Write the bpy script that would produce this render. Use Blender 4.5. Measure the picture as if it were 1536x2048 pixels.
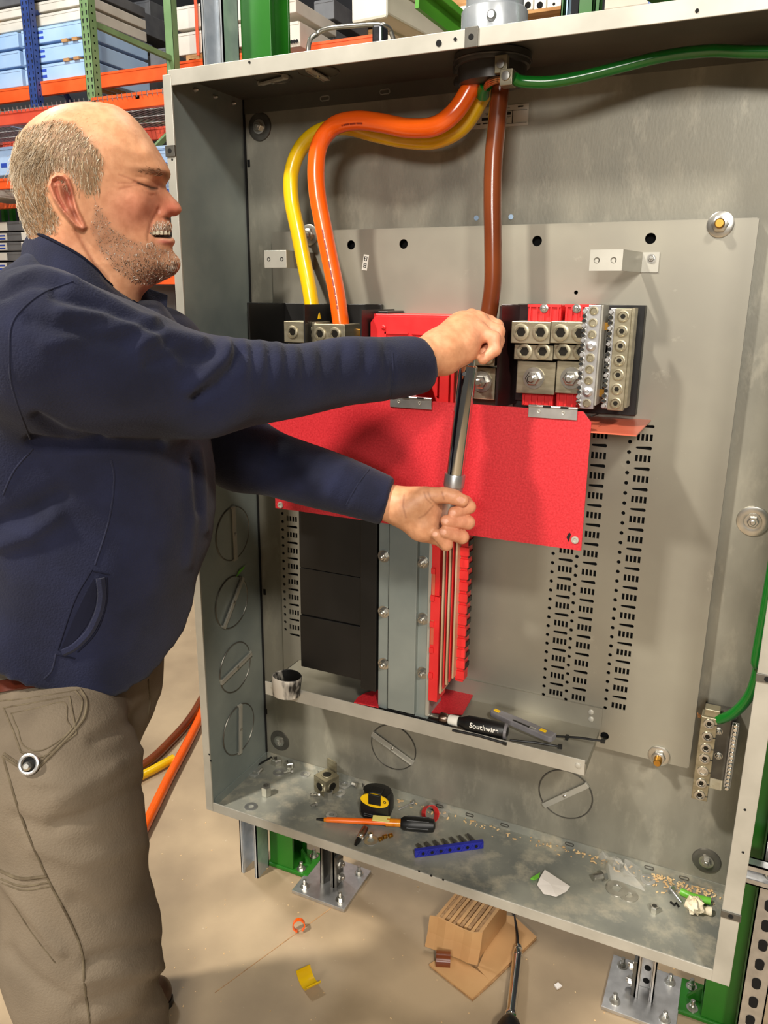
import bpy, bmesh, math, random
import numpy as np
from mathutils import Vector, Matrix
from mathutils.bvhtree import BVHTree
random.seed(7); RNG = np.random.default_rng(7)
for o in list(bpy.data.objects): bpy.data.objects.remove(o)
SC = bpy.context.scene
COL = SC.collection

# ------------------------------------------------------------------ camera
FPX = 1568.4
YAW, PITCH, ROLL = -0.4381, -0.2701, 0.0088
CAM = np.array([0.9993, -1.45035, 1.5462])
FW = np.array([math.sin(YAW)*math.cos(PITCH), math.cos(YAW)*math.cos(PITCH), math.sin(PITCH)])
_r = np.array([math.cos(YAW), -math.sin(YAW), 0.0]); _u = np.cross(_r, FW)
RT = _r*math.cos(ROLL)+_u*math.sin(ROLL); UP = -_r*math.sin(ROLL)+_u*math.cos(ROLL)
cd = bpy.data.cameras.new('camera'); co = bpy.data.objects.new('camera', cd); COL.objects.link(co)
co.matrix_world = Matrix(((RT[0], UP[0], -FW[0], CAM[0]), (RT[1], UP[1], -FW[1], CAM[1]), (RT[2], UP[2], -FW[2], CAM[2]), (0, 0, 0, 1)))
cd.sensor_fit = 'VERTICAL'; cd.sensor_height = 36.0; cd.lens = FPX/2048*36.0
cd.clip_start = 0.05; cd.clip_end = 200
SC.camera = co

# ------------------------------------------------------------------ world and lights
SC.view_settings.view_transform = 'Standard'; SC.view_settings.look = 'None'
SC.view_settings.gamma = 1.0; SC.view_settings.use_curve_mapping = False
SC.view_settings.exposure = -0.1
wd = bpy.data.worlds.new('world'); SC.world = wd; wd.use_nodes = True
bg = wd.node_tree.nodes['Background']; bg.inputs[0].default_value = (1.0, 0.93, 0.84, 1); bg.inputs[1].default_value = 0.085

def area(name, loc, target, power, sx, sy, col):
    ld = bpy.data.lights.new(name, 'AREA'); ld.shape = 'RECTANGLE'; ld.size = sx; ld.size_y = sy
    ld.energy = power; ld.color = col
    lo = bpy.data.objects.new(name, ld); COL.objects.link(lo); lo.location = loc
    d = Vector(target)-Vector(loc); lo.rotation_euler = d.to_track_quat('-Z', 'Y').to_euler()
    return lo
# warehouse high-bay lamps (hanging about 6 m up) and the bright open bay behind the photographer
area('high_bay_lamp', (-1.9, -4.05, 6.1), (0.6, -0.1, 1.2), 600, 0.4, 0.4, (1.0, 0.93, 0.82))
area('high_bay_lamp', (3.4, -4.6, 5.2), (0.6, 0, 1.3), 330, 0.6, 0.6, (1.0, 0.93, 0.82))
area('high_bay_lamp', (-5.2, 2.0, 7.5), (-4.5, 4.5, 2.6), 380, 1.0, 1.0, (0.92, 0.96, 1.0))
area('high_bay_lamp', (0.8, 2.6, 7.0), (0.0, 2.6, 0.0), 160, 1.0, 1.0, (1.0, 0.93, 0.84))
area('open_bay_daylight', (2.2, -9.0, 3.6), (0.5, 0, 1.4), 400, 2.4, 1.4, (1.0, 0.95, 0.88))

# ------------------------------------------------------------------ pixel helpers (the photograph taken as 1536 x 2048)
def ray(x, y): return RT*((x-768)/FPX)+UP*((1024-y)/FPX)+FW
def PY(x, y, Y): d = ray(x, y); return CAM+d*((Y-CAM[1])/d[1])
def PZ(x, y, Z): d = ray(x, y); return CAM+d*((Z-CAM[2])/d[2])
def PXx(x, y, X): d = ray(x, y); return CAM+d*((X-CAM[0])/d[0])
def PD(x, y, D): return CAM+ray(x, y)*D
def project(P):
    d = np.asarray(P, float)-CAM; z = d@FW
    return np.stack([768+FPX*(d@RT)/z, 1024-FPX*(d@UP)/z], -1)
ZB, ZT, WX, DY = 0.42, 1.92, 1.079, 0.224     # enclosure bottom, top, width, depth
PAN = -0.025                                   # front face of the mounting pan

# ------------------------------------------------------------------ materials
MATS = {}
def mat(name, c1, c2=None, metal=0.0, rough=0.5, scale=8.0, bump=0.0, bscale=60.0, stretch=(1, 1, 1), spec=0.5, rough2=None,
        emit=0.0, trans=0.0, alpha=1.0, attr=None, sub=0.0, coat=0.0, detail=4.0, contrast=(0.35, 0.65), sheen=0.0, spot=None):
    m = bpy.data.materials.new(name); m.use_nodes = True; nt = m.node_tree; N = nt.nodes; L = nt.links
    b = N['Principled BSDF']
    def lin(c): return tuple(((x/12.92) if x <= 0.04045 else ((x+0.055)/1.055)**2.4) for x in c)+(1,)
    b.inputs['Metallic'].default_value = metal; b.inputs['Roughness'].default_value = rough
    b.inputs['Specular IOR Level'].default_value = spec
    tc = N.new('ShaderNodeTexCoord'); mp = N.new('ShaderNodeMapping'); L.new(tc.outputs['Object'], mp.inputs[0]); mp.inputs['Scale'].default_value = stretch
    col = None
    if attr:
        at = N.new('ShaderNodeAttribute'); at.attribute_name = attr; col = at.outputs['Color']
        if c2 is not None:
            no = N.new('ShaderNodeTexNoise'); no.inputs['Scale'].default_value = scale; no.inputs['Detail'].default_value = detail; L.new(mp.outputs[0], no.inputs['Vector'])
            rp = N.new('ShaderNodeValToRGB'); rp.color_ramp.elements[0].position, rp.color_ramp.elements[1].position = contrast
            rp.color_ramp.elements[0].color = lin(c1); rp.color_ramp.elements[1].color = lin(c2); L.new(no.outputs['Fac'], rp.inputs[0])
            mx = N.new('ShaderNodeMixRGB'); mx.blend_type = 'MULTIPLY'; mx.inputs[0].default_value = 1.0
            L.new(col, mx.inputs[1]); L.new(rp.outputs[0], mx.inputs[2]); col = mx.outputs[0]
    elif c2 is not None:
        no = N.new('ShaderNodeTexNoise'); no.inputs['Scale'].default_value = scale; no.inputs['Detail'].default_value = detail; L.new(mp.outputs[0], no.inputs['Vector'])
        rp = N.new('ShaderNodeValToRGB'); rp.color_ramp.elements[0].position, rp.color_ramp.elements[1].position = contrast
        rp.color_ramp.elements[0].color = lin(c1); rp.color_ramp.elements[1].color = lin(c2); L.new(no.outputs['Fac'], rp.inputs[0]); col = rp.outputs[0]
        if rough2 is not None:
            mr = N.new('ShaderNodeMapRange'); mr.inputs['To Min'].default_value = rough; mr.inputs['To Max'].default_value = rough2
            mr.inputs['From Min'].default_value = 0.3; mr.inputs['From Max'].default_value = 0.7
            L.new(no.outputs['Fac'], mr.inputs['Value']); L.new(mr.outputs[0], b.inputs['Roughness'])
    if spot:                       # spot = (colour, scale, threshold low, threshold high): scuffs and stains with a shape of their own
        n2 = N.new('ShaderNodeTexNoise'); n2.inputs['Scale'].default_value = spot[1]; n2.inputs['Detail'].default_value = 6.0; n2.inputs['Roughness'].default_value = 0.65; L.new(mp.outputs[0], n2.inputs['Vector'])
        r2 = N.new('ShaderNodeMapRange'); r2.inputs['From Min'].default_value = spot[2]; r2.inputs['From Max'].default_value = spot[3]; L.new(n2.outputs['Fac'], r2.inputs['Value'])
        mx2 = N.new('ShaderNodeMixRGB'); L.new(r2.outputs[0], mx2.inputs[0])
        if col is not None: L.new(col, mx2.inputs[1])
        else: mx2.inputs[1].default_value = lin(c1)
        mx2.inputs[2].default_value = lin(spot[0]); col = mx2.outputs[0]
    if col is not None: L.new(col, b.inputs['Base Color'])
    else: b.inputs['Base Color'].default_value = lin(c1)
    if bump:
        nb = N.new('ShaderNodeTexNoise'); nb.inputs['Scale'].default_value = bscale; nb.inputs['Detail'].default_value = 3.0; L.new(mp.outputs[0], nb.inputs['Vector'])
        bn = N.new('ShaderNodeBump'); bn.inputs['Strength'].default_value = bump; bn.inputs['Distance'].default_value = 0.004
        L.new(nb.outputs['Fac'], bn.inputs['Height']); L.new(bn.outputs[0], b.inputs['Normal'])
    if emit:
        b.inputs['Emission Strength'].default_value = emit
        if col is not None: L.new(col, b.inputs['Emission Color'])
        else: b.inputs['Emission Color'].default_value = lin(c1)
    if trans: b.inputs['Transmission Weight'].default_value = trans
    if alpha < 1: b.inputs['Alpha'].default_value = alpha
    if sub:
        b.inputs['Subsurface Weight'].default_value = sub; b.inputs['Subsurface Radius'].default_value = (0.012, 0.005, 0.003); b.inputs['Subsurface Scale'].default_value = 0.5
    if coat: b.inputs['Coat Weight'].default_value = coat; b.inputs['Coat Roughness'].default_value = 0.15
    if sheen: b.inputs['Sheen Weight'].default_value = sheen; b.inputs['Sheen Roughness'].default_value = 0.6
    MATS[name] = m
    return m

mat('galv_back', (0.54, 0.53, 0.485), (0.64, 0.625, 0.57), metal=0.55, rough=0.42, rough2=0.55, scale=5, stretch=(2, 1, 0.9), bump=0.04, bscale=120, spot=((0.68, 0.66, 0.60), 12, 0.52, 0.74))
mat('galv_pan', (0.565, 0.55, 0.505), (0.62, 0.605, 0.55), metal=0.55, rough=0.38, rough2=0.48, scale=4, spot=((0.68, 0.66, 0.60), 14, 0.64, 0.75))
mat('galv_side', (0.48, 0.52, 0.515), (0.60, 0.63, 0.61), metal=0.4, rough=0.36, rough2=0.5, scale=5)
mat('galv_floor', (0.50, 0.51, 0.49), (0.66, 0.66, 0.61), metal=0.4, rough=0.36, rough2=0.55, scale=7, detail=8, spot=((0.74, 0.715, 0.645), 20, 0.50, 0.70))
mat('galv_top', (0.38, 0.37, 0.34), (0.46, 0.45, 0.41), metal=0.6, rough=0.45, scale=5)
mat('galv_edge', (0.68, 0.67, 0.63), (0.75, 0.74, 0.70), metal=0.45, rough=0.42, scale=12)
mat('galv_dark', (0.36, 0.35, 0.33), (0.46, 0.45, 0.42), metal=0.7, rough=0.4, scale=20)
mat('steel', (0.72, 0.71, 0.68), (0.84, 0.83, 0.80), metal=0.95, rough=0.28, scale=30)
mat('chrome', (0.88, 0.88, 0.87), metal=1.0, rough=0.07)
mat('satin', (0.74, 0.74, 0.74), (0.82, 0.82, 0.82), metal=0.9, rough=0.35, scale=40)
mat('lug', (0.58, 0.55, 0.46), (0.68, 0.65, 0.56), metal=0.8, rough=0.36, scale=25, stretch=(1, 1, 4))
mat('lug_dark', (0.13, 0.12, 0.10), metal=0.6, rough=0.4)
mat('brass', (0.80, 0.60, 0.28), (0.72, 0.52, 0.22), metal=0.95, rough=0.28, scale=30)
mat('bus_metal', (0.78, 0.66, 0.52), (0.88, 0.80, 0.68), metal=0.4, rough=0.4, scale=40, stretch=(1, 1, .2))
mat('copper', (0.74, 0.50, 0.33), (0.82, 0.66, 0.50), metal=0.95, rough=0.35, scale=40, stretch=(1, 1, .2))
mat('red_fibre', (0.70, 0.11, 0.145), (0.79, 0.17, 0.205), rough=0.5, scale=300, detail=3, bump=0.08, bscale=200, spot=((0.90, 0.42, 0.42), 420, 0.62, 0.72))
mat('red_plastic', (0.84, 0.15, 0.16), (0.88, 0.20, 0.20), rough=0.38, scale=20)
mat('red_side', (0.76, 0.36, 0.27), (0.80, 0.42, 0.32), rough=0.3, scale=15)
mat('black_plastic', (0.05, 0.048, 0.045), (0.085, 0.08, 0.075), rough=0.42, scale=12)
mat('maroon_plastic', (0.10, 0.055, 0.06), (0.20, 0.09, 0.09), rough=0.35, scale=14, spot=((0.45, 0.42, 0.38), 60, 0.70, 0.78), stretch=(1, 1, .3))
mat('hole', (0.012, 0.012, 0.012), rough=0.9)
mat('orange_wire', (0.95, 0.39, 0.07), (0.91, 0.34, 0.05), rough=0.22, scale=8, coat=0.5)
mat('yellow_wire', (0.88, 0.72, 0.04), (0.84, 0.66, 0.03), rough=0.25, scale=8, coat=0.4)
mat('brown_wire', (0.45, 0.22, 0.10), (0.38, 0.17, 0.08), rough=0.2, scale=8, coat=0.5)
mat('green_wire', (0.02, 0.46, 0.13), (0.02, 0.40, 0.11), rough=0.25, scale=8, coat=0.4)
mat('print', (0.05, 0.04, 0.04), rough=0.5)
mat('print_dark_orange', (0.52, 0.14, 0.03), rough=0.4)
mat('white_label', (0.90, 0.89, 0.85), rough=0.5)
mat('grey_label', (0.70, 0.68, 0.64), (0.76, 0.74, 0.69), rough=0.45, scale=20)
mat('conduit_grey', (0.24, 0.23, 0.22), (0.30, 0.29, 0.28), metal=0.5, rough=0.4, scale=20)
mat('zinc_light', (0.70, 0.73, 0.76), (0.80, 0.82, 0.84), metal=0.55, rough=0.25, scale=25)
mat('green_lit', (0.30, 0.60, 0.16), (0.36, 0.66, 0.20), rough=0.35, scale=8)  # green paint lightened to carry the strong light on the slanting beam
mat('green_paint', (0.10, 0.37, 0.07), (0.14, 0.43, 0.10), rough=0.33, scale=6)
mat('concrete', (0.55, 0.475, 0.375), (0.68, 0.595, 0.475), rough=0.6, rough2=0.78, scale=3.0, detail=9, bump=0.06, bscale=45, spot=((0.80, 0.74, 0.64), 34, 0.68, 0.76))
mat('wall_paint', (0.23, 0.235, 0.25), (0.28, 0.285, 0.30), rough=0.7, scale=1)
mat('rack_blue', (0.17, 0.24, 0.45), (0.21, 0.30, 0.54), rough=0.4, scale=4)
mat('rack_lightblue', (0.36, 0.46, 0.72), (0.42, 0.52, 0.78), rough=0.4, scale=4)
mat('rack_green', (0.42, 0.54, 0.35), (0.50, 0.61, 0.42), rough=0.45, scale=4)
mat('rack_orange', (0.93, 0.33, 0.12), (0.96, 0.40, 0.18), rough=0.42, scale=4)
mat('rack_red', (0.80, 0.28, 0.20), (0.86, 0.34, 0.24), rough=0.45, scale=5)
mat('carton_white', (0.60, 0.73, 0.88), (0.70, 0.81, 0.93), rough=0.6, scale=2)
mat('carton_cream', (0.80, 0.77, 0.71), (0.87, 0.84, 0.78), rough=0.65, scale=3)
mat('carton_grey', (0.34, 0.34, 0.35), (0.42, 0.42, 0.42), rough=0.6, scale=4)
mat('blue_print', (0.18, 0.30, 0.70), rough=0.6)
mat('pallet_wood', (0.66, 0.47, 0.28), (0.76, 0.58, 0.37), rough=0.75, scale=9, stretch=(1, 6, 6))
mat('strap', (0.92, 0.36, 0.22), rough=0.4)
mat('skylight', (0.95, 0.97, 1.0), emit=2.2)
mat('cardboard', (0.70, 0.52, 0.33), (0.77, 0.60, 0.40), rough=0.75, scale=6)
mat('cardboard_edge', (0.56, 0.42, 0.28), (0.70, 0.55, 0.38), rough=0.8, scale=90, stretch=(1, 1, 1))
mat('black_rubber', (0.045, 0.045, 0.045), (0.075, 0.075, 0.075), rough=0.45, scale=30)
mat('grey_plastic', (0.42, 0.41, 0.42), (0.50, 0.49, 0.50), rough=0.4, scale=20)
mat('yellow_plastic', (0.93, 0.76, 0.06), (0.90, 0.71, 0.05), rough=0.35, scale=20)
mat('orange_plastic', (0.93, 0.44, 0.10), (0.90, 0.37, 0.06), rough=0.3, scale=20)
mat('amber_plastic', (0.86, 0.55, 0.10), (0.80, 0.42, 0.06), rough=0.2, scale=60)
mat('blue_plastic', (0.11, 0.13, 0.52), (0.13, 0.16, 0.60), rough=0.38, scale=20)
mat('yellow_paper', (0.93, 0.88, 0.52), rough=0.6)
mat('white_paper', (0.90, 0.87, 0.84), (0.94, 0.91, 0.88), rough=0.7, scale=10)
mat('clear_plastic', (0.96, 0.95, 0.92), rough=0.12, trans=0.0, alpha=0.22, spec=0.8)
mat('lime_insulation', (0.42, 0.72, 0.22), rough=0.4)
mat('cream_wad', (0.90, 0.84, 0.70), (0.96, 0.91, 0.80), rough=0.8, scale=60, bump=0.5, bscale=150)
mat('sawdust', (0.82, 0.66, 0.46), (0.90, 0.79, 0.60), rough=0.85, scale=60)
mat('paint_cup', (0.06, 0.055, 0.05), (0.82, 0.79, 0.74), rough=0.5, scale=22, contrast=(0.44, 0.52), stretch=(1, 1, .35))
mat('iridescent_steel', (0.62, 0.63, 0.66), (0.78, 0.78, 0.80), metal=1.0, rough=0.16, scale=60)
mat('burnt_steel', (0.30, 0.20, 0.15), (0.55, 0.50, 0.46), metal=0.9, rough=0.3, scale=40)
mat('skin', (0.93, 0.90, 0.88), (1.0, 1.0, 1.0), rough=0.48, scale=90, attr='tint', sub=0.12, bump=0.06, bscale=260, spec=0.4)
mat('hair', (0.9, 0.9, 0.9), None, rough=0.5, attr='tint', spec=0.35)
mat('navy_fleece', (0.062, 0.074, 0.155), (0.092, 0.108, 0.208), rough=0.85, scale=16, bump=0.25, bscale=420, sheen=0.08, spec=0.2, detail=8)
mat('navy_dark', (0.055, 0.06, 0.12), (0.07, 0.08, 0.15), rough=0.9, scale=16, spec=0.2)
mat('work_pants', (0.355, 0.315, 0.265), (0.45, 0.405, 0.345), rough=0.85, scale=7, bump=0.2, bscale=380, detail=7, spec=0.2, spot=((0.50, 0.45, 0.33), 6, 0.58, 0.76))
mat('pants_seam', (0.30, 0.26, 0.205), (0.40, 0.36, 0.29), rough=0.85, scale=60, spec=0.2)
mat('pants_light', (0.50, 0.46, 0.36), (0.45, 0.41, 0.33), rough=0.85, scale=12, spec=0.2)
mat('belt_leather', (0.24, 0.10, 0.06), (0.34, 0.14, 0.08), rough=0.35, scale=14)
mat('boot_leather', (0.26, 0.16, 0.09), (0.36, 0.24, 0.14), rough=0.5, scale=14)
mat('teeth', (0.80, 0.76, 0.66), rough=0.25)

# ------------------------------------------------------------------ mesh builder
class MB:
    def __init__(s): s.v = []; s.f = []
    def add(s, vs, fs):
        k = len(s.v); s.v.extend([tuple(map(float, q)) for q in vs]); s.f.extend([tuple(i+k for i in f) for f in fs]); return s
    def box(s, lo, hi):
        x0, y0, z0 = [min(a, b) for a, b in zip(lo, hi)]; x1, y1, z1 = [max(a, b) for a, b in zip(lo, hi)]
        return s.add([(x0, y0, z0), (x1, y0, z0), (x1, y1, z0), (x0, y1, z0), (x0, y0, z1), (x1, y0, z1), (x1, y1, z1), (x0, y1, z1)],
                     [(0, 3, 2, 1), (4, 5, 6, 7), (0, 1, 5, 4), (1, 2, 6, 5), (2, 3, 7, 6), (3, 0, 4, 7)])
    def obox(s, c, ax, ay, az):                      # oriented box, half-axis vectors
        c, ax, ay, az = [np.asarray(q, float) for q in (c, ax, ay, az)]
        vs = [c+i*ax+j*ay+k*az for k in (-1, 1) for j, i in ((-1, -1), (-1, 1), (1, 1), (1, -1))]
        fl = np.dot(np.cross(ax, ay), az) < 0
        fs = [(0, 3, 2, 1), (4, 5, 6, 7), (0, 1, 5, 4), (1, 2, 6, 5), (2, 3, 7, 6), (3, 0, 4, 7)]
        if fl: fs = [f[::-1] for f in fs]
        return s.add(vs, fs)
    def bar(s, p, q, w, h, up=(0, 0, 1)):           # rectangular bar from p to q
        p = np.asarray(p, float); q = np.asarray(q, float); d = q-p; L = np.linalg.norm(d); d = d/L
        a = np.cross(d, up); 
        if np.linalg.norm(a) < 1e-6: a = np.cross(d, (1, 0, 0))
        a /= np.linalg.norm(a); b = np.cross(a, d)
        return s.obox((p+q)/2, d*L/2, a*w/2, b*h/2)
    def tube(s, pts, r, n=12, cap=True):
        pts = [np.asarray(p, float) for p in pts]; m = len(pts)
        rs = r if hasattr(r, '__len__') else [r]*m
        tang = []
        for i in range(m):
            a = pts[max(i-1, 0)]; b = pts[min(i+1, m-1)]; t = b-a; nn = np.linalg.norm(t); tang.append(t/nn if nn > 1e-12 else np.array([0, 0, 1.0]))
        t = tang[0]; ref = np.array([0, 0, 1.0]) if abs(t[2]) < 0.9 else np.array([1.0, 0, 0])
        a = np.cross(t, ref); a /= np.linalg.norm(a); vs = []
        for i in range(m):
            t = tang[i]; a = a-t*np.dot(a, t); a /= np.linalg.norm(a); b = np.cross(t, a)
            for k in range(n):
                an = 2*math.pi*k/n; vs.append(pts[i]+rs[i]*(a*math.cos(an)+b*math.sin(an)))
        fs = [(i*n+k, i*n+(k+1) % n, (i+1)*n+(k+1) % n, (i+1)*n+k) for i in range(m-1) for k in range(n)]
        if cap: fs += [tuple(range(n))[::-1], tuple((m-1)*n+k for k in range(n))]
        return s.add(vs, fs)
    def cyl(s, p, q, r, r2=None, n=16): return s.tube([p, q], [r, r if r2 is None else r2], n)
    def lathe(s, p, d, prof, n=24, close=False):     # prof = [(along, radius)...] about the axis p + d*along
        p = np.asarray(p, float); d = np.asarray(d, float); d = d/np.linalg.norm(d)
        ref = np.array([0, 0, 1.0]) if abs(d[2]) < 0.9 else np.array([1.0, 0, 0])
        a = np.cross(d, ref); a /= np.linalg.norm(a); b = np.cross(d, a); vs = []
        if not close and prof[0][0] == 0: prof = [(-0.0004, prof[0][1])]+list(prof[1:])
        for (z, r) in prof:
            for k in range(n): an = 2*math.pi*k/n; vs.append(p+d*z+max(r, 1e-5)*(a*math.cos(an)+b*math.sin(an)))
        m = len(prof)
        fs = [(i*n+k, i*n+(k+1) % n, (i+1)*n+(k+1) % n, (i+1)*n+k) for i in range(m-1) for k in range(n)]
        if close: fs += [((m-1)*n+k, (m-1)*n+(k+1) % n, (k+1) % n, k) for k in range(n)]
        else: fs += [tuple(range(n))[::-1], tuple((m-1)*n+k for k in range(n))]
        return s.add(vs, fs)
    def ring(s, c, d, R, r, n=28, k=6):              # torus
        c = np.asarray(c, float); d = np.asarray(d, float); d /= np.linalg.norm(d)
        return s.lathe(c, d, [(r*math.sin(2*math.pi*i/k), R+r*math.cos(2*math.pi*i/k)) for i in range(k)], n, close=True)
    def prism(s, poly, depth):                       # poly = list of 3D points (planar), depth = extrusion vector
        n = len(poly); A = [np.asarray(p, float) for p in poly]; B = [p+np.asarray(depth, float) for p in A]
        return s.add(A+B, [tuple(range(n))[::-1], tuple(range(n, 2*n))]+[(i, (i+1) % n, n+(i+1) % n, n+i) for i in range(n)])
    def build(s, name, m, parent=None, smooth=False, bevel=0.0, seg=2):
        me = bpy.data.meshes.new(name); me.from_pydata(s.v, [], s.f); me.validate(); me.update()
        bm = bmesh.new(); bm.from_mesh(me); bmesh.ops.recalc_face_normals(bm, faces=bm.faces)
        if bevel:
            es = [e for e in bm.edges if len(e.link_faces) == 2 and e.calc_face_angle(0) > 0.6]
            bmesh.ops.bevel(bm, geom=es, offset=bevel, segments=seg, affect='EDGES', profile=0.5, clamp_overlap=True)
        bm.to_mesh(me); bm.free()
        return link(name, me, m, parent, smooth)
def link(name, me, m, parent=None, smooth=False):
    if smooth:
        me.polygons.foreach_set('use_smooth', [True]*len(me.polygons))
        try: me.set_sharp_from_angle(angle=0.7)
        except Exception: pass
    o = bpy.data.objects.new(name, me); COL.objects.link(o)
    me.materials.append(MATS[m] if isinstance(m, str) else m)
    if parent is not None:
        o.parent = parent
        o.matrix_parent_inverse = Matrix.Translation(-parent.location) if parent.type == 'EMPTY' else Matrix.Identity(4)
    return o
def tag(o, label=None, cat=None, group=None, kind=None):
    if label: o['label'] = label
    if cat: o['category'] = cat
    if group: o['group'] = group
    if kind: o['kind'] = kind
    return o
def thing(name, loc, label, cat, group=None):
    e = bpy.data.objects.new(name, None); COL.objects.link(e); e.location = tuple(map(float, loc)); e.empty_display_size = 0.05
    return tag(e, label, cat, group)
def rect(x0, y0, x1, y1, Y):                          # X and Z range of a pixel rectangle on the plane Y
    xm, ym = (x0+x1)/2, (y0+y1)/2
    return PY(x0, ym, Y)[0], PY(x1, ym, Y)[0], PY(xm, y1, Y)[2], PY(xm, y0, Y)[2]
def hexbolt(mb, c, d, r, h, stud=0.5, washer=1.45):   # washer, hex nut and stud end along d
    c = np.asarray(c, float); d = np.asarray(d, float); d /= np.linalg.norm(d)
    mb.lathe(c, d, [(0, r*washer), (h*0.22, r*washer)], 18)
    mb.lathe(c+d*h*0.22, d, [(0, r), (h*0.7, r), (h*0.8, r*0.85)], 6)
    mb.lathe(c+d*h, d, [(0, r*0.55), (h*stud, r*0.52), (h*stud+r*0.1, r*0.35)], 12)
def catmull(pts, n=8):
    P = [np.asarray(p, float) for p in pts]; P = [2*P[0]-P[1]]+P+[2*P[-1]-P[-2]]; out = []
    for i in range(1, len(P)-2):
        for k in range(n):
            t = k/n
            out.append(0.5*((2*P[i])+(-P[i-1]+P[i+1])*t+(2*P[i-1]-5*P[i]+4*P[i+1]-P[i+2])*t*t+(-P[i-1]+3*P[i]-3*P[i+1]+P[i+2])*t**3))
    out.append(P[-2]); return out
# ================================================================== the setting
fl = MB(); fl.add([(-16, -8, 0), (8, -8, 0), (8, 14, 0), (-16, 14, 0)], [(0, 1, 2, 3)])
tag(fl.build('floor', 'concrete'), 'tan concrete warehouse floor', kind='structure')
w = MB().box((-16, 12.5, 0), (8, 12.7, 9)); tag(w.build('wall_back', 'wall_paint'), 'dark far wall of the warehouse', kind='structure')
for (a, b, c, d) in ((-13.6, 4.6, -12.2, 5.4), (-11.9, 4.6, -10.6, 5.4), (-10.3, 4.6, -9.0, 5.4)):
    pass
c1, c2, c3 = PZ(668, 1812, 0.0003), PZ(560, 1890, 0.0003), PZ(430, 1985, 0.0003); tj = MB(); tj.bar(c1, c2, 0.0025, 0.0006); tj.bar(c2, c3, 0.0018, 0.0006)
tag(tj.build('trim_1', 'cardboard_edge'), 'thin dark saw-cut joint in the concrete', kind='structure')

# ================================================================== electrical enclosure
ENC = thing('electrical_enclosure', (0.54, -0.11, ZB), 'large open galvanized steel electrical enclosure on strut legs', 'enclosure')
t = 0.003
MB().box((-t, 0, ZB), (WX+t, t, ZT)).build('back_panel', 'galv_back', ENC)
MB().box((-t, -DY, ZB), (0, 0, ZT)).build('side_panel', 'galv_side', ENC)
MB().box((WX, -DY, ZB), (WX+t, 0, ZT)).build('side_panel', 'galv_side', ENC)
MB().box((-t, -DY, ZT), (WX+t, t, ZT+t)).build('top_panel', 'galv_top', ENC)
MB().box((-t, -DY, ZB-t), (WX+t, t, ZB)).build('bottom_panel', 'galv_floor', ENC)
lw = 0.018
fo = -DY-0.0005
MB().box((0.0, fo-t, ZT-0.022), (WX, fo, ZT+t)).build('front_flange', 'galv_edge', ENC, bevel=0.0008)
MB().box((0.0, fo-t, ZB-t-0.001), (WX, fo, ZB+0.019)).build('front_flange', 'galv_edge', ENC, bevel=0.0008)
MB().box((-0.012, fo-t-0.001, ZB-0.003), (0.0065, fo, ZT-0.004)).build('front_flange', 'galv_edge', ENC, bevel=0.0008)
MB().box((WX-0.0245, fo-t-0.001, ZB-0.003), (WX+0.004, fo, ZT-0.004)).build('front_flange', 'galv_edge', ENC, bevel=0.0008)
# lips where top and bottom sheets turn onto the back sheet, with their slots
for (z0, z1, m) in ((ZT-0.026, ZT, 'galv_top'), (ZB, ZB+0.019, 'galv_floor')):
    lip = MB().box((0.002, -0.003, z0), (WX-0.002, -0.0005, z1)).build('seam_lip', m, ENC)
MB().box((0.0005, -DY+0.01, ZB), (0.003, -0.004, ZB+0.019)).build('seam_lip', 'galv_side', ENC)
MB().box((-0.0005, -0.004, ZB), (0.0035, -0.0005, ZT)).build('corner_seam', 'hole', ENC)
def slot(mb, c, ax, L, r, d):                           # stadium tube outline
    c = np.asarray(c, float); ax = np.asarray(ax, float); d = np.asarray(d, float); p = np.cross(ax, d); pts = []
    for i in range(17):
        an = 2*math.pi*i/16; sx = L/2 if math.cos(an) >= 0 else -L/2
        pts.append(c+ax*(sx+r*math.cos(an))+p*r*math.sin(an))
    mb.tube(pts, 0.0011, 5)
for px, z in ((650, ZT-0.013), (770, ZT-0.013)):
    x = PY(px, 190, -0.003)[0]; mb = MB(); slot(mb, (x, -0.0035, z), (1, 0, 0), 0.012, 0.004, (0, 1, 0)); mb.build('lip_slot', 'steel', ENC, True)
for px in (880, 940, 1010, 1140, 1300, 1370):
    x = PY(px, 1600+(px-880)*0.29, -0.003)[0]; mb = MB(); slot(mb, (x, -0.0035, ZB+0.010), (1, 0, 0), 0.011, 0.0032, (0, 1, 0)); mb.build('lip_slot', 'galv_dark', ENC, True)
for px in (1082, 1250, 1447):                            # punched holes in the top sheet, light through them painted as pale discs
    q = PZ(px, {1082: 150, 1250: 127, 1447: 112}[px], ZT-0.0005)
    MB().lathe((q[0], q[1], ZT-0.0012), (0, 0, 1), [(0, 0.0065), (0.001, 0.0065)], 16).build('lit_punched_hole', 'carton_white', ENC)
for (px, py) in ((390, 180), (428, 171), (429, 194), (466, 207)):   # screw tips through the left side
    q = PXx(px, py, 0.001); MB().lathe(q, (1, 0, 0), [(0, 0.004), (0.006, 0.003), (0.008, 0.001)], 10).build('screw_tip', 'steel', ENC, True)
# corner bolts with dished washers
for (px, py) in ((520, 254), (560, 1481), (1506, 1042), (1413, 1721)):
    q = PY(px, py, 0.0); mb = MB()
    mb.lathe((q[0], -0.0005, q[2]), (0, -1, 0), [(0, 0.027), (0.002, 0.026), (0.0035, 0.018), (0.002, 0.013)], 26)
    bo = mb.build('dished_washer', 'steel' if px == 1506 else 'galv_dark', ENC, True)
    m2 = MB(); hexbolt(m2, (q[0], -0.003, q[2]), (0, -1, 0), 0.0095, 0.009, 0.15); m2.build('bolt_head', 'steel', bo)
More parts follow.
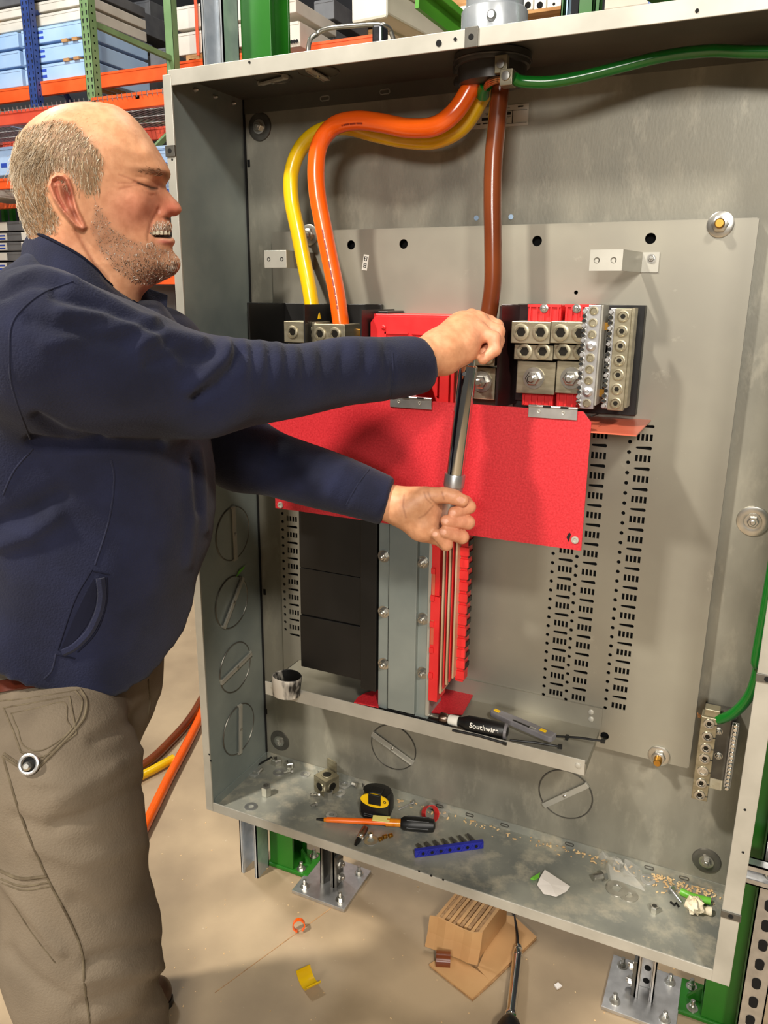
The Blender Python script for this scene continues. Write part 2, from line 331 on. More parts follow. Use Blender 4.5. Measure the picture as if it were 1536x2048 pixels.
# twist-out knockouts on the left side and the back
def knock(c, nrm, u_, R, ang, m1, L=1.0):
    c = np.asarray(c, float); nrm = np.asarray(nrm, float); u_ = np.asarray(u_, float); v_ = np.cross(nrm, u_)
    k = MB().lathe(c, nrm, [(0.0006, R), (0.0014, R*0.985), (0.0014, 0.001)], 40).build('knockout', m1, ENC, True)
    MB().ring(c+nrm*0.0012, nrm, R*1.0, 0.0016, 44, 6).build('knockout_rim', 'galv_dark', k, True)
    d = u_*math.cos(ang)+v_*math.sin(ang); p = np.cross(nrm, d)
    h = MB(); h.obox(c+nrm*0.006, d*R*1.03*L, p*0.0062, nrm*0.0012)
    for s_ in (-1, 1): h.obox(c+d*s_*R*1.0*L+nrm*0.0035, d*0.0022, p*0.0062, nrm*0.003)
    h.obox(c+p*0.0055+nrm*0.0075, d*R*1.0*L, p*0.0007, nrm*0.0018)
    h.build('knockout_bar', 'galv_edge', k, bevel=0.0004)
    MB().lathe(c+nrm*0.0085, nrm, [(-0.002, 0.0035), (0.001, 0.0035), (0.002, 0.002)], 12).build('knockout_screw', 'steel', k, True)
for (px, py, R, an) in ((465, 1067, 0.0600, 1.57), (463, 1204, 0.0590, 0.87), (470, 1334, 0.0580, 0.18), (477, 1458, 0.0600, 1.50)):
    q = PXx(px, py, 0.0); knock((0.0, q[1], q[2]), (1, 0, 0), (0, 1, 0), R, an, 'galv_side')
for (px, py, R, an) in ((787, 1494, 0.0555, 2.70), (1131, 1588, 0.0555, 0.72)):
    q = PY(px, py, 0.0); knock((q[0], 0.0, q[2]), (0, -1, 0), (1, 0, 0), R, an, 'galv_back')
for (px, py, R) in ((636, 142, 0.036), (545, 155, 0.034)):
    q = PZ(px, py, ZT); knock((q[0], q[1], ZT), (0, 0, -1), (1, 0, 0), R, 1.5 if px == 636 else 0.3, 'galv_top')
# cover-screw clips on the flange and punched holes in it
def clip(c, ax, l, w_, dark='galv_dark'):
    k = MB().obox(c, np.asarray(ax)*l, (0, 0.0022, 0), np.cross(ax, (0, 1, 0))*w_).build('clip_nut', dark, ENC, bevel=0.0006)
    MB().lathe(np.asarray(c)+np.array([0, -0.0022, 0]), (0, -1, 0), [(0, 0.0042), (0.0004, 0.0042)], 14).build('clip_hole', 'hole', k)
fy = fo-t-0.0015
for (px, py) in ((943, 77),): q = PY(px, py, fy); clip((q[0], fy, ZT-0.0095), (0, 0, 1), 0.0135, 0.010)
q = PY(342, 302, fy); clip((-0.003, fy, q[2]), (1, 0, 0), 0.0105, 0.0095)
for py in (1351, 1843):
    q = PY(1500, py, fy); clip((WX-0.010, fy, q[2]), (1, 0, 0), 0.0155, 0.0065)
for (px, py, r) in ((877, 86, 0.0045), (910, 78, 0.0026), (498, 124, 0.002), (1394, 21, 0.0025)):
    q = PY(px, py, fy); MB().lathe((q[0], fy+0.001, q[2]), (0, -1, 0), [(0, r), (0.0008, r)], 14).build('flange_hole', 'hole', ENC)
for (px, py) in ((344, 319), (418, 1509), (421, 1522), (838, 1743), (862, 1752), (886, 1760), (1486, 1705), (1490, 1620)):
    q = PY(px, py, fy); MB().lathe((q[0], fy+0.001, q[2]), (0, -1, 0), [(0, 0.0022), (0.0008, 0.0022)], 10).build('flange_hole', 'hole', ENC)
# hanging slots in the back sheet near the left corner
for (px, py) in ((497, 327), (529, 1184), (532, 1423), (515, 1012)):
    q = PY(px, py, -0.001); MB().box((q[0]-0.003, -0.0012, q[2]-0.007), (q[0]+0.003, 0.0, q[2]+0.007)).build('back_slot', 'hole', ENC)
for (px, py) in ((953, 436), (1022, 434)):
    q = PY(px, py, 0); MB().lathe((q[0], -0.0005, q[2]), (0, -1, 0), [(0, 0.0045), (0.0008, 0.0045)], 14).build('back_hole', 'carton_white', ENC)
# rating label on the back sheet
q0 = PY(925, 268, 0); q1 = PY(1058, 212, 0)
lb = MB().box((q0[0], -0.0012, q0[2]+0.006), (q1[0], -0.0004, q1[2]+0.004)).build('rating_label', 'grey_label', ENC)
tag(lb, 'grey printed rating label behind the brown cable')
lx0, lx1, lz0, lz1 = q0[0], q1[0], q0[2]+0.006, q1[2]+0.004
pm = MB()
def lrect(a, b, c, d): pm.box((lx0+a*(lx1-lx0), -0.0018, lz0+b*(lz1-lz0)), (lx0+c*(lx1-lx0), -0.0012, lz0+d*(lz1-lz0)))
for i, (a, b, c, d) in enumerate([(.03, .05, .14, .08), (.03, .13, .16, .16), (.03, .21, .13, .24), (.22, .2, .28, .24), (.30, .36, .46, .50), (.32, .2, .42, .24), (.10, .42, .2, .45), (.14, .58, .24, .60), (.08, .33, .18, .35), (.84, .86, .92, .92), (.60, .86, .72, .88), (.58, .40, .72, .42), (.58, .46, .74, .48), (.66, .55, .74, .68), (.58, .16, .66, .19), (.62, .72, .98, .73), (.76, .12, .77, .72), (.5, .12, .98, .13), (.36, .62, .5, .64), (.34, .70, .52, .71)]): lrect(a, b, c, d)
pm.build('label_print', 'print', lb)

# ================================================================== panelboard interior (pan, lugs, bus and barriers)
INT = thing('panelboard_interior', (0.52, PAN, 0.62), 'panelboard interior of red barriers, metal lugs and copper bus on grey pan', 'panelboard')
pl = PY(545, 467, PAN); pr = PY(1515, 437, PAN); pb = PY(1378, 1535, PAN)
PX0, PX1, PZ0, PZ1 = pl[0], pr[0], pb[2], pr[2]
pan = MB().box((PX0, PAN, PZ0), (PX1, PAN+0.0025, PZ1)).build('mounting_pan', 'galv_pan', INT)
cut = MB()
def pcut(px, py, w_, h_, taper=0.0):
    q = PY(px, py, PAN); x, z = q[0], q[2]
    cut.box((x-w_/2, PAN-0.01, z-h_/2), (x+w_/2, PAN+0.01, z+h_/2))
def dcut(px, py, r, n=12):
    q = PY(px, py, PAN); cut.lathe((q[0], PAN-0.01, q[2]), (0, 1, 0), [(0, r), (0.02, r)], n)
def oval(x, z, L, r):
    P = []
    for i in range(12):
        an = 2*math.pi*i/12; P.append((x+(L/2 if math.cos(an) >= 0 else -L/2)+r*math.cos(an), PAN-0.01, z+r*math.sin(an)*(1.0 if math.cos(an) >= 0 else 0.6)))
    cut.prism(P[::-1], (0, 0.02, 0))
def column(pt, pbm, n, skip=0, dots=True, half=False):
    a = PY(*pt, PAN); b = PY(*pbm, PAN); dz = (b[2]-a[2])/n; x = (a[0]+b[0])/2
    for i in range(n+1):
        z = a[2]+dz*i
        if i < skip: continue
        for k in range(4):
            xx = x+(k-1.5)*0.0072; cut.box((xx-0.0023, PAN-0.01, z-0.0060), (xx+0.0023, PAN+0.01, z+0.0060))
        if i < n or half: oval(x, z+dz/2, 0.0205, 0.0034)
        if dots:
            for o_ in (-0.25, 0.25): cut.lathe((x-0.0245, PAN-0.01, z+dz*o_), (0, 1, 0), [(0, 0.0036), (0.02, 0.0036)], 8)
column((1289, 875), (1237.5, 1412.6), 14)
column((1199, 870), (1158, 1396), 14)
column((1131, 1101), (1113, 1386), 8)
column((584, 1038), (588.5, 1255), 7, half=True)
oz = PY(1295, 853, PAN); oval(oz[0], oz[2], 0.018, 0.0029)
for (px, py) in ((702, 490), (807, 488), (1074, 482), (1301, 477)): dcut(px, py, 0.0088, 20)
dcut(1152, 585, 0.0035); dcut(1209, 1472, 0.0085, 20)
cutter = cut.build('cutter', 'hole')
md = pan.modifiers.new('b', 'BOOLEAN'); md.operation = 'DIFFERENCE'; md.object = cutter; md.solver = 'EXACT'
dg = bpy.context.evaluated_depsgraph_get(); nm = bpy.data.meshes.new_from_object(pan.evaluated_get(dg)); pan.modifiers.clear()
pan.data = nm; bpy.data.objects.remove(cutter)
# pan edge returns and its standoffs
MB().box((PX1, PAN, PZ0), (PX1+0.0025, -0.006, PZ1)).build('pan_edge', 'galv_pan', INT)
MB().box((PX0, PAN, PZ0-0.0025), (PX1, -0.006, PZ0)).build('pan_edge', 'galv_pan', INT)
MB().box((PX0, PAN+0.002, PZ1-0.001), (PX1, -0.008, PZ1+0.0015)).build('pan_edge', 'galv_pan', INT)
MB().box((PX0-0.002, PAN, PZ0), (PX0, -0.006, PZ1)).build('pan_edge', 'galv_pan', INT)
MB().box((PX0+0.01, -0.004, PZ0+0.01), (PX1-0.01, -0.0035, PZ1-0.01)).build('pan_gap_shade', 'hole', INT)  # black sheet added for the shade in the gap behind the pan
# pan studs with washers and brass ends
for (px, py, br) in ((1441, 449, True), (1318, 1511, True), (619, 470, False)):
    q = PY(px, py, PAN); c = np.array([q[0], PAN-0.001, q[2]]); mb = MB()
    mb.lathe(c, (0, -1, 0), [(0, 0.0205), (0.002, 0.020), (0.003, 0.017)], 28)
    mb.lathe(c+np.array([0, -0.003, 0]), (0, -1, 0), [(0, 0.013), (0.008, 0.013), (0.009, 0.011)], 6)
    st = mb.build('stud_nut', 'steel', INT, True)
    MB().lathe(c+np.array([0, -0.011, 0]), (0, -1, 0), [(0, 0.0075), (0.016, 0.0075), (0.018, 0.006)], 16).build('stud_end', 'brass' if br else 'steel', st, True)
# wall-mounted cover brackets
def bracket(px0, py0, px1, py1, foot):
    pass
q = PY(1282, 525, PAN); q2 = PY(1318, 525, PAN); z0, z1 = q[2]-0.016, q[2]+0.016
YB = -0.125
b = MB().box((q[0], PAN-0.0025, z0), (q2[0], PAN-0.0002, z1)).build('bracket_foot', 'galv_edge', INT)
xb = PY(1243, 520, YB)[0]; xe = PY(1180, 520, YB)[0]
m_ = MB(); m_.prism([(q[0], PAN-0.0025, z0), (q[0]+0.002, PAN-0.0025, z0), (xb+0.002, YB, z0), (xb, YB, z0)], (0, 0, z1-z0)); m_.build('bracket_arm', 'galv_edge', b)
m_ = MB().box((xe, YB-0.0022, z0), (xb+0.002, YB, z1)); f = m_.build('bracket_face', 'galv_edge', b)
for xx in (xe+0.011, xe+0.037):
    MB().ring((xx, YB-0.0022, (z0+z1)/2), (0, -1, 0), 0.0038, 0.0009, 16, 5).build('bracket_hole', 'galv_dark', b, True)
mb = MB(); hexbolt(mb, ((q[0]+q2[0])/2+0.002, PAN-0.0025, z1-0.010), (0, -1, 0), 0.0052, 0.005, 0.2); mb.build('bracket_screw', 'steel', b)
YB = -0.125; q = PY(600, 525, PAN); z0, z1 = q[2]-0.014, q[2]+0.018; xe = PY(530, 525, YB)[0]; xb = PY(574, 525, YB)[0]
b = MB().box((xe, YB-0.0022, z0), (xb, YB, z1)).build('bracket_face', 'galv_edge', INT, bevel=0.0008)
m_ = MB(); m_.prism([(xb-0.002, YB, z0), (xb, YB, z0), (xb+0.002, PAN-0.001, z0), (xb, PAN-0.001, z0)], (0, 0, z1-z0)); m_.build('bracket_arm', 'galv_pan', b)
for xx in (xe+0.010, xb-0.010): MB().ring((xx, YB-0.0022, (z0+z1)/2), (0, -1, 0), 0.003, 0.0008, 14, 5).build('bracket_hole', 'hole', b, True)
# phase letter label: B over mirrored B
q = PY(731, 525, PAN); an = -0.16
lab = MB(); ca, sa = math.cos(an), math.sin(an)
R2 = lambda x, z: (q[0]+x*ca-z*sa, q[2]+x*sa+z*ca)
def lbox(mb, x0, z0, x1, z1, y0, y1):
    P = [R2(x0, z0), R2(x1, z0), R2(x1, z1), R2(x0, z1)]; mb.prism([(p[0], y0, p[1]) for p in P], (0, y1-y0, 0))
lbox(lab, -0.0055, -0.0145, 0.0055, 0.0145, PAN-0.0008, PAN-0.0002); lo_ = lab.build('phase_label', 'white_label', INT)
pb_ = MB()
for (s_, zc) in ((1, 0.007), (-1, -0.0055)):
    for (x0, z0, x1, z1) in ((-0.0032, -0.0042, -0.0018, 0.0042), (-0.0032, 0.003, 0.0022, 0.0042), (-0.0032, -0.0007, 0.0022, 0.0007), (-0.0032, -0.0042, 0.0022, -0.003), (0.0018, 0.0005, 0.0031, 0.0036), (0.0018, -0.0036, 0.0031, -0.0005)):
        lbox(pb_, min(x0*s_, x1*s_), z0*s_*1+zc if s_ > 0 else -z1+zc, max(x0*s_, x1*s_), z1+zc if s_ > 0 else -z0+zc, PAN-0.0012, PAN-0.0008)
pb_.build('letter_b', 'print', lo_)

# ---- lug blocks
def screwhead(parent, c, r, dark=True, m='lug'):
    c = np.asarray(c, float)
    o = MB().lathe(c, (0, -1, 0), [(0, r), (0.0022, r), (0.0028, r*0.86), (0.0028, r*0.62), (0.0004, r*0.60), (0.0004, 0.0005)], 20).build('set_screw', m, parent, True)
    MB().lathe(c+np.array([0, -0.0008, 0]), (0, -1, 0), [(0, r*0.58), (0.0006, r*0.56)], 6).build('hex_socket', 'lug_dark', o)
def lugblock(x0, x1, z0, z1, yf, yb, nx, r, name='lug_block', m='lug'):
    o = MB().box((x0, yf, z0), (x1, yb, z1)).build(name, m, INT, bevel=0.0012)
    return o
def boxpx(px0, py0, px1, py1, yf, yb, name, m, bevel=0.001, parent=None):
    a, b_, c, d = rect(px0, py0, px1, py1, yf)
    o = MB().box((a, yf, c), (b_, yb, d)).build(name, m, parent or INT, bevel=bevel); return o, (a, b_, c, d)
# phase A lug (yellow cable), phase B lug (orange cable)
YL = -0.150
o, r_ = boxpx(568, 643, 632, 685, YL, -0.095, 'lug_block', 'lug')
for px in (585, 618): q = PY(px, 664, YL); screwhead(o, (q[0], YL, q[2]), 0.0118)
o, r_ = boxpx(576, 688, 640, 760, YL+0.012, -0.095, 'lug_block', 'lug')
for px in (592, 622): q = PY(px, 706, YL+0.012); screwhead(o, (q[0], YL+0.012, q[2]), 0.0095)
YL2 = -0.158
o, r_ = boxpx(624, 648, 689, 692, YL2, -0.095, 'lug_block', 'lug')
for px in (640, 670): q = PY(px, 668, YL2); screwhead(o, (q[0], YL2, q[2]), 0.0120)
o, r_ = boxpx(641, 694, 700, 790, YL2+0.014, -0.095, 'lug_block', 'lug')
for px in (658, 688): q = PY(px, 708, YL2+0.014); screwhead(o, (q[0], YL2+0.014, q[2]), 0.0098)
o, r_ = boxpx(709, 658, 724, 674, -0.10, -0.07, 'bus_stub', 'brass')
# phase C lug (behind the wrench)
YC = -0.150
o, r_ = boxpx(915, 642, 990, 690, YC, -0.085, 'lug_block', 'lug')
for px in (934, 970): q = PY(px, 668, YC); screwhead(o, (q[0], YC, q[2]), 0.0102)
o, r_ = boxpx(921, 693, 990, 731, YC+0.010, -0.085, 'lug_block', 'lug')
for px in (938, 976): q = PY(px, 716, YC+0.010); screwhead(o, (q[0], YC+0.010, q[2]), 0.0102)
o, r_ = boxpx(899, 734, 990, 797, YC+0.022, -0.085, 'lug_base', 'lug')
q = PY(964, 763, YC+0.022); mb = MB(); hexbolt(mb, (q[0], YC+0.022, q[2]), (0, -1, 0), 0.0125, 0.013, 0.7); mb.build('lug_bolt', 'steel', o)
# neutral lugs
YN = -0.150
for (a, b_) in ((1022, 1100), (1101, 1172)):
    o, r_ = boxpx(a, 643, b_, 687, YN, -0.085, 'lug_block', 'lug')
    for px in ((1042, 1081) if a == 1022 else (1121, 1160)): q = PY(px, 664+(px-1042)*0.02, YN); screwhead(o, (q[0], YN, q[2]), 0.0138)
    o, r_ = boxpx(a+6, 690, b_+6, 720, YN+0.012, -0.085, 'lug_block', 'lug')
    for px in ((1049, 1085) if a == 1022 else (1126, 1162)): q = PY(px, 703, YN+0.012); screwhead(o, (q[0], YN+0.012, q[2]), 0.0132)
    o, r_ = boxpx(a+11, 723, b_+10, 788, YN+0.024, -0.085, 'lug_base', 'lug')
    q = PY(1068 if a == 1022 else 1143, 756, YN+0.024); mb = MB(); hexbolt(mb, (q[0], YN+0.024, q[2]), (0, -1, 0), 0.0125, 0.013, 0.7); mb.build('lug_bolt', 'steel', o)
# red insulating supports above and below the neutral lugs
for (a, b_, c, d) in ((1056, 609, 1122, 645), (1130, 609, 1178, 645), (1044, 780, 1106, 812), (1112, 780, 1180, 816)):
    o, r_ = boxpx(a, c if False else b_, c, d, -0.105, PAN, 'insulator_support', 'red_plastic')
    x0, x1, z0, z1 = r_
    for k in range(5):
        xx = x0+(x1-x0)*(0.08+0.21*k); MB().box((xx-0.0012, -0.109, z0+0.002), (xx+0.0012, -0.104, z1-0.004)).build('support_rib', 'red_plastic', o)
    MB().box((x0, -0.109, z1-0.004), (x1, -0.104, z1)).build('support_rib', 'red_plastic', o)
    if b_ < 700:
        mb = MB(); hexbolt(mb, ((x0+x1)/2, -0.108, z1-0.006), (0, -1, 0), 0.006, 0.006, 0.1, 1.2); mb.build('support_screw', 'steel', o)
# phase barriers: black sheets standing out of the pan between the phases
def wall_x(x, y0, y1, z0, z1, m, th=0.003, name='phase_barrier'):
    return MB().box((x-th/2, y0, z0), (x+th/2, y1, z1)).build(name, m, INT)
zt = PY(620, 608, -0.1)[2]
wall_x(PY(497, 612, -0.165)[0], -0.165, PAN, 1.36, zt, 'black_plastic')
wall_x(PY(608, 614, -0.175)[0], -0.175, PAN, 1.36, zt, 'black_plastic')
wall_x(PY(722, 624, -0.165)[0], -0.165, PAN, 1.36, zt-0.008, 'black_plastic')
o, _ = boxpx(497, 607, 762, 800, PAN-0.012, PAN-0.002, 'insulating_base', 'black_plastic')
o, _ = boxpx(735, 622, 775, 800, -0.10, PAN-0.002, 'insulating_base', 'black_plastic')
wall_x(PY(1003, 612, -0.17)[0]-0.001, -0.17, PAN, 1.36, zt+0.002, 'maroon_plastic', 0.004)
xw = PY(988, 640, -0.17)[0]
o, _ = boxpx(998, 609, 1052, 800, -0.062, PAN-0.002, 'insulating_base', 'maroon_plastic')
o, _ = boxpx(1030, 609, 1281, 824, -0.050, PAN-0.002, 'insulating_base', 'black_plastic')
# red moulded end barrier with its window frame
YR = -0.135
x0, x1, z0, z1 = rect(741, 634, 909, 805, YR)
P = [(x0, YR, z0), (x1, YR, z0), (x1, YR, z1-0.009), (x1-0.008, YR, z1), (x0+0.009, YR, z1), (x0, YR, z1-0.011)]
rb = MB().prism(P, (0, 0.02, 0)).build('moulded_barrier', 'red_plastic', INT)
m_ = MB()
for (a, b_, c, d) in ((0.18, 0.80, 0.46, 0.82), (0.50, 0.80, 0.80, 0.82), (0.18, 0.1, 0.20, 0.82), (0.80, 0.1, 0.82, 0.82), (0.93, 0, 0.95, 0.95), (0.30, 0.3, 0.32, 0.55)):
    m_.box((x0+a*(x1-x0), YR-0.004, z0+b_*(z1-z0)), (x0+c*(x1-x0), YR, z0+d*(z1-z0)))
m_.build('moulded_rib', 'red_plastic', rb)
m_ = MB(); cx_, cz_ = x0+0.5*(x1-x0), z0+0.62*(z1-z0)
m_.tube([(cx_+0.034*math.cos(a), YR-0.001, cz_+0.022*math.sin(a)) for a in np.linspace(0.2, 2.94, 16)], 0.0012, 6); m_.build('moulded_arc', 'red_plastic', rb, True)
for fx in (0.16, 0.80):
    mb = MB(); mb.lathe((x0+fx*(x1-x0), YR-0.0005, z1-0.019), (0, -1, 0), [(0, 0.0048), (0.0015, 0.0045), (0.003, 0.0022), (0.005, 0.002)], 14); mb.build('moulded_boss', 'red_plastic', rb, True)
boxpx(737, 629, 915, 640, -0.115, PAN, 'top_rail', 'red_plastic')
# hinged red fibre cover sheet
YS = -0.200
tr = PY(1183, 832, YS); br = PY(1163, 1097, YS); bl = PY(551, 1020, YS); tl = PY(863, 803, YS)
XR, ZS0, ZS1, XL = (tr[0]+br[0])/2, (br[2]+bl[2])/2, (tr[2]+tl[2])/2+0.003, bl[0]
P = [(XL, YS, ZS0), (XR, YS, ZS0), (XR, YS, ZS1-0.016), (XR-0.014, YS, ZS1), (XL+0.02, YS, ZS1), (XL, YS, ZS1-0.02)]
sh = MB().prism(P, (0, 0.0025, 0)).build('cover_sheet', 'red_fibre', INT)
MB().box((XL-0.022, YS+0.001, ZS0+0.043), (XL, YS+0.0035, ZS1-0.02)).build('cover_tab', 'red_fibre', sh)
for (px, py) in ((1150, 1080), (561, 1010)):
    q = PY(px, py, YS); mb = MB(); mb.lathe((q[0], YS-0.0002, q[2]), (0, -1, 0), [(0, 0.0065), (0.0014, 0.006), (0.0016, 0.0035), (0.0004, 0.003)], 18); mb.build('rivet', 'galv_edge', sh, True)
q = PY(1137, 1070, YS); MB().prism([(q[0]-0.003, YS-0.0006, q[2]-0.004), (q[0]+0.001, YS-0.0006, q[2]-0.012), (q[0]+0.004, YS-0.0006, q[2]+0.002), (q[0]+0.001, YS-0.0006, q[2]+0.005)], (0, 0.0005, 0)).build('scuff', 'hole', sh)
for (a, b_, c, d) in ((780, 795, 863, 813), (1057, 807, 1155, 830)):
    x0, x1, z0, z1 = rect(a, b_, c, d, YS-0.002); z1 = ZS1+0.004
    hg = MB().box((x0, YS-0.0022, ZS1-0.014), (x1, YS-0.0002, z1)).build('hinge_leaf', 'satin', INT, bevel=0.0003)
    MB().tube([(x0, YS-0.001, z1), (x1, YS-0.001, z1)], 0.0024, 10).build('hinge_pin', 'satin', hg, True)
    for fx in (0.22, 0.72): MB().ring((x0+fx*(x1-x0), YS-0.0025, ZS1-0.004), (0, -1, 0), 0.0022, 0.0008, 14, 5).build('hinge_rivet', 'galv_edge', hg, True)
    for fx in (0.30, 0.66): MB().box((x0+fx*(x1-x0), YS-0.0042, z1-0.001), (x0+(fx+0.16)*(x1-x0), YS-0.0032, z1+0.002)).build('hinge_gap', 'hole', hg)
    if a == 780:
        MB().prism([(x0+0.01, YS+0.001, z1), (x0+0.045, YS+0.001, z1), (x0+0.045, YR-0.001, z1+0.03), (x0+0.01, YR-0.001, z1+0.03)], (0, 0.0015, 0)).build('hinge_upper_leaf', 'satin', hg)
# red shelf barrier that closes the gap under the neutral bars
zs = 1.341; xr = 0.8425
MB().box((XR-0.25, -0.199, zs-0.0022), (xr, PAN-0.001, zs)).build('shelf_barrier', 'red_side', INT)
MB().tube([PY(1183, 833, -0.16), PY(1196, 828, -0.12)], 0.0012, 6).build('thread_end', 'black_rubber', INT)
# neutral terminal bars
def termbar(top, bot, y, wd_, dp, m, name): 
    a = PY(*top, y); b_ = PY(*bot, y); x = (a[0]+b_[0])/2
    return MB().box((x-wd_/2, y, b_[2]), (x+wd_/2, y+dp, a[2])).build(name, m, INT, bevel=0.0008), x, a[2], b_[2]
o, x, za, zb = termbar((1189, 610), (1175, 818), -0.155, 0.0195, 0.012, 'satin', 'neutral_bar')
for k in range(9):
    z = za+(zb-za)*(0.055+0.111*k); big = k in (3, 8-1)
    mb = MB(); mb.lathe((x-0.001, -0.155, z), (0, -1, 0), [(0, 0.0072), (0.0016, 0.0070), (0.0018, 0.0050), (0.0004, 0.0044), (0.0004, 0.0003)] if not big else [(0, 0.0082), (0.004, 0.0078), (0.006, 0.004), (0.0045, 0.0025)], 16)
    mb.build('terminal_screw', 'lug' if not big else 'satin', o, True)
MB().box((x+0.010, -0.150, zb+0.006), (x+0.0125, -0.1, za)).build('bar_side', 'galv_edge', o)
for (top, bot, n, y, skip) in (((1169, 622), (1157, 812), 21, -0.155, ()), ((1222, 624), (1207, 812), 19, -0.135, (7, 15))):
    a = PY(*top, y); b_ = PY(*bot, y); xx = (a[0]+b_[0])/2
    rail = MB().box((xx-0.001, y+0.002, b_[2]-0.004), (xx+0.007, y+0.014, a[2]+0.006)).build('terminal_rail', 'satin', INT, bevel=0.0006)
    for k in range(n):
        z = a[2]+(b_[2]-a[2])*k/(n-1)
        if k in skip: MB().lathe((xx+0.002, y+0.001, z), (0, -1, 0), [(0, 0.003), (0.001, 0.003)], 10).build('rail_hole', 'hole', rail); continue
        mb = MB(); mb.lathe((xx, y+0.004, z), (0, -1, 0), [(0, 0.0040), (0.005, 0.0040), (0.0062, 0.0030), (0.0062, 0.001)], 10); mb.obox((xx, y-0.0023, z), (0.0032, 0, 0.001), (0, 0.0004, 0), (0.0003, 0, -0.001)); mb.build('terminal_screw', 'chrome' if k % 3 else 'satin', rail, True)
o, x, za, zb = termbar((1248, 617), (1229, 821), -0.140, 0.025, 0.016, 'lug', 'neutral_bar')
MB().box((x+0.0125, -0.132, zb+0.004), (x+0.0165, -0.1, za+0.001)).build('bar_side', 'lug', o)
for k in range(7):
    z = za+(zb-za)*(0.075+0.142*k)
    mb = MB(); mb.lathe((x, -0.140, z), (0, -1, 0), [(0, 0.0096), (0.0014, 0.0094), (0.0018, 0.0076), (0.0005, 0.0068), (0.0005, 0.0003)], 18); s_ = mb.build('terminal_screw', 'lug', o, True)
    MB().lathe((x, -0.1403, z), (0, -1, 0), [(0, 0.0042), (0.0006, 0.0040)], 6).build('hex_socket', 'lug_dark', s_)
# cross straps that carry the neutral bars
for py in (652, 785):
    a = PY(1195, py, -0.12); b_ = PY(1225, py, -0.12); MB().box((a[0]-0.01, -0.125, a[2]-0.006), (b_[0]+0.02, -0.115, a[2]+0.006)).build('neutral_strap', 'brass', INT)
a = PY(1203, 660, -0.115); b_ = PY(1197, 785, -0.115); MB().tube([(a[0], -0.112, b_[2]), (a[0], -0.112, a[2])], 0.0085, 14).build('spacer_post', 'satin', INT, True)
for zz in (1.38, 1.50): MB().box((x-0.006, -0.124, zz-0.006), (x+0.006, -0.049, zz+0.006)).build('bar_standoff', 'black_plastic', INT)
xs = PY(1180, 700, -0.15)[0]
for zz in (1.38, 1.50): MB().box((xs-0.004, -0.143, zz-0.006), (xs+0.006, -0.049, zz+0.006)).build('bar_standoff', 'black_plastic', INT)
# copper bus stack with red insulating strips below the cover sheet
YBU = -0.165
zbot = [PY(p, y, YBU)[2] for p, y in ((884, 1388), (897, 1372), (909, 1360))]
def vstrip(px, y0, y1, yf, dep, w_, name, m, z0, z1=1.34):
    a = PY(px, (y0+y1)/2, yf); return MB().box((a[0]-w_/2, yf, z0), (a[0]+w_/2, yf+dep, z1)).build(name, m, INT, bevel=0.0004)
for px, yb in ((884, 1388), (896, 1371), (909, 1358)): vstrip(px, 1100, yb, YBU, 0.045, 0.0036, 'bus_bar', 'bus_metal', PY(px, yb, YBU)[2])
for px, yb in ((890, 1380), (902, 1366)): vstrip(px, 1100, yb, YBU+0.001, 0.045, 0.0022, 'bus_insulator', 'red_plastic', PY(px, yb, YBU)[2])
# left red insulator plates with stepped joint
a, b_, _, _ = rect(860, 1100, 880, 1420, YBU+0.004); zj = PY(870, 1195, YBU)[2]; zq = PY(868, 1405, YBU)[2]; ztop = 1.34
jl = MB().box((a, YBU+0.004, zj+0.002), (b_-0.004, YBU+0.05, ztop)).build('side_insulator', 'red_plastic', INT, bevel=0.0006)
jl2 = MB().box((a, YBU+0.003, zq), (b_-0.002, YBU+0.05, zj)).build('side_insulator', 'red_plastic', INT, bevel=0.0006)
for z_ in np.linspace(zq+0.05, 1.10, 6): MB().box((a+0.001, YBU-0.001, z_), (a+0.009, YBU+0.006, z_+0.011)).build('insulator_clip', 'red_plastic', jl2)
for z_ in np.linspace(zq+0.12, 1.0, 2): MB().box((a+0.002, YBU+0.0022, z_), (a+0.008, YBU+0.0034, z_+0.05)).build('insulator_recess', 'red_side', jl2)
# right red moulding with ribs
x0 = PY(912, 1230, -0.15)[0]; x1 = PY(934, 1230, -0.135)[0]; z0 = PY(925, 1362, -0.14)[2]
mo = MB().box((x0, -0.145, z0), (x1, -0.118, 1.34)).build('side_insulator', 'red_plastic', INT, bevel=0.001)
nz = 12
for k in range(nz):
    z = z0+0.008+k*(1.10-z0)/nz
    MB().box((x0+0.002, -0.150, z), (x1+0.0035, -0.145, z+0.016)).build('insulator_rib', 'red_plastic', mo)
    MB().box((x1+0.0002, -0.142, z+0.018), (x1+0.003, -0.120, z+0.028)).build('insulator_slot', 'black_plastic', mo)
# front cover channel with its bolted side straps
YV = -0.165
x0, x1, z0, z1 = rect(777, 1050, 832, 1415, YV); zc = 0.745
cc = MB().box((x0, YV, zc), (x1, -0.07, 1.30)).build('cover_channel', 'galv_side', INT, bevel=0.001)
for (px0, px1, bx, bys) in ((757, 776, 768, (1112, 1223, 1327)), (833, 860, 846, (1124, 1237, 1345))):
    a, b_, c, d = rect(px0, 1060, px1, 1430, YV+0.012)
    st = MB().box((a, YV+0.012, zc-0.01), (b_, -0.08, 1.30)).build('side_strap', 'galv_side', INT, bevel=0.0008)
    for by in bys:
        q = PY(bx, by, YV+0.012); mb = MB(); hexbolt(mb, (q[0], YV+0.012, q[2]), (0, -1, 0), 0.0085, 0.009, 0.7); mb.build('strap_bolt', 'steel', st)
MB().box((PY(853, 1200, YV)[0], YV+0.008, zc), (PY(860, 1200, YV)[0], YV+0.013, 1.30)).build('strap_edge', 'galv_edge', INT)
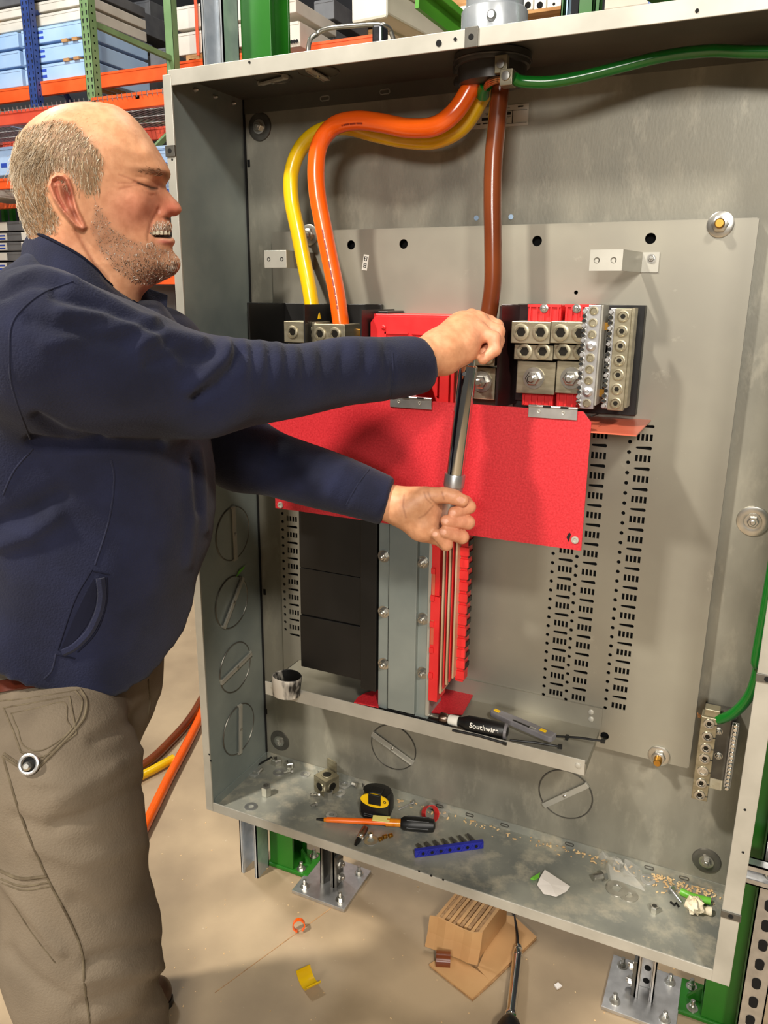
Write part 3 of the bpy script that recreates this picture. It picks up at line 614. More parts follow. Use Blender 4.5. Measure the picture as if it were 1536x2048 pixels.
# black filler panels on the left of the bus
YF = -0.150
x0, x1, z0, z1 = rect(601, 1030, 722, 1375, YF)
zr = [PY(660, y, YF)[2] for y in (1030, 1145, 1240, 1345)]
for k, (za, zb) in enumerate(zip(zr[:-1], zr[1:])):
    MB().box((x0, YF-(0.003 if k == 2 else 0), zb+0.0006), (x1, -0.06, (1.33 if k == 0 else za-0.0006))).build('filler_panel', 'black_plastic', INT, bevel=0.0008)
MB().box((x1+0.003, YF-0.008, zr[-1]-0.015), (PY(756, 1200, YF)[0], -0.06, 1.33)).build('filler_edge', 'black_plastic', INT, bevel=0.0008)
MB().box((x1, YF-0.004, zr[-1]), (x1+0.003, -0.06, 1.33)).build('filler_edge', 'lug_dark', INT)
# red foot barriers at the bottom
m_ = MB(); q1 = PY(868, 1400, -0.155); q2 = PY(943, 1388, -0.10)
m_.prism([PZ(845, 1425, 0.738), PZ(925, 1430, 0.738), PZ(948, 1388, 0.738), PZ(862, 1370, 0.738)], (0, 0, 0.0025)); m_.build('foot_barrier', 'red_fibre', INT)
m_ = MB(); m_.prism([PZ(708, 1406, 0.738), PZ(757, 1416, 0.738), PZ(757, 1380, 0.738), PZ(730, 1388, 0.738), PZ(716, 1396, 0.738)], (0, 0, 0.0025)); m_.build('foot_barrier', 'red_fibre', INT)
# bottom tray bracket with front lip
YT = -0.162; XA, XB2 = PY(533, 1370, YT)[0], 0.803; zf, zlip0, zlip1 = 0.728, 0.706, 0.737
tray = MB().box((XA, YT, zf-0.002), (XB2, PAN-0.002, zf)).build('tray_floor', 'galv_pan', INT)
MB().box((XA-0.002, YT-0.002, zlip0), (XB2, YT, zlip1)).build('tray_lip', 'galv_edge', INT, bevel=0.0005)
MB().box((XA+0.10, PAN-0.004, zf-0.012), (XB2+0.004, PAN-0.001, 0.773)).build('tray_back', 'galv_pan', INT)
MB().box((XA, YT, zf-0.016), (XA+0.0015, PAN-0.002, zf)).build('tray_end', 'galv_pan', INT)
MB().prism([(XB2, YT, zlip0), (XB2, PAN-0.002, zf-0.012), (XB2, PAN-0.002, zf), (XB2, YT, zlip1-0.008)], (0.0015, 0, 0)).build('tray_end', 'galv_pan', INT)
for (px, py, y) in ((1182, 1424, PAN-0.004), (1182, 1438, PAN-0.004), (1156, 1531, YT-0.002), (546, 1374, YT-0.002)):
    q = PY(px, py, y); MB().lathe((q[0], y, q[2]), (0, -1, 0), [(0, 0.0058), (0.0016, 0.0052), (0.0024, 0.003)], 14).build('tray_rivet', 'galv_edge', tray, True)
# ================================================================== conduit, hub and cables
cx, cy = 0.553, -0.100
CON = thing('conduit', (cx, cy, ZT), 'grey steel conduit with clamp coupling entering the enclosure top', 'conduit')
MB().lathe((cx, cy, ZT-0.03), (0, 0, 1), [(0, 0.037), (0.0, 0.0455), (0.9, 0.0455), (0.9, 0.037)], 40).build('pipe', 'zinc_light', CON, True)
cp = MB().lathe((cx, cy, ZT+t), (0, 0, 1), [(0, 0.0525), (0.055, 0.0525), (0.058, 0.0505), (0.058, 0.045)], 44).build('coupling', 'zinc_light', CON, True)
MB().lathe((cx+0.012, cy-0.051, ZT+0.04), (0.2, -1, 0), [(0, 0.008), (0.004, 0.0075), (0.007, 0.005)], 14).build('coupling_screw', 'satin', cp, True)
hb = MB().lathe((cx, cy, ZT-0.046), (0, 0, 1), [(0, 0.044), (0.002, 0.0535), (0.026, 0.0555), (0.027, 0.060), (0.034, 0.062), (0.044, 0.062), (0.0455, 0.055)], 44).build('bushing', 'conduit_grey', CON, True)
MB().ring((cx, cy, ZT-0.012), (0, 0, 1), 0.0615, 0.0022, 44, 6).build('locknut_rim', 'conduit_grey', hb, True)
gl = PY(1003, 131, cy-0.058); gl2 = PY(1014, 155, cy-0.062)
k = MB().box((gl[0]-0.010, cy-0.062, gl[2]-0.011), (gl[0]+0.010, cy-0.050, gl[2]+0.014)).build('ground_lug', 'lug', CON, bevel=0.001)
MB().lathe((gl[0], cy-0.062, gl[2]+0.001), (0, -1, 0), [(0, 0.0068), (0.0025, 0.006), (0.0028, 0.003)], 14).build('lug_screw', 'steel', k, True)
k = MB().box((gl2[0]-0.010, cy-0.068, gl2[2]-0.012), (gl2[0]+0.010, cy-0.046, gl2[2]+0.011)).build('ground_lug', 'lug', CON, bevel=0.001)
MB().lathe((gl2[0], cy-0.068, gl2[2]+0.001), (0, -1, 0), [(0, 0.0075), (0.003, 0.0065), (0.0034, 0.003)], 14).build('lug_screw', 'steel', k, True)
for (px, py) in ((915, 138), (917, 164)):
    q = PY(px, py, -0.10); MB().lathe((q[0], q[1], q[2]), (-0.4, -1, 0), [(-0.01, 0.005), (0.0, 0.008), (0.004, 0.008), (0.005, 0.005)], 12).build('bushing_screw', 'conduit_grey', CON, True)

def cable(name, m, pts, r, label, n=16, seg=7):
    mb = MB(); mb.tube(catmull(pts, seg), r, n); o = mb.build(name, m, None, True); return tag(o, label, 'cable')
O_pts = [np.array([cx-0.014, cy-0.012, ZT-0.02]), PY(938, 182, -.112), PY(908, 226, -.118), PY(868, 253, -.120), PY(815, 256, -.120), PY(762, 246, -.120), PY(712, 241, -.120), PY(668, 252, -.120), PY(640, 287, -.121), PY(632, 335, -.122), PY(635, 390, -.123), PY(647, 455, -.124), PY(661, 525, -.125), PY(673, 585, -.127), PY(681, 640, -.128), PY(683, 652, -.128)]
oc = cable('power_cable', 'orange_wire', O_pts, 0.0157, 'thick orange cable bending from the conduit into the middle left lug')
Y_pts = [np.array([cx-0.004, cy+0.016, ZT-0.02]), PY(958, 205, -.078), PY(922, 256, -.076), PY(870, 281, -.074), PY(810, 280, -.072), PY(750, 268, -.072), PY(690, 254, -.074), PY(638, 264, -.08), PY(602, 296, -.086), PY(583, 345, -.092), PY(583, 400, -.10), PY(594, 455, -.108), PY(607, 520, -.115), PY(619, 580, -.12), PY(628, 640, -.122)]
cable('power_cable', 'yellow_wire', Y_pts, 0.0140, 'thick yellow cable dropping behind a black barrier at far left')
B_pts = [np.array([cx+0.022, cy-0.004, ZT-0.02]), PY(1000, 185, -.105), PY(994, 245, -.11), PY(987, 320, -.115), PY(985, 400, -.118), PY(986, 480, -.119), PY(986, 560, -.119), PY(981, 605, -.119), PY(974, 645, -.119)]
cable('power_cable', 'brown_wire', B_pts, 0.0149, 'thick brown cable hanging straight down from the conduit to the lugs')
G_pts = [np.array([gl2[0]+0.010, cy-0.058, gl2[2]-0.001]), PY(1045, 163, -.150), PY(1100, 164, -.14), PY(1165, 153, -.13), PY(1240, 134, -.12), PY(1320, 114, -.11), PY(1400, 103, -.105), PY(1470, 103, -.105), (1.025, -.11, 1.862), (1.052, -.125, 1.79), (1.058, -.135, 1.65), (1.0585, -.135, 1.4), (1.0595, -.135, 1.25), (1.058, -.137, 1.1), (1.055, -.136, 0.98), PY(1519, 1325, -.125), PY(1502, 1385, -.108), PY(1470, 1424, -.09), PY(1432, 1440, -.068), PY(1405, 1434, -.062)]
cable('ground_cable', 'green_wire', G_pts, 0.0086, 'green ground cable curving along the enclosure top and down the right side')
mb = MB(); mb.tube([PY(966, 192, -.10), PY(967, 178, -.112), PY(972, 170, -.12)], 0.0105, 14); gs = mb.build('ground_tail', 'green_wire', None, True); tag(gs, 'short green cable stub with bare copper strands beside the brown cable', 'cable')
mb = MB()
for k in range(9):
    an = 2*math.pi*k/9; ox = np.array([0, 0.0045*math.cos(an), 0.0045*math.sin(an)])
    mb.tube(catmull([PY(968, 177, -.115)+ox, PY(978, 166, -.145)+ox*0.9, PY(995, 160, -.160)+ox*0.8, np.array([gl2[0]-0.004, cy-0.058, gl2[2]-0.001])+ox*0.6], 4), 0.0017, 6)
mb.build('copper_strand', 'copper', gs, True)
# printed legend along the orange cable (rows of tiny characters) and its factory print near the bend
mb = MB(); path = catmull(O_pts, 24); oc_c = np.array(path); cnt = 0
for i in range(len(path)-1):
    p = oc_c[i]; t_ = oc_c[min(i+1, len(path)-1)]-oc_c[max(i-1, 0)]; t_ /= np.linalg.norm(t_)
    tocam = CAM-p; tocam -= t_*np.dot(tocam, t_); tocam /= np.linalg.norm(tocam); side = np.cross(t_, tocam)
    pyx = project(p)
    if (460 < pyx[1] < 620 or (255 > pyx[1] > 200 and 690 < pyx[0] < 735)) and i % 7 != 0:
        nrm = tocam*0.95+side*(0.18 if pyx[1] > 300 else 0.3)*(1 if pyx[1] > 300 else -1); nrm /= np.linalg.norm(nrm); s2 = np.cross(t_, nrm)
        mb.obox(p+nrm*0.01575, t_*0.0011, s2*0.0013, nrm*0.0002)
tag(mb.build('cable_print', 'print_dark_orange', oc), kind='stuff')

# ================================================================== ground bar at the lower right
GB = thing('ground_bar', PY(1405, 1600, -0.03), 'ground terminal bar with seven round screws at the lower right', 'terminal bar')
yg = -0.078; x0 = PY(1396, 1432, yg)[0]; x1 = PY(1427, 1436, yg)[0]; za = PY(1411, 1434, yg)[2]; zb = PY(1397, 1600, yg)[2]
x0, x1 = 0.984, 1.0115
bar = MB().box((x0, yg, zb), (x1, yg+0.028, za)).build('bar', 'lug', GB, bevel=0.001)
for k, (px, py) in enumerate(((1410, 1446), (1409, 1472), (1406, 1495), (1404, 1516), (1401, 1541), (1398, 1565), (1395, 1589))):
    q = PY(px, py, yg); c = np.array([(x0+x1)/2, yg, q[2]])
    s_ = MB().lathe(c, (0, -1, 0), [(0, 0.0098), (0.0025, 0.0092), (0.003, 0.0062), (0.0006, 0.0056), (0.0006, 0.0003)], 20).build('terminal_screw', 'steel', bar, True)
    MB().lathe(c+np.array([0, -0.0007, 0]), (0, -1, 0), [(0, 0.0045), (0.0006, 0.0044)], 6).build('hex_socket', 'lug_dark' if k != 4 else 'steel', s_)
    MB().obox(c+np.array([0.0118, -0.0004, -0.0002]), (0.0022, 0, 0.0004), (0, 0.0004, 0), (0, 0, 0.0008)).build('torque_mark', 'print', bar)
top = MB().box((x0+0.004, yg+0.004, za), (x1+0.002, yg+0.026, za+0.014)).build('bar_end', 'lug', GB, bevel=0.001)
xs0, xs1 = x1+0.001, PY(1452, 1490, -0.05)[0]
mp_ = MB().box((x1-0.002, -0.052, zb+0.035), (xs1+0.004, -0.04, za+0.004)).build('mount_plate', 'galv_dark', GB, bevel=0.001)
for py in (1462, 1511): q = PY(1437, py, -0.052); mb = MB(); hexbolt(mb, (q[0], -0.052, q[2]), (0, -1, 0), 0.006, 0.006, 0.2, 1.2); mb.build('mount_screw', 'steel', mp_)
MB().box((x1-0.001, -0.05, zb+0.012), (xs1+0.003, -0.001, zb+0.034)).build('mount_foot', 'cream_wad', GB, bevel=0.002)
MB().box((x0+0.003, -0.04, za-0.03), (x1+0.03, -0.001, za-0.01)).build('mount_foot', 'galv_dark', GB)
a = PY(1470, 1452, -0.06); b_ = PY(1455, 1577, -0.06); xx = (a[0]+b_[0])/2
rl = MB().box((xx-0.006, -0.058, b_[2]), (xx+0.006, -0.046, a[2])).build('terminal_rail', 'satin', GB, bevel=0.0008)
for k in range(17):
    z = a[2]+(b_[2]-a[2])*k/16; mb = MB(); mb.lathe((xx, -0.056, z), (0, -1, 0), [(0, 0.0042), (0.005, 0.0042), (0.006, 0.003), (0.006, 0.001)], 10); mb.build('rail_screw', 'chrome', rl, True)
MB().box((xs1, -0.05, b_[2]+0.01), (xx, -0.044, a[2]-0.01)).build('rail_web', 'galv_dark', GB)
# copper tails that stick out of the bar
mb = MB()
for k in range(3): mb.tube([np.array([x0, yg+0.012+k*0.003, za-0.010]), np.array([x0-0.006-0.001*k, yg+0.01+k*0.003, za-0.008+k*0.002])], 0.0012, 6)
mb.build('copper_tail', 'copper', GB)

# ================================================================== stand: strut legs, base plates, green posts
def strut(mb, x, y, z0, z1, w_=0.041, face=-1, th=0.0028, lip=0.008):          # C-channel, open side towards face*Y
    mb.box((x-w_/2, y-w_/2, z0), (x-w_/2+th, y+w_/2, z1)); mb.box((x+w_/2-th, y-w_/2, z0), (x+w_/2, y+w_/2, z1))
    yb_ = y-face*w_/2; mb.box((x-w_/2, min(yb_, yb_+face*th), z0), (x+w_/2, max(yb_, yb_+face*th), z1))
    yo = y+face*w_/2
    for s_ in (-1, 1):
        mb.box((x+s_*(w_/2-lip/2)-lip/2, min(yo, yo-face*th), z0), (x+s_*(w_/2-lip/2)+lip/2, max(yo, yo-face*th), z1))
        xi = x+s_*(w_/2-lip); mb.box((xi-0.0012, min(yo, yo-face*0.007), z0), (xi+0.0012, max(yo, yo-face*0.007), z1))
def anchor(parent, x, y, z):
    mb = MB(); mb.lathe((x, y, z), (0, 0, 1), [(0, 0.0125), (0.002, 0.0125)], 20); mb.lathe((x, y, z+0.002), (0, 0, 1), [(0, 0.0085), (0.008, 0.0085), (0.0088, 0.0075)], 6); mb.lathe((x, y, z+0.010), (0, 0, 1), [(0, 0.005), (0.012, 0.005), (0.013, 0.004)], 12)
    mb.build('anchor_bolt', 'steel', parent, True)
def leg(px_, plate, label, sx):
    x0, x1, y0, y1 = plate; xc, yc = (x0+x1)/2, (y0+y1)/2
    T = thing('strut_stand', (xc, yc, 0), label, 'strut stand', 'strut stands under the enclosure')
    bp = MB().box((x0, y0, 0.0005), (x1, y1, 0.010)).build('base_plate', 'satin', T, bevel=0.0012)
    for (ax, ay) in ((0.16, 0.16), (0.84, 0.16), (0.16, 0.84), (0.84, 0.84)): anchor(bp, x0+ax*(x1-x0), y0+ay*(y1-y0), 0.010)
    ch = MB(); strut(ch, px_, yc-0.004, 0.0105, ZT-0.2); c_ = ch.build('channel', 'galv_dark' if sx > 0 else 'satin', T)
    ab = MB(); xx = px_+sx*0.0245; ab.box((xx-0.004, yc-0.022, 0.010), (xx+0.004, yc+0.016, 0.105)); br_ = ab.build('angle_bracket', 'galv_dark', T, bevel=0.001)
    for zz in (0.032, 0.075): mb = MB(); hexbolt(mb, (xx+sx*0.004, yc-0.003, zz), (sx, 0, 0), 0.010, 0.010, 0.3); mb.build('bracket_bolt', 'steel', br_)
    for zz in (0.03, 0.066, 0.10, 0.14, 0.18, 0.22, 0.26): MB().lathe((px_, yc+0.0135, zz), (0, -1, 0), [(0, 0.0075), (0.0006, 0.0075)], 14).build('channel_hole', 'hole', c_)
    return T
leg(0.118, (0.041, 0.200, 0.034, 0.194), 'strut channel leg on a square floor plate under the left half', 1)
leg(0.938, (0.855, 1.013, 0.032, 0.192), 'strut channel leg on a square floor plate under the right half', -1)
for (xc, side, lab) in ((-0.032, 1, 'green painted steel post standing behind the enclosure left edge'), (1.096, -1, 'green painted steel post standing behind the enclosure right edge')):
    T = thing('green_post', (xc, 0.14, 0), lab, 'post')
    ib = MB(); ib.box((xc-0.037, 0.100, 0.012), (xc+0.037, 0.107, 2.75)); ib.box((xc-0.037, 0.170, 0.012), (xc+0.037, 0.177, 2.75)); ib.box((xc-0.0035, 0.107, 0.012), (xc+0.0035, 0.170, 2.75)); 
    ib.build('column', 'green_paint', T, bevel=0.001)
    bp = MB().box((xc-0.045 if side > 0 else xc-0.085, 0.095, 0.0005), (xc+0.085 if side > 0 else xc+0.045, 0.192, 0.012)).build('foot_plate', 'green_paint', T, bevel=0.003)
    for (ax, ay) in ((0.056*side, 0.112), (0.062*side, 0.172)): anchor(bp, xc+ax, ay, 0.012)
    MB().prism([(xc+side*0.04, 0.138, 0.012), (xc+side*0.07, 0.138, 0.012), (xc+side*0.04, 0.138, 0.05)], (0, 0.008, 0)).build('gusset', 'green_paint', T)
# tall perforated strut channels outside the posts
T = thing('strut_post', (-0.098, 0.068, 0), 'tall bare strut channel beside the left green post', 'strut post'); ch = MB(); strut(ch, -0.0985, 0.068, 0, 2.75, 0.055); ch.build('channel', 'zinc_light', T)
T = thing('strut_post', (1.145, 0.07, 0), 'perforated strut channel with round holes beside the right green post', 'strut post'); ch = MB(); xq = 1.150; strut(ch, xq, 0.075, 0, 2.75, 0.047, face=1); c_ = ch.build('channel', 'satin', T)
for k in range(26):
    z = 0.045+0.048*k; P = []
    for i in range(14):
        an = 2*math.pi*i/14; P.append((xq+0.0088*math.cos(an), 0.0505, z+(0.005 if math.sin(an) >= 0 else -0.005)+0.0088*math.sin(an)))
    MB().prism(P, (0, 0.0008, 0)).build('channel_hole', 'hole', c_)
T = thing('strut_rail', (1.2, 0.03, 0.45), 'horizontal strut channel bolted across the right strut post', 'strut rail')
zr_ = PY(1510, 1738, 0.03)[2]; ch = MB(); ch.box((1.085, 0.030, zr_-0.022), (1.5, 0.034, zr_+0.022)); ch.box((1.085, 0.008, zr_+0.019), (1.5, 0.034, zr_+0.022)); ch.box((1.085, 0.008, zr_-0.022), (1.5, 0.034, zr_-0.019)); ch.box((1.085, 0.008, zr_+0.010), (1.5, 0.0105, zr_+0.022)); ch.box((1.085, 0.008, zr_-0.022), (1.5, 0.0105, zr_-0.010)); ch.build('channel', 'satin', T)
mb = MB(); hexbolt(mb, (1.140, 0.030, zr_), (0, -1, 0), 0.010, 0.010, 0.3); mb.build('rail_bolt', 'steel', T)

# ================================================================== loose things on the enclosure floor
ZF = ZB
def onfloor(px, py, h=0.0, z=ZF): q = PZ(px, py, z+h); return np.array([q[0], q[1], z])
def frame2(an): return np.array([math.cos(an), math.sin(an), 0]), np.array([-math.sin(an), math.cos(an), 0])
def place(mb, name, m, loc, label, cat, group=None, smooth=True, bevel=0.0, rot=0.0):
    o = mb.build(name, m, None, smooth, bevel); o.location = tuple(map(float, loc)); o.rotation_euler = (0, 0, rot); return tag(o, label, cat, group)
def nutmesh(r, h): return MB().lathe((0, 0, 0), (0, 0, 1), [(0, r*0.55), (0, r*0.92), (h*0.1, r), (h*0.9, r), (h, r*0.9), (h, r*0.58), (h*0.1, r*0.55)], 6, close=True)
for (px, py, r, h, lab) in ((554, 1527, 0.0115, 0.013, 'shiny steel hex nut beside the black rod in the back left corner'), (579, 1533, 0.0108, 0.012, 'steel hex nut between two other nuts near the back left corner'),
                            (595, 1530, 0.006, 0.008, 'smallest hex nut in the row near the back left corner'), (608, 1534, 0.007, 0.014, 'upright steel nut against the aluminium lug block'),
                            (533, 1590, 0.0095, 0.022, 'tall coupling nut standing alone near the left wall'), (657, 1594, 0.0085, 0.014, 'steel nut just right of the aluminium lug block'),
                            (729, 1572, 0.006, 0.009, 'small dark nut behind the tape measure'), (744, 1574, 0.0065, 0.009, 'small bright nut behind the tape measure'),
                            (643, 1548, 0.0075, 0.008, 'steel nut behind the aluminium lug block'), (1308, 1823, 0.0072, 0.011, 'small hex nut alone on the right half of the enclosure floor'),
                            (741, 1671, 0.0045, 0.005, 'tiny nut under the orange screwdriver shaft')):
    place(nutmesh(r*1.25, h*1.2), 'hex_nut', 'steel' if 'dark' not in lab else 'galv_dark', onfloor(px, py), lab, 'nut', 'loose hex nuts on the enclosure floor', False, 0, random.random())
def washer(r): return MB().lathe((0, 0, 0), (0, 0, 1), [(0.0002, r*0.42), (0.0002, r), (0.0016, r*0.98), (0.0018, r*0.45)], 26, close=True)
for (px, py, r, lab) in ((509, 1546, 0.0125, 'dull flat washer by the left wall below the black rod'), (558, 1545, 0.0125, 'dull flat washer in front of the nuts in the left corner'),
                         (689, 1570, 0.0125, 'dark flat washer right of the lug block'), (680, 1586, 0.0115, 'thin flat washer below the dark washer'), (502, 1614, 0.0125, 'flat washer nearest the front left corner'),
                         (663, 1631, 0.0105, 'small washer above the screwdriver tip'), (741, 1682, 0.0135, 'flat washer below the orange screwdriver beside brass screws'), (611, 1549, 0.010, 'washer half hidden behind the lug block'),
                         (1234, 1778, 0.0225, 'large fender washer beside the plastic bag'), (1257, 1791, 0.0185, 'bright washer partly under the large fender washer'), (1296, 1760, 0.0125, 'dull washer behind the plastic bag')):
    place(washer(r*(1.2 if r < 0.014 else 1.0)), 'flat_washer', 'steel' if 'bright' in lab or 'large' in lab else 'satin', onfloor(px, py)+np.array([0, 0, 0.0002 if 'bright' not in lab else 0.0]), lab, 'washer', 'loose flat washers on the enclosure floor')
def boltmesh(r, L, hr, hh, hexh=True, flat=True):
    mb = MB(); mb.lathe((0, 0, hr if flat else 0), (1, 0, 0), [(0, hr), (hh, hr)], 6 if hexh else 14)
    prof = [(hh, r)]
    n = max(4, int(L/0.0016))
    for k in range(n): prof += [(hh+L*(k+0.3)/n, r*1.04), (hh+L*(k+0.8)/n, r*0.9)]
    prof += [(hh+L, r*0.7)]
    mb.lathe((0, 0, hr if flat else 0), (1, 0, 0), prof, 10); return mb
for (px, py, r, L, hr, hh, an, lab) in ((585, 1546, 0.0025, 0.015, 0.004, 0.003, 3.9, 'little machine screw below the nuts near the left corner'), (526, 1520, 0.0025, 0.012, 0.004, 0.003, 4.2, 'little screw above the black rod in the back left corner'),
                                       (524, 1541, 0.003, 0.012, 0.004, 0.003, 4.8, 'screw between two dull washers near the left wall'), (634, 1612, 0.0024, 0.009, 0.0042, 0.003, 4.0, 'tiny screw in front of the lug block'),
                                       (640, 1592, 0.003, 0.016, 0.003, 0.003, 3.6, 'dark set screw lying against the lug block front'), (715, 1576, 0.003, 0.010, 0.0045, 0.004, 3.0, 'screw behind the tape measure left side'),
                                       (1210, 1759, 0.0055, 0.017, 0.0085, 0.006, 3.85, 'zinc hex bolt beside the plastic bag'), (539, 1506, 0.003, 0.008, 0.006, 0.004, 5.0, 'blue zinc screw in the very back left corner')):
    mb = boltmesh(r*1.25, L*1.2, hr*1.25, hh*1.25); place(mb, 'loose_bolt', 'steel', onfloor(px, py), lab, 'bolt', 'loose bolts and screws on the enclosure floor', False, 0, an)
def nail(p, q, r, hr, lab):
    a = onfloor(*p); b = onfloor(*q); an = math.atan2(b[1]-a[1], b[0]-a[0]); L = np.linalg.norm(b-a)
    mb = MB(); mb.lathe((0, 0, hr), (1, 0, 0), [(0, hr), (0.0018, hr)], 16); mb.tube([(0.0018, 0, hr), (L*0.85, 0, r+0.001), (L, 0, r+0.0005)], [r, r, r*0.4], 10)
    return place(mb, 'tek_screw', 'satin', a, lab, 'screw', None, True, 0, an)
nail((826, 1610), (797, 1621), 0.0018, 0.0055, 'long flat-head screw lying between tape measure and red tape')
nail((1341, 1786), (1363, 1808), 0.0030, 0.0085, 'round-head bolt lying beside the green wire offcut')
a = onfloor(502, 1540); b_ = onfloor(568, 1508); mb = MB(); mb.tube([a+np.array([0, 0, 0.003]), b_+np.array([0, 0, 0.012])], 0.0022, 8); tag(mb.build('black_rod', 'black_rubber', None, True), 'thin black rod lying across the back left corner', 'rod')
# aluminium lug block left loose
T = thing('loose_lug', onfloor(640, 1578), 'loose aluminium lug block with round cable holes left of tape measure', 'lug')
c0 = onfloor(639, 1590); ux, uy = frame2(-0.35); s_ = 0.0205; cz = np.array([0, 0, 1.0])
ctr = c0+uy*0.022+cz*0.022
blk = MB().obox(ctr, ux*0.021, uy*0.021, cz*0.021).build('lug_body', 'lug', T, bevel=0.001)
for (d, off) in ((-uy, ux*0.0), (ux, uy*0.0), (cz, uy*0.002)):
    mb = MB(); mb.lathe(ctr+d*0.0208+off, d, [(0.0002, 0.0135), (0.0012, 0.013), (0.0014, 0.0108), (0.0005, 0.0105), (0.0005, 0.0003)], 24); h_ = mb.build('cable_hole', 'lug', blk, True)
    MB().lathe(ctr+d*0.0208+off, d, [(0.0005, 0.0098), (0.001, 0.0098)], 20).build('hole_core', 'lug_dark', blk)
MB().obox(ctr+uy*0.026+cz*0.014-ux*0.010, ux*0.0155, uy*0.0022, cz*0.030).build('lug_tang', 'lug', T, bevel=0.001)
# tape measure
T = thing('tape_measure', onfloor(748, 1643), 'yellow and black tape measure standing on the enclosure floor', 'tape measure')
bc = onfloor(749, 1644); ux, uy = frame2(0.15); prof = []
W2, HH = 0.034, 0.066
for i in range(24):
    an = 2*math.pi*i/24; x = W2*math.copysign(abs(math.cos(an))**0.55, math.cos(an)); z = HH/2+HH/2*math.copysign(abs(math.sin(an))**0.6, math.sin(an)); prof.append(bc+ux*x+cz*z+uy*0.0)
body = MB().prism(prof, uy*0.040).build('case', 'black_rubber', T, True, 0.004, 3)
for k in range(3): MB().tube(catmull([bc+ux*(-0.024+0.0*k)+cz*(0.008+0.005*k)-uy*0.0005, bc+cz*(0.007+0.005*k)-uy*0.0005, bc+ux*0.024+cz*(0.008+0.005*k)-uy*0.0005], 4), 0.0011, 6).build('grip_rib', 'black_plastic', body, True)
tp = []
for i in range(20):
    an = 2*math.pi*i/20; tp.append(bc+ux*0.0325*math.cos(an)+cz*0.0672+uy*(0.021+0.0235*math.sin(an)))
yt = MB().prism(tp, cz*0.0015).build('top_cap', 'black_plastic', T, True, 0.0005)
tp2 = []
for i in range(18):
    an = 2*math.pi*i/18; tp2.append(bc+ux*0.0325*math.cos(an)-uy*0.0012+cz*(0.0545+0.0165*math.sin(an)))
MB().prism(tp2, uy*0.003).build('yellow_face', 'yellow_plastic', T, True)
MB().obox(bc+ux*0.0005+cz*0.0705+uy*0.014, ux*0.0145, uy*0.012, cz*0.0028).build('lock_button', 'black_plastic', T, bevel=0.0015)
MB().obox(bc+ux*0.0005+cz*0.0585-uy*0.002, ux*0.0145, uy*0.002, cz*0.0125).build('lock_slot', 'black_plastic', T, bevel=0.0012)
MB().ring(bc+ux*0.0235+cz*0.056-uy*0.0016, -uy, 0.0026, 0.0008, 14, 5).build('cap_mark', 'black_plastic', T, True)
# insulated screwdriver
a = onfloor(633, 1643); b_ = onfloor(872, 1664); d = b_-a; L = np.linalg.norm(d); d /= L; hh = 0.0155
T = thing('screwdriver', a, 'orange insulated screwdriver with black grip in front of the tape measure', 'screwdriver')
ax = lambda f: a+d*L*f+np.array([0, 0, 0.006+(hh-0.006)*min(1, f/0.72)])
def seg(nm, m, f0, f1, r0, r1=None, n=18, prt=None, ends=True):
    mb = MB(); mb.tube([ax(f0), ax((f0+f1)/2), ax(f1)], [r0, ((r0+(r1 or r0))/2), r1 or r0], n); return mb.build(nm, m, prt or T, True)
seg('tip', 'black_plastic', 0.0, 0.075, 0.0022, 0.0042); seg('collar', 'amber_plastic', 0.065, 0.085, 0.0046)
seg('shaft', 'orange_plastic', 0.085, 0.585, 0.0058, 0.0068); seg('ferrule', 'amber_plastic', 0.585, 0.72, 0.0086)
MB().lathe(ax(0.71), d, [(0, 0.010), (0.006, 0.0145), (L*0.10, 0.0155), (L*0.22, 0.0155), (L*0.27, 0.0135), (L*0.283, 0.006)], 22).build('grip', 'black_rubber', T, True)
for k in range(6):
    an = 2*math.pi*k/6; u1 = np.cross(d, cz); off = u1*math.cos(an)*0.0153+cz*math.sin(an)*0.0153; MB().tube([ax(0.76)+off, ax(0.94)+off], 0.0011, 6).build('grip_ridge', 'black_plastic', T, True)
q = ax(0.545)+np.array([0, 0, 0.0085]); MB().obox(q, d*0.019, np.cross(cz, d)*0.009, cz*0.0006).build('paper_tag', 'yellow_paper', T)
# bit adapter, brass screws
a = onfloor(731, 1662); b_ = onfloor(711, 1696); d2 = (b_-a); L2 = np.linalg.norm(d2); d2 /= L2; T = thing('bit_adapter', a, 'dark burnished hex bit adapter pointing to the front under screwdriver', 'bit adapter')
q0 = a+cz*0.0072
MB().lathe(q0, d2, [(0, 0.006), (0.001, 0.007), (L2*0.5, 0.007)], 14).build('sleeve', 'burnt_steel', T, True)
MB().lathe(q0+d2*L2*0.5, d2, [(0, 0.0072), (0.004, 0.0072), (0.0045, 0.0062), (0.007, 0.0072), (0.010, 0.0070)], 16).build('collar', 'chrome', T, True)
MB().lathe(q0+d2*(L2*0.5+0.010), d2, [(0, 0.0062), (0.006, 0.0055), (L2*0.5-0.011, 0.003)], 10).build('socket_tip', 'black_plastic', T, True)
for i, (px, py) in enumerate(((758, 1683), (767, 1678), (778, 1676))):
    mb = MB(); mb.lathe((0, 0, 0.0048), (1, 0, 0), [(0, 0.0045), (0.003, 0.0048), (0.0035, 0.003), (0.005, 0.003), (0.0055, 0.0046), (0.008, 0.0044)], 14)
    place(mb, 'brass_fitting', 'brass', onfloor(px, py), ('leftmost', 'middle', 'rightmost')[i]+' of three tiny brass fittings below the screwdriver ferrule', 'fitting', 'tiny brass fittings', True, 0, 0.9)
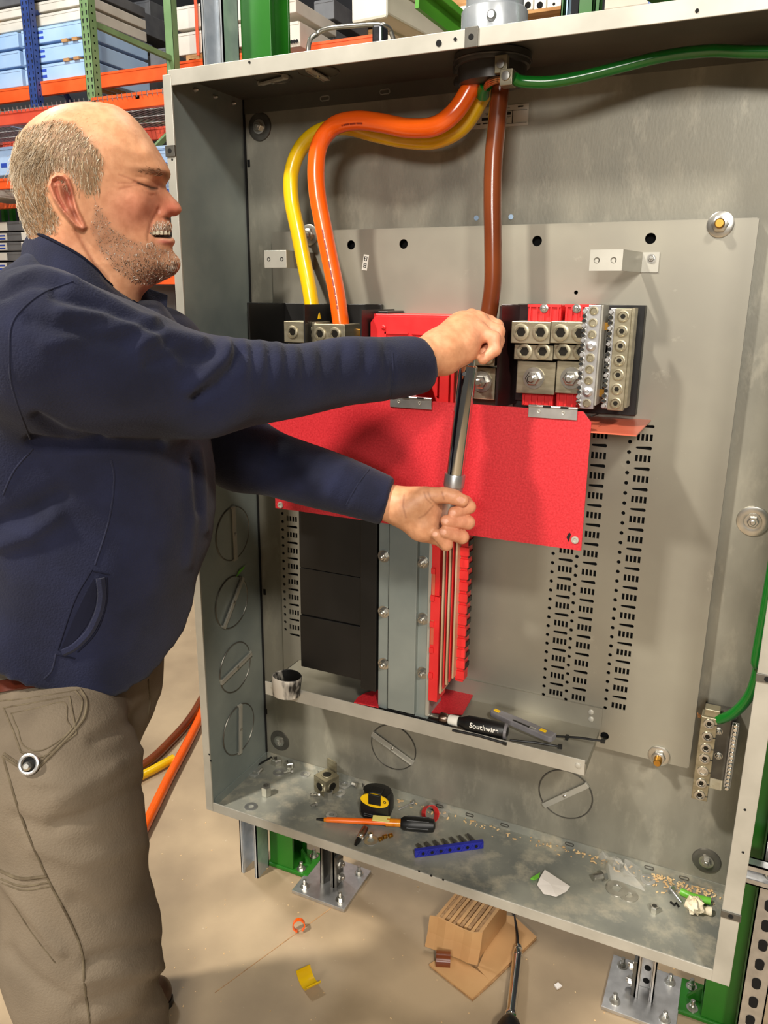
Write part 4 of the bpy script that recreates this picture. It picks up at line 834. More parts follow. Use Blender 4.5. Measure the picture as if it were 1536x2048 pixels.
# blue bit holder with seven bits
pA = onfloor(830, 1716); pB = onfloor(967, 1697); d = pB-pA; L = np.linalg.norm(d); d /= L; nn = np.cross(cz, d)
T = thing('bit_holder', (pA+pB)/2, 'blue plastic bit holder with X pattern near the front edge', 'bit holder')
bh = MB().obox(pA+d*L/2+cz*0.0085+nn*0.004, d*L/2, nn*0.0045, cz*0.0085).build('holder_body', 'blue_plastic', T, bevel=0.001)
for k in range(7):
    c = pA+d*L*(0.115+0.129*k)+cz*0.0085-nn*0.0008
    mb = MB(); mb.ring(c, -nn, 0.0055, 0.0007, 6, 5); mb.build('holder_hex', 'blue_plastic', bh)
    MB().lathe(c, -nn, [(0, 0.0034), (0.0006, 0.0034)], 12).build('holder_hole', 'hole', bh)
for k in range(8):
    c = pA+d*L*(0.05+0.129*k)+cz*0.0085-nn*0.0010
    mb = MB()
    for s_ in (-1, 1): mb.obox(c, (d*0.0042+cz*0.0070*s_), (d*0.0004-cz*0.0003*s_), nn*0.0005)
    mb.build('holder_rib', 'blue_plastic', bh)
for k in range(7):
    c = pA+d*L*(0.115+0.129*k)+cz*0.0105+nn*0.0088; bl_ = 0.017+0.0015*k; dr = nn*0.9+cz*0.18-d*0.35; dr = dr/np.linalg.norm(dr)
    mb = MB(); mb.lathe((0, 0, 0), dr, [(0, 0.0050), (bl_*0.45, 0.0050), (bl_*0.62, 0.0040), (bl_, 0.0026), (bl_*1.02, 0.0012)], 8)
    place(mb, 'driver_bit', 'galv_dark', c, ('first', 'second', 'third', 'fourth', 'fifth', 'sixth', 'seventh')[k]+' steel driver bit from the left in the blue holder', 'driver bit', 'bits in the blue holder', True)
# red tape loop with clear film
c = onfloor(860, 1640); T = thing('tape_loop', c, 'loop of red electrical tape behind the screwdriver grip', 'tape')
axd = np.array([0.72, -0.45, 0.52]); axd /= np.linalg.norm(axd)
mb = MB(); mb.lathe(c+cz*0.016-axd*0.009, axd, [(0, 0.0165), (0.0, 0.0175), (0.018, 0.0182), (0.018, 0.0172)], 30, close=True); mb.build('tape_band', 'red_plastic', T, True)
c = onfloor(884, 1628); mb = MB(); r_ = []
g = [[c+np.array([(i-3)*0.0055+0.002*math.sin(j*1.7), (j-3)*0.0045, 0.002+0.005*abs(math.sin(i*1.3+j*0.9))]) for j in range(7)] for i in range(7)]
mb.add([p for row in g for p in row], [(i*7+j, (i+1)*7+j, (i+1)*7+j+1, i*7+j+1) for i in range(6) for j in range(6)]); tag(mb.build('plastic_film', 'clear_plastic', None, True), 'crumpled clear film scrap beside the red tape loop', 'plastic film')
mb = MB(); c = onfloor(862, 1617); mb.obox(c+cz*0.005, frame2(0.1)[0]*0.0065, frame2(0.1)[1]*0.004, cz*0.0045); tag(mb.build('metal_clip', 'satin', None, False, 0.0015), 'small square metal clip behind the red tape loop', 'clip')
# paper scraps, bag, wire offcuts, wad
mb = MB(); pts = [PZ(x, y, ZF+0.0006) for x, y in ((1089, 1745), (1140, 1775), (1133, 1785), (1112, 1799), (1087, 1790), (1074, 1772), (1080, 1760))]; ctr = sum(pts)/len(pts)
top_ = [p+np.array([0, 0, 0.003+0.004*((i % 3) == 0)]) for i, p in enumerate(pts)]
mb.add(top_+[p+np.array([0, 0, -0.0006]) for p in top_]+[ctr+np.array([0, 0, 0.007]), ctr+np.array([0, 0, 0.0064])], [(i, (i+1) % 7, 14) for i in range(7)]+[(7+(i+1) % 7, 7+i, 15) for i in range(7)]+[(i, 7+i, 7+(i+1) % 7, (i+1) % 7) for i in range(7)])
tag(mb.build('paper_scrap', 'white_paper'), 'torn white paper scrap on the enclosure floor', 'paper')
mb = MB(); mb.prism([PZ(x, y, ZF+0.001) for x, y in ((1061, 1759), (1080, 1748), (1078, 1756), (1068, 1761))], (0, 0, 0.004)); tag(mb.build('insulation_shaving', 'lime_insulation'), 'small lime green shaving beside the white paper scrap', 'shaving')
outer = [(1194, 1714), (1204, 1703), (1240, 1704), (1262, 1708), (1281, 1731), (1291, 1784), (1270, 1775), (1246, 1766), (1222, 1762), (1208, 1742), (1202, 1722)]
mb = MB(); n = len(outer); cpt = PZ(1246, 1738, ZF)
rows = []
for kk, f in enumerate((1.0, 0.82, 0.6, 0.36, 0.12)):
    rows.append([np.array(cpt)*(1-f)+np.array(PZ(x, y, ZF))*f+np.array([0, 0, 0.0008+(0.0 if kk == 0 else 0.010+0.006*math.sin(2.1*i+kk*1.9)+0.004*math.cos(4.3*i))]) for i, (x, y) in enumerate(outer)])
mb.add([p for r__ in rows for p in r__]+[np.array(cpt)+np.array([0, 0, 0.013])], [(a_*n+i, a_*n+(i+1) % n, (a_+1)*n+(i+1) % n, (a_+1)*n+i) for a_ in range(4) for i in range(n)]+[(4*n+i, 4*n+(i+1) % n, 5*n) for i in range(n)])
tag(mb.build('plastic_bag', 'clear_plastic', None, False), 'crumpled clear plastic bag by the back edge of the enclosure floor', 'plastic bag')
mb = MB(); pts = catmull([onfloor(1361, 1789), onfloor(1385, 1800), onfloor(1420, 1809)], 6); mb.tube([p+cz*0.0072 for p in pts], 0.0072, 14); tag(mb.build('wire_offcut', 'lime_insulation', None, True), 'short bright green wire insulation offcut near the right corner', 'wire offcut')
mb = MB(); c = onfloor(1387, 1824); R_ = 0.0165
vs, fs = [], []
for i in range(11):
    for j in range(16):
        th = math.pi*i/10; ph = 2*math.pi*j/16; rr = R_*(1+0.16*math.sin(5*ph+2*th)+0.12*math.sin(9*th+3*ph)); vs.append(c+np.array([rr*math.sin(th)*math.cos(ph), rr*math.sin(th)*math.sin(ph), 0.016+rr*0.9*math.cos(th)]))
for i in range(10):
    for j in range(16): fs.append((i*16+j, i*16+(j+1) % 16, (i+1)*16+(j+1) % 16, (i+1)*16+j))
mb.add(vs, fs); e_ = onfloor(1421, 1830); mb.tube([c+cz*0.012, (c+e_)/2+cz*0.009, e_+cz*0.008], [0.008, 0.006, 0.0085], 10); tag(mb.build('putty_wad', 'cream_wad', None, True), 'cream coloured putty wad with a stubby tail in the right corner', 'putty')
mb = MB(); mb.tube([onfloor(*p)+cz*0.0025 for p in ((1341, 1806), (1348, 1812), (1352, 1808), (1357, 1815))], 0.0024, 7); tag(mb.build('black_clip', 'black_rubber', None, True), 'little bent black clip beside the round-head bolt', 'clip')
# sawdust and chips along the back edge
mb = MB()
for i in range(230):
    u_ = random.random(); px = 760+690*u_**0.8; z_ = ZF+0.0006; base = PZ(px, 1513+(px-537)*0.2955, ZF); dens = abs(random.gauss(0, 0.013)); x_, y_ = base[0], -0.005-dens
    if random.random() < 0.35: x_ = random.uniform(0.93, 1.05); y_ = -0.005-abs(random.gauss(0, 0.02))
    s_ = random.uniform(0.0006, 0.0018); an = random.random()*6.28; a1 = np.array([math.cos(an), math.sin(an), random.uniform(-.3, .3)])*s_*random.uniform(1, 3.2); a2 = np.array([-math.sin(an), math.cos(an), 0])*s_
    mb.obox((x_, y_, z_+s_*0.5), a1, a2, (0, 0, s_*0.4))
tag(mb.build('sawdust', 'sawdust'), 'wood chips and sawdust along the back of the enclosure floor', 'sawdust', kind='stuff')

# ================================================================== things on the tray
ZQ = 0.728
pT = PZ(758, 1408, ZQ+0.004); pS = PZ(886, 1437, ZQ+0.010); pH0 = PZ(928, 1445, ZQ+0.0155); pH1 = PZ(1016, 1464, ZQ+0.0155)
T = thing('nut_driver', PZ(940, 1455, ZQ), 'black handled driver with white lettering lying on the tray', 'driver')
d = pH1-pH0; L = np.linalg.norm(d); d /= L; RH = 0.0155
MB().lathe(pH0, d, [(-0.012, 0.009), (-0.006, 0.0095), (0.0, 0.012), (0.008, RH), (L*0.55, RH*1.04), (L*0.9, RH), (L*0.96, RH*0.85), (L, RH*0.5)], 26).build('handle', 'black_rubber', T, True)
MB().lathe(pH0+d*L*0.93, d, [(0, RH*0.99), (0.005, RH*0.97)], 26).build('end_ring', 'grey_plastic', T, True)
MB().lathe(pH0-d*0.031, d, [(0, 0.0085), (0.002, 0.010), (0.019, 0.0105), (0.020, 0.0085)], 18).build('white_ferrule', 'white_label', T, True)
MB().lathe(pH0-d*0.050, d, [(0, 0.008), (0.002, 0.0105), (0.014, 0.0105), (0.018, 0.008)], 10).build('brass_nut', 'burnt_steel', T, True)
MB().tube([pT*0.35+(pH0-d*0.05)*0.65-cz*0.0, pH0-d*0.048], 0.0042, 12).build('shaft', 'steel', T, True)
m_ = MB(); s0 = pT*0.35+(pH0-d*0.05)*0.65; sd = np.cross(cz, d); m_.prism([s0-sd*0.004, s0+sd*0.004, pT*0.7+s0*0.3+sd*0.009, pT+sd*0.006, pT-sd*0.006, pT*0.7+s0*0.3-sd*0.009], cz*0.003); m_.build('blade', 'iridescent_steel', T, False)
# lettering wrapped on the handle
tcv = bpy.data.curves.new('lettering', 'FONT'); tcv.body = 'Southwire'; tcv.size = 0.0125; tcv.align_x = 'CENTER'; tcv.align_y = 'CENTER'; tcv.extrude = 0.0; tcv.offset = 0.00035; tcv.space_character = 1.1
to = bpy.data.objects.new('lettering', tcv); COL.objects.link(to)
dg = bpy.context.evaluated_depsgraph_get(); tm = bpy.data.meshes.new_from_object(to.evaluated_get(dg)); bpy.data.objects.remove(to)
mid = pH0+d*L*0.50; toc = CAM-mid; toc -= d*np.dot(toc, d); toc /= np.linalg.norm(toc); sdv = np.cross(d, toc); sdv = -sdv if sdv[2] < 0 else sdv
nv = []
for v in tm.vertices:
    an = (v.co.y-0.000)/RH-0.18; nv.append(mid+d*v.co.x*1.0+(toc*math.cos(an)+sdv*math.sin(an))*(RH*1.045+0.0003))
for v, p in zip(tm.vertices, nv): v.co = Vector(p)
link('lettering', tm, 'white_label', T)
# grey folding knife
kA = PZ(984, 1428, ZQ+0.012); kB = PZ(1107, 1482, ZQ+0.008); d = kB-kA; L = np.linalg.norm(d); d /= L; sd = np.cross(cz, d); T = thing('utility_knife', kA, 'grey utility knife with yellow buttons resting on the driver', 'knife')
pf = [(0, -0.008), (0.004, -0.0105), (L*0.5, -0.0125), (L*0.97, -0.0115), (L, -0.006), (L, 0.0105), (L*0.6, 0.011), (0.01, 0.0075), (0.0, 0.004)]
kb = MB().prism([kA+d*u_+sd*v_ for u_, v_ in pf], cz*0.012).build('knife_body', 'grey_plastic', T, False, 0.0016)
MB().obox(kA+d*0.012+cz*0.0122-sd*0.001, d*0.006, sd*0.0036, cz*0.0016).build('release_button', 'yellow_plastic', T, bevel=0.0006)
MB().obox(kA+d*(L-0.023)+cz*0.0122, d*0.0065, sd*0.0036, cz*0.0016).build('release_button', 'yellow_plastic', T, bevel=0.0006)
MB().obox(kA+d*L*0.55+cz*0.0122-sd*0.0078, d*L*0.17, sd*0.0018, cz*0.0005).build('slider_slot', 'black_plastic', T)
MB().obox(kA+d*L*0.70+cz*0.0128-sd*0.0078, d*0.006, sd*0.003, cz*0.0014).build('slider', 'satin', T, bevel=0.0005)
# black cable ties and hex keys on the tray
for i, (p, q, r, lab) in enumerate((((1107, 1472), (1206, 1482), 0.0022, 'long black cable tie sticking out past the tray'), ((1020, 1480), (1120, 1493), 0.0020, 'black cable tie half hidden under the knife'), ((905, 1460), (1010, 1486), 0.003, 'black cable tie bundle under the driver handle'), ((770, 1418), (900, 1452), 0.0035, 'black cable tie along the tray lip'))):
    a = PZ(*p, ZQ+0.004); b_ = PZ(*q, ZQ+0.004+(0.016 if i == 0 else 0)); o = MB().tube([a, (a+b_)/2+cz*(0.002), b_], r, 8).build('cable_tie', 'black_rubber', None, True); tag(o, lab, 'cable tie', 'cable ties on the tray')
    MB().obox(b_, (b_-a)/np.linalg.norm(b_-a)*0.004, np.cross(cz, (b_-a)/np.linalg.norm(b_-a))*0.0035, cz*0.003).build('tie_head', 'black_rubber', o)
    if i == 0: MB().obox(a*0.72+b_*0.28, (0.003, 0, 0), (0, 0.004, 0), (0, 0, 0.004)).build('tie_lock', 'black_rubber', o)
# paint-smeared cup
c = PZ(573, 1388, ZQ); cxx = np.array([c[0], c[1], ZQ])
mb = MB(); n = 34; rows = []
for (z, r) in ((0.0, 0.029), (0.022, 0.030), (0.043, 0.031), (0.0445, 0.030), (0.043, 0.028), (0.004, 0.0265)):
    rows.append([cxx+np.array([r*1.05*math.cos(2*math.pi*i/n)+0.004*math.cos(4*math.pi*i/n)*(z/0.045), 0.86*r*math.sin(2*math.pi*i/n), z+0.002*math.sin(4*math.pi*i/n)*(z/0.045)]) for i in range(n)])
mb.add([p for r_ in rows for p in r_], [(a_*n+i, a_*n+(i+1) % n, (a_+1)*n+(i+1) % n, (a_+1)*n+i) for a_ in range(5) for i in range(n)]+[tuple(5*n+i for i in range(n)), tuple(n-1-i for i in range(n))])
tag(mb.build('paint_cup', 'paint_cup', None, True), 'white cup smeared with black paint on the left end of the tray', 'cup')
# green sticker scrap on the left wall
q = PXx(479, 1145, 0.002); mb = MB(); mb.prism([(0.003, q[1]-0.016, q[2]-0.006), (0.003, q[1]+0.014, q[2]+0.004), (0.003, q[1]+0.02, q[2]+0.011), (0.003, q[1]-0.002, q[2]+0.006)], (0.0006, 0, 0)); tag(mb.build('sticker_scrap', 'lime_insulation'), 'green sticker scrap above a knockout on the left wall', 'sticker')

# ================================================================== things on the floor around the stand
def floorp(px, py, z=0.0): return PZ(px, py, z)
for (pts, m, r, lab) in (([(250, 1730), (300, 1632), (338, 1555), (378, 1480), (408, 1418), (440, 1340)], 'orange_wire', 0.0165, 'orange cable lying on the floor behind the man'),
                         ([(200, 1590), (290, 1548), (347, 1517)], 'yellow_wire', 0.0150, 'yellow cable end lying on the floor behind the man'),
                         ([(200, 1570), (290, 1528), (345, 1478), (380, 1437), (405, 1395), (440, 1330)], 'brown_wire', 0.0160, 'brown cable lying on the floor behind the man')):
    cable('floor_cable', m, [floorp(x, y, r) for x, y in pts], r, lab)
# insulation rings
c = floorp(598, 1862); mb = MB(); R_ = 0.016; axd = np.array([0.45, -0.8, 0.25]); axd /= np.linalg.norm(axd)
ref = np.cross(axd, cz); ref /= np.linalg.norm(ref); vv = np.cross(axd, ref); rows = []
for r_, o_ in ((R_, -0.006), (R_, 0.006), (R_-0.0028, 0.006), (R_-0.0028, -0.006)): rows.append([np.array([c[0], c[1], 0.0175])+axd*o_+r_*(ref*math.cos(a)+vv*math.sin(a)) for a in np.linspace(2.1, 7.6, 26)])
mb.add([p for r_ in rows for p in r_], [(k*26+i, k*26+i+1, ((k+1) % 4)*26+i+1, ((k+1) % 4)*26+i) for k in range(4) for i in range(25)]+[(0, 26, 52, 78), (25, 103, 77, 51)])
tag(mb.build('insulation_ring', 'orange_wire', None, True), 'cut ring of orange cable insulation on the concrete', 'insulation')
def half_shell(px, py, R_, L, an, m, lab, a0=3.4, a1=6.0, tilt=0.0, th=0.003):
    c = floorp(px, py); ax_ = np.array([math.cos(an), math.sin(an), tilt]); ax_ /= np.linalg.norm(ax_); ref = np.cross(cz, ax_); ref /= np.linalg.norm(ref); vv = np.cross(ax_, ref); rows = []
    A = np.linspace(a0, a1, 18); mn = min(R_*math.sin(a) for a in A); c = np.array([c[0], c[1], 0.001-mn])
    for r_, o_ in ((R_, -L/2), (R_, L/2), (R_-th, L/2), (R_-th, -L/2)): rows.append([c+ax_*o_+r_*(ref*math.cos(a)+vv*math.sin(a)) for a in A])
    mb = MB(); mb.add([p for r__ in rows for p in r__], [(k*18+i, k*18+i+1, ((k+1) % 4)*18+i+1, ((k+1) % 4)*18+i) for k in range(4) for i in range(17)]+[(0, 18, 36, 54), (17, 71, 53, 35)])
    tag(mb.build('insulation_shell', m, None, True), lab, 'insulation')
half_shell(617, 1968, 0.030, 0.036, 1.0, 'yellow_wire', 'curved yellow cable insulation shell standing open on the concrete')
# cardboard: a flat folded sheet and a corrugated bundle
T = thing('cardboard_sheet', floorp(960, 1930), 'flat folded brown cardboard sheet lying under the cardboard bundle', 'cardboard')
def slab(nm, pts, z, th, m, prt): mb = MB(); mb.prism([PZ(x, y, z) for x, y in pts], (0, 0, th)); return mb.build(nm, m, prt)
slab('sheet_panel', ((858, 1931), (945, 1999), (980, 1966), (975, 1958), (900, 1905)), 0.004, 0.004, 'cardboard', T)
slab('sheet_panel', ((980, 1966), (1073, 1876), (1030, 1836), (1000, 1830), (955, 1938)), 0.0045, 0.004, 'cardboard', T)
slab('sheet_panel', ((860, 1935), (945, 2003), (982, 1970), (1073, 1880), (1020, 1850), (900, 1910)), 0.0005, 0.0035, 'cardboard_edge', T)
T = thing('cardboard_bundle', floorp(900, 1900), 'corrugated cardboard bundle with a creased front flap under the enclosure', 'cardboard')
hB = 0.082; A0 = PZ(866, 1835, hB); A1 = PZ(962, 1868, hB); B0 = PZ(910, 1783, hB); dx_ = A1-A0; dy_ = (B0-A0)*1.35; dn = np.cross(dx_, dy_); 
for k in range(13):
    f0 = k/13.0; p = A0+dx_*f0; hk = random.uniform(-0.006, 0.001); e0 = random.uniform(0.0, 0.012)
    v = [p+dy_*e0/np.linalg.norm(dy_), p+dx_*0.066+dy_*e0/np.linalg.norm(dy_), p+dx_*0.066+dy_, p+dy_]
    mb = MB(); mb.add([np.array([q_[0], q_[1], 0.009]) for q_ in v]+[np.array([q_[0], q_[1], hB+hk]) for q_ in v], [(0, 3, 2, 1), (4, 5, 6, 7), (0, 1, 5, 4), (1, 2, 6, 5), (2, 3, 7, 6), (3, 0, 4, 7)]); mb.build('corrugated_layer', 'cardboard_edge' if k % 2 else 'cardboard', T)
F0 = np.array([A0[0], A0[1], 0]); F1 = np.array([A1[0], A1[1], 0]); out = -dy_/np.linalg.norm(dy_); out[2] = 0
mb = MB(); g = []
for i in range(7):
    u_ = -0.06+1.10*i/6; base = F0+(F1-F0)*u_
    for z_, o_ in ((0.010, 0.022), (0.045, 0.010), (hB+0.004, 0.003)): g.append(base+out*(o_+0.004*((i % 3) == 2))+np.array([0, 0, z_+0.006*math.sin(i*1.2)*(z_ > 0.05)]))
mb.add(g+[p-out*0.003 for p in g], [(i*3+j, (i+1)*3+j, (i+1)*3+j+1, i*3+j+1) for i in range(6) for j in range(2)]+[(21+i*3+j, 21+i*3+j+1, 21+(i+1)*3+j+1, 21+(i+1)*3+j) for i in range(6) for j in range(2)]+[(i*3+2, (i+1)*3+2, 21+(i+1)*3+2, 21+i*3+2) for i in range(6)]+[(18+j, 21+18+j, 21+18+j+1, 18+j+1) for j in range(2)]+[(j, j+1, 21+j+1, 21+j) for j in range(2)])
mb.build('front_flap', 'cardboard', T, False)
half_shell(886, 1926, 0.020, 0.034, 0.35, 'brown_wire', 'curved brown cable insulation shell leaning on the cardboard', 0.2, 3.6, 0.0)
# second torque wrench lying on the floor with a black cord
T = thing('torque_wrench', floorp(1025, 2030), 'second chrome torque wrench standing on its black handle near the cardboard', 'torque wrench')
a = PZ(1037, 1893, 0.020); b_ = PZ(1017, 2075, 0.030); d = b_-a; L = np.linalg.norm(d); d /= L
MB().lathe(a, d, [(0, 0.0085), (0.006, 0.010), (0.010, 0.010), (0.011, 0.0075), (0.016, 0.010), (0.030, 0.0125), (0.032, 0.0125)], 18).build('thread_collar', 'chrome', T, True)
MB().lathe(a+d*0.032, d, [(0, 0.0115), (L*0.62, 0.0115), (L*0.64, 0.0135), (L*0.68, 0.0135), (L*0.69, 0.0115), (L*0.78, 0.0115)], 22).build('tube', 'chrome', T, True)
MB().lathe(a+d*L*0.80, d, [(0, 0.010), (0.012, 0.020), (0.030, 0.028), (0.05, 0.030)], 20).build('ratchet_head', 'black_rubber', T, True)
cable('extension_lead', 'black_rubber', [floorp(1022, 1808, 0.004), floorp(1029, 1835, 0.006), floorp(1034, 1865, 0.012), floorp(1036, 1890, 0.02)], 0.0032, 'thin black cord running from the floor wrench under the enclosure', 8)
mb = MB(); mb.prism([floorp(x, y, 0.001) for x, y in ((1108, 1972), (1116, 1967), (1124, 1974), (1114, 1980))], (0, 0, 0.004)); tag(mb.build('paper_chip', 'white_paper'), 'little white chip on the concrete right of the cardboard', 'paper')
mb = MB()
for i in range(130):
    px = random.uniform(320, 1380); py = random.uniform(1560, 2046); q = floorp(px, py)
    s_ = random.uniform(0.0004, 0.0012); an = random.random()*6.28; mb.obox((q[0], q[1], s_*0.5), np.array([math.cos(an), math.sin(an), 0])*s_*random.uniform(1, 2.5), np.array([-math.sin(an), math.cos(an), 0])*s_, (0, 0, s_*0.5))
tag(mb.build('floor_debris', 'sawdust'), 'pale crumbs and shavings scattered on the concrete', 'debris', kind='stuff')
# ================================================================== implicit-surface tools for the man
def surface_nets(F, org, h):
    s = F < 0; c = s[:-1, :-1, :-1].astype(np.int8)*0
    for dx in (0, 1):
        for dy in (0, 1):
            for dz in (0, 1): c = c+s[dx:dx+c.shape[0], dy:dy+c.shape[1], dz:dz+c.shape[2]]
    I = np.argwhere((c > 0) & (c < 8)); idx = -np.ones(c.shape, np.int64); idx[I[:, 0], I[:, 1], I[:, 2]] = np.arange(len(I))
    acc = np.zeros((len(I), 3)); cnt = np.zeros(len(I))
    corners = [(a, b, d) for a in (0, 1) for b in (0, 1) for d in (0, 1)]
    val = {k: F[I[:, 0]+k[0], I[:, 1]+k[1], I[:, 2]+k[2]] for k in corners}
    for k in corners:
        for ax in range(3):
            if k[ax] == 0:
                k2 = list(k); k2[ax] = 1; k2 = tuple(k2); a, b = val[k], val[k2]; m = (a < 0) != (b < 0)
                t_ = np.where(m, a/np.where(m, a-b, 1), 0); p = np.array(k, float)[None].repeat(len(I), 0); p[:, ax] = t_
                acc += np.where(m[:, None], p, 0); cnt += m
    V = (I+acc/np.maximum(cnt, 1)[:, None])*h+np.asarray(org)
    Q = []
    for ax in range(3):
        sl0 = [slice(None)]*3; sl1 = [slice(None)]*3; sl0[ax] = slice(0, -1); sl1[ax] = slice(1, None)
        a = s[tuple(sl0)]; b = s[tuple(sl1)]; E = np.argwhere(a != b); o1, o2 = [(1, 2), (2, 0), (0, 1)][ax]
        ok = (E[:, o1] > 0) & (E[:, o2] > 0) & (E[:, o1] < F.shape[o1]-1) & (E[:, o2] < F.shape[o2]-1); E = E[ok]
        def cell(d1, d2): c_ = E.copy(); c_[:, o1] -= d1; c_[:, o2] -= d2; return idx[c_[:, 0], c_[:, 1], c_[:, 2]]
        q = np.stack([cell(1, 1), cell(0, 1), cell(0, 0), cell(1, 0)], 1); ins = a[tuple(E.T)]
        q[~ins] = q[~ins][:, ::-1]; Q.append(q)
    return V, np.concatenate(Q)
def smooth_mesh(V, Q, it=2, lam=0.5):
    e = np.concatenate([Q[:, [0, 1]], Q[:, [1, 2]], Q[:, [2, 3]], Q[:, [3, 0]]]); 
    for _ in range(it):
        S = np.zeros_like(V); n = np.zeros(len(V))
        for a, b in ((0, 1), (1, 0)):
            for k in range(3): S[:, k] += np.bincount(e[:, a], V[e[:, b], k], len(V))
            n += np.bincount(e[:, a], minlength=len(V))
        V = V+lam*(S/np.maximum(n, 1)[:, None]-V)
    return V
def normals(V, Q):
    fn = np.cross(V[Q[:, 2]]-V[Q[:, 0]], V[Q[:, 3]]-V[Q[:, 1]]); N = np.zeros_like(V)
    for i in range(4):
        for k in range(3): N[:, k] += np.bincount(Q[:, i], fn[:, k], len(V))
    return N/np.maximum(np.linalg.norm(N, axis=1), 1e-12)[:, None]
def npmesh(name, V, Q, m, parent, tint=None):
    me = bpy.data.meshes.new(name); me.vertices.add(len(V)); me.vertices.foreach_set('co', V.astype(np.float32).ravel())
    k = Q.shape[1]; me.loops.add(len(Q)*k); me.loops.foreach_set('vertex_index', Q.astype(np.int32).ravel()); me.polygons.add(len(Q)); me.polygons.foreach_set('loop_start', np.arange(0, len(Q)*k, k, dtype=np.int32))
    me.update(calc_edges=True); me.validate(); me.polygons.foreach_set('use_smooth', np.ones(len(me.polygons), bool))
    if tint is not None:
        a = me.color_attributes.new('tint', 'FLOAT_COLOR', 'POINT'); lin_ = np.where(tint <= 0.04045, tint/12.92, ((np.clip(tint, 0, 1)+0.055)/1.055)**2.4); a.data.foreach_set('color', np.concatenate([lin_, np.ones((len(V), 1))], 1).astype(np.float32).ravel())
    o = bpy.data.objects.new(name, me); COL.objects.link(o); me.materials.append(MATS[m]); o.parent = parent
    o.matrix_parent_inverse = Matrix.Translation(-parent.location) if parent.type == 'EMPTY' else Matrix.Identity(4)
    return o
def rcone(P, a, b, r1, r2):                      # round cone distance
    ba = b-a; l2 = ba@ba; pa = P-a; t_ = np.clip((pa@ba)/l2, 0, 1); return np.linalg.norm(pa-t_[..., None]*ba, axis=-1)-(r1+(r2-r1)*t_)
def smin(a, b, k): h = np.clip(0.5+0.5*(b-a)/k, 0, 1); return b*(1-h)+a*h-k*h*(1-h)
def smax(a, b, k): return -smin(-a, -b, k)
def grid(lo, hi, h):
    n = np.ceil((np.asarray(hi)-np.asarray(lo))/h).astype(int)+1
    ax = [lo[i]+h*np.arange(n[i]) for i in range(3)]; return np.stack(np.meshgrid(*ax, indexing='ij'), -1).astype(np.float32)
def chain(P, pts, rs, k=0.004):
    d = None
    for i in range(len(pts)-1):
        c = rcone(P, pts[i].astype(np.float32), pts[i+1].astype(np.float32), rs[i], rs[i+1]); d = c if d is None else smin(d, c, k)
    return d
def poly_sd(x, y, poly):                          # signed distance, positive inside
    P = np.asarray(poly, float); n = len(P); d = np.full(x.shape, 1e9); ins = np.zeros(x.shape, bool)
    for i in range(n):
        a = P[i]; b = P[(i+1) % n]; e = b-a; t_ = np.clip(((x-a[0])*e[0]+(y-a[1])*e[1])/(e@e), 0, 1)
        d = np.minimum(d, (x-a[0]-t_*e[0])**2+(y-a[1]-t_*e[1])**2)
        c = ((a[1] > y) != (b[1] > y)) & (x < (b[0]-a[0])*(y-a[1])/(b[1]-a[1]+1e-12)+a[0]); ins ^= c
    d = np.sqrt(d); return np.where(ins, d, -d)
def rbf(x, y, ctl, sig):
    num = np.zeros(x.shape); den = np.zeros(x.shape)+1e-9
    for (cx_, cy_, v) in ctl:
        w_ = np.exp(-((x-cx_)**2+(y-cy_)**2)/(2*sig*sig))+1e-5/(1+((x-cx_)**2+(y-cy_)**2)/1e4); num += w_*v; den += w_
    return num/den
def gb(x, y, cx_, cy_, sx, sy=None, an=0.0):
    sy = sy or sx; dx, dy = x-cx_, y-cy_; c_, s_ = math.cos(an), math.sin(an); return np.exp(-((dx*c_+dy*s_)**2/(2*sx*sx)+(-dx*s_+dy*c_)**2/(2*sy*sy)))
def crease(x, y, pts, sig):
    d = np.full(x.shape, 1e9)
    for (a, b) in zip(pts[:-1], pts[1:]):
        a = np.array(a, float); b = np.array(b, float); e = b-a; t_ = np.clip(((x-a[0])*e[0]+(y-a[1])*e[1])/(e@e), 0, 1); d = np.minimum(d, (x-a[0]-t_*e[0])**2+(y-a[1]-t_*e[1])**2)
    return np.exp(-d/(2*sig*sig))
def wob(V, seed, scale, n=6):
    rg = np.random.default_rng(seed); o = np.zeros(len(V))
    for _ in range(n):
        k = rg.normal(size=3); k = k/np.linalg.norm(k)*scale*rg.uniform(0.6, 1.5); o += np.sin(V@k+rg.uniform(0, 6.28))
    return o/math.sqrt(n)

# ================================================================== the man
P0 = PD(190, 390, 1.05); LH = ray(190, 390).copy(); LH[2] = 0; LH /= np.linalg.norm(LH); FH = np.array([LH[1], -LH[0], 0.0]); ZU = np.array([0, 0, 1.0])
def pp(px, py, w): d = ray(px, py); return CAM+d*(((P0+LH*w-CAM)@LH)/(d@LH))
MAN = thing('person', (0.15, -0.68, 0.0), 'man in navy fleece and taupe work trousers tightening a lug with wrench', 'person')

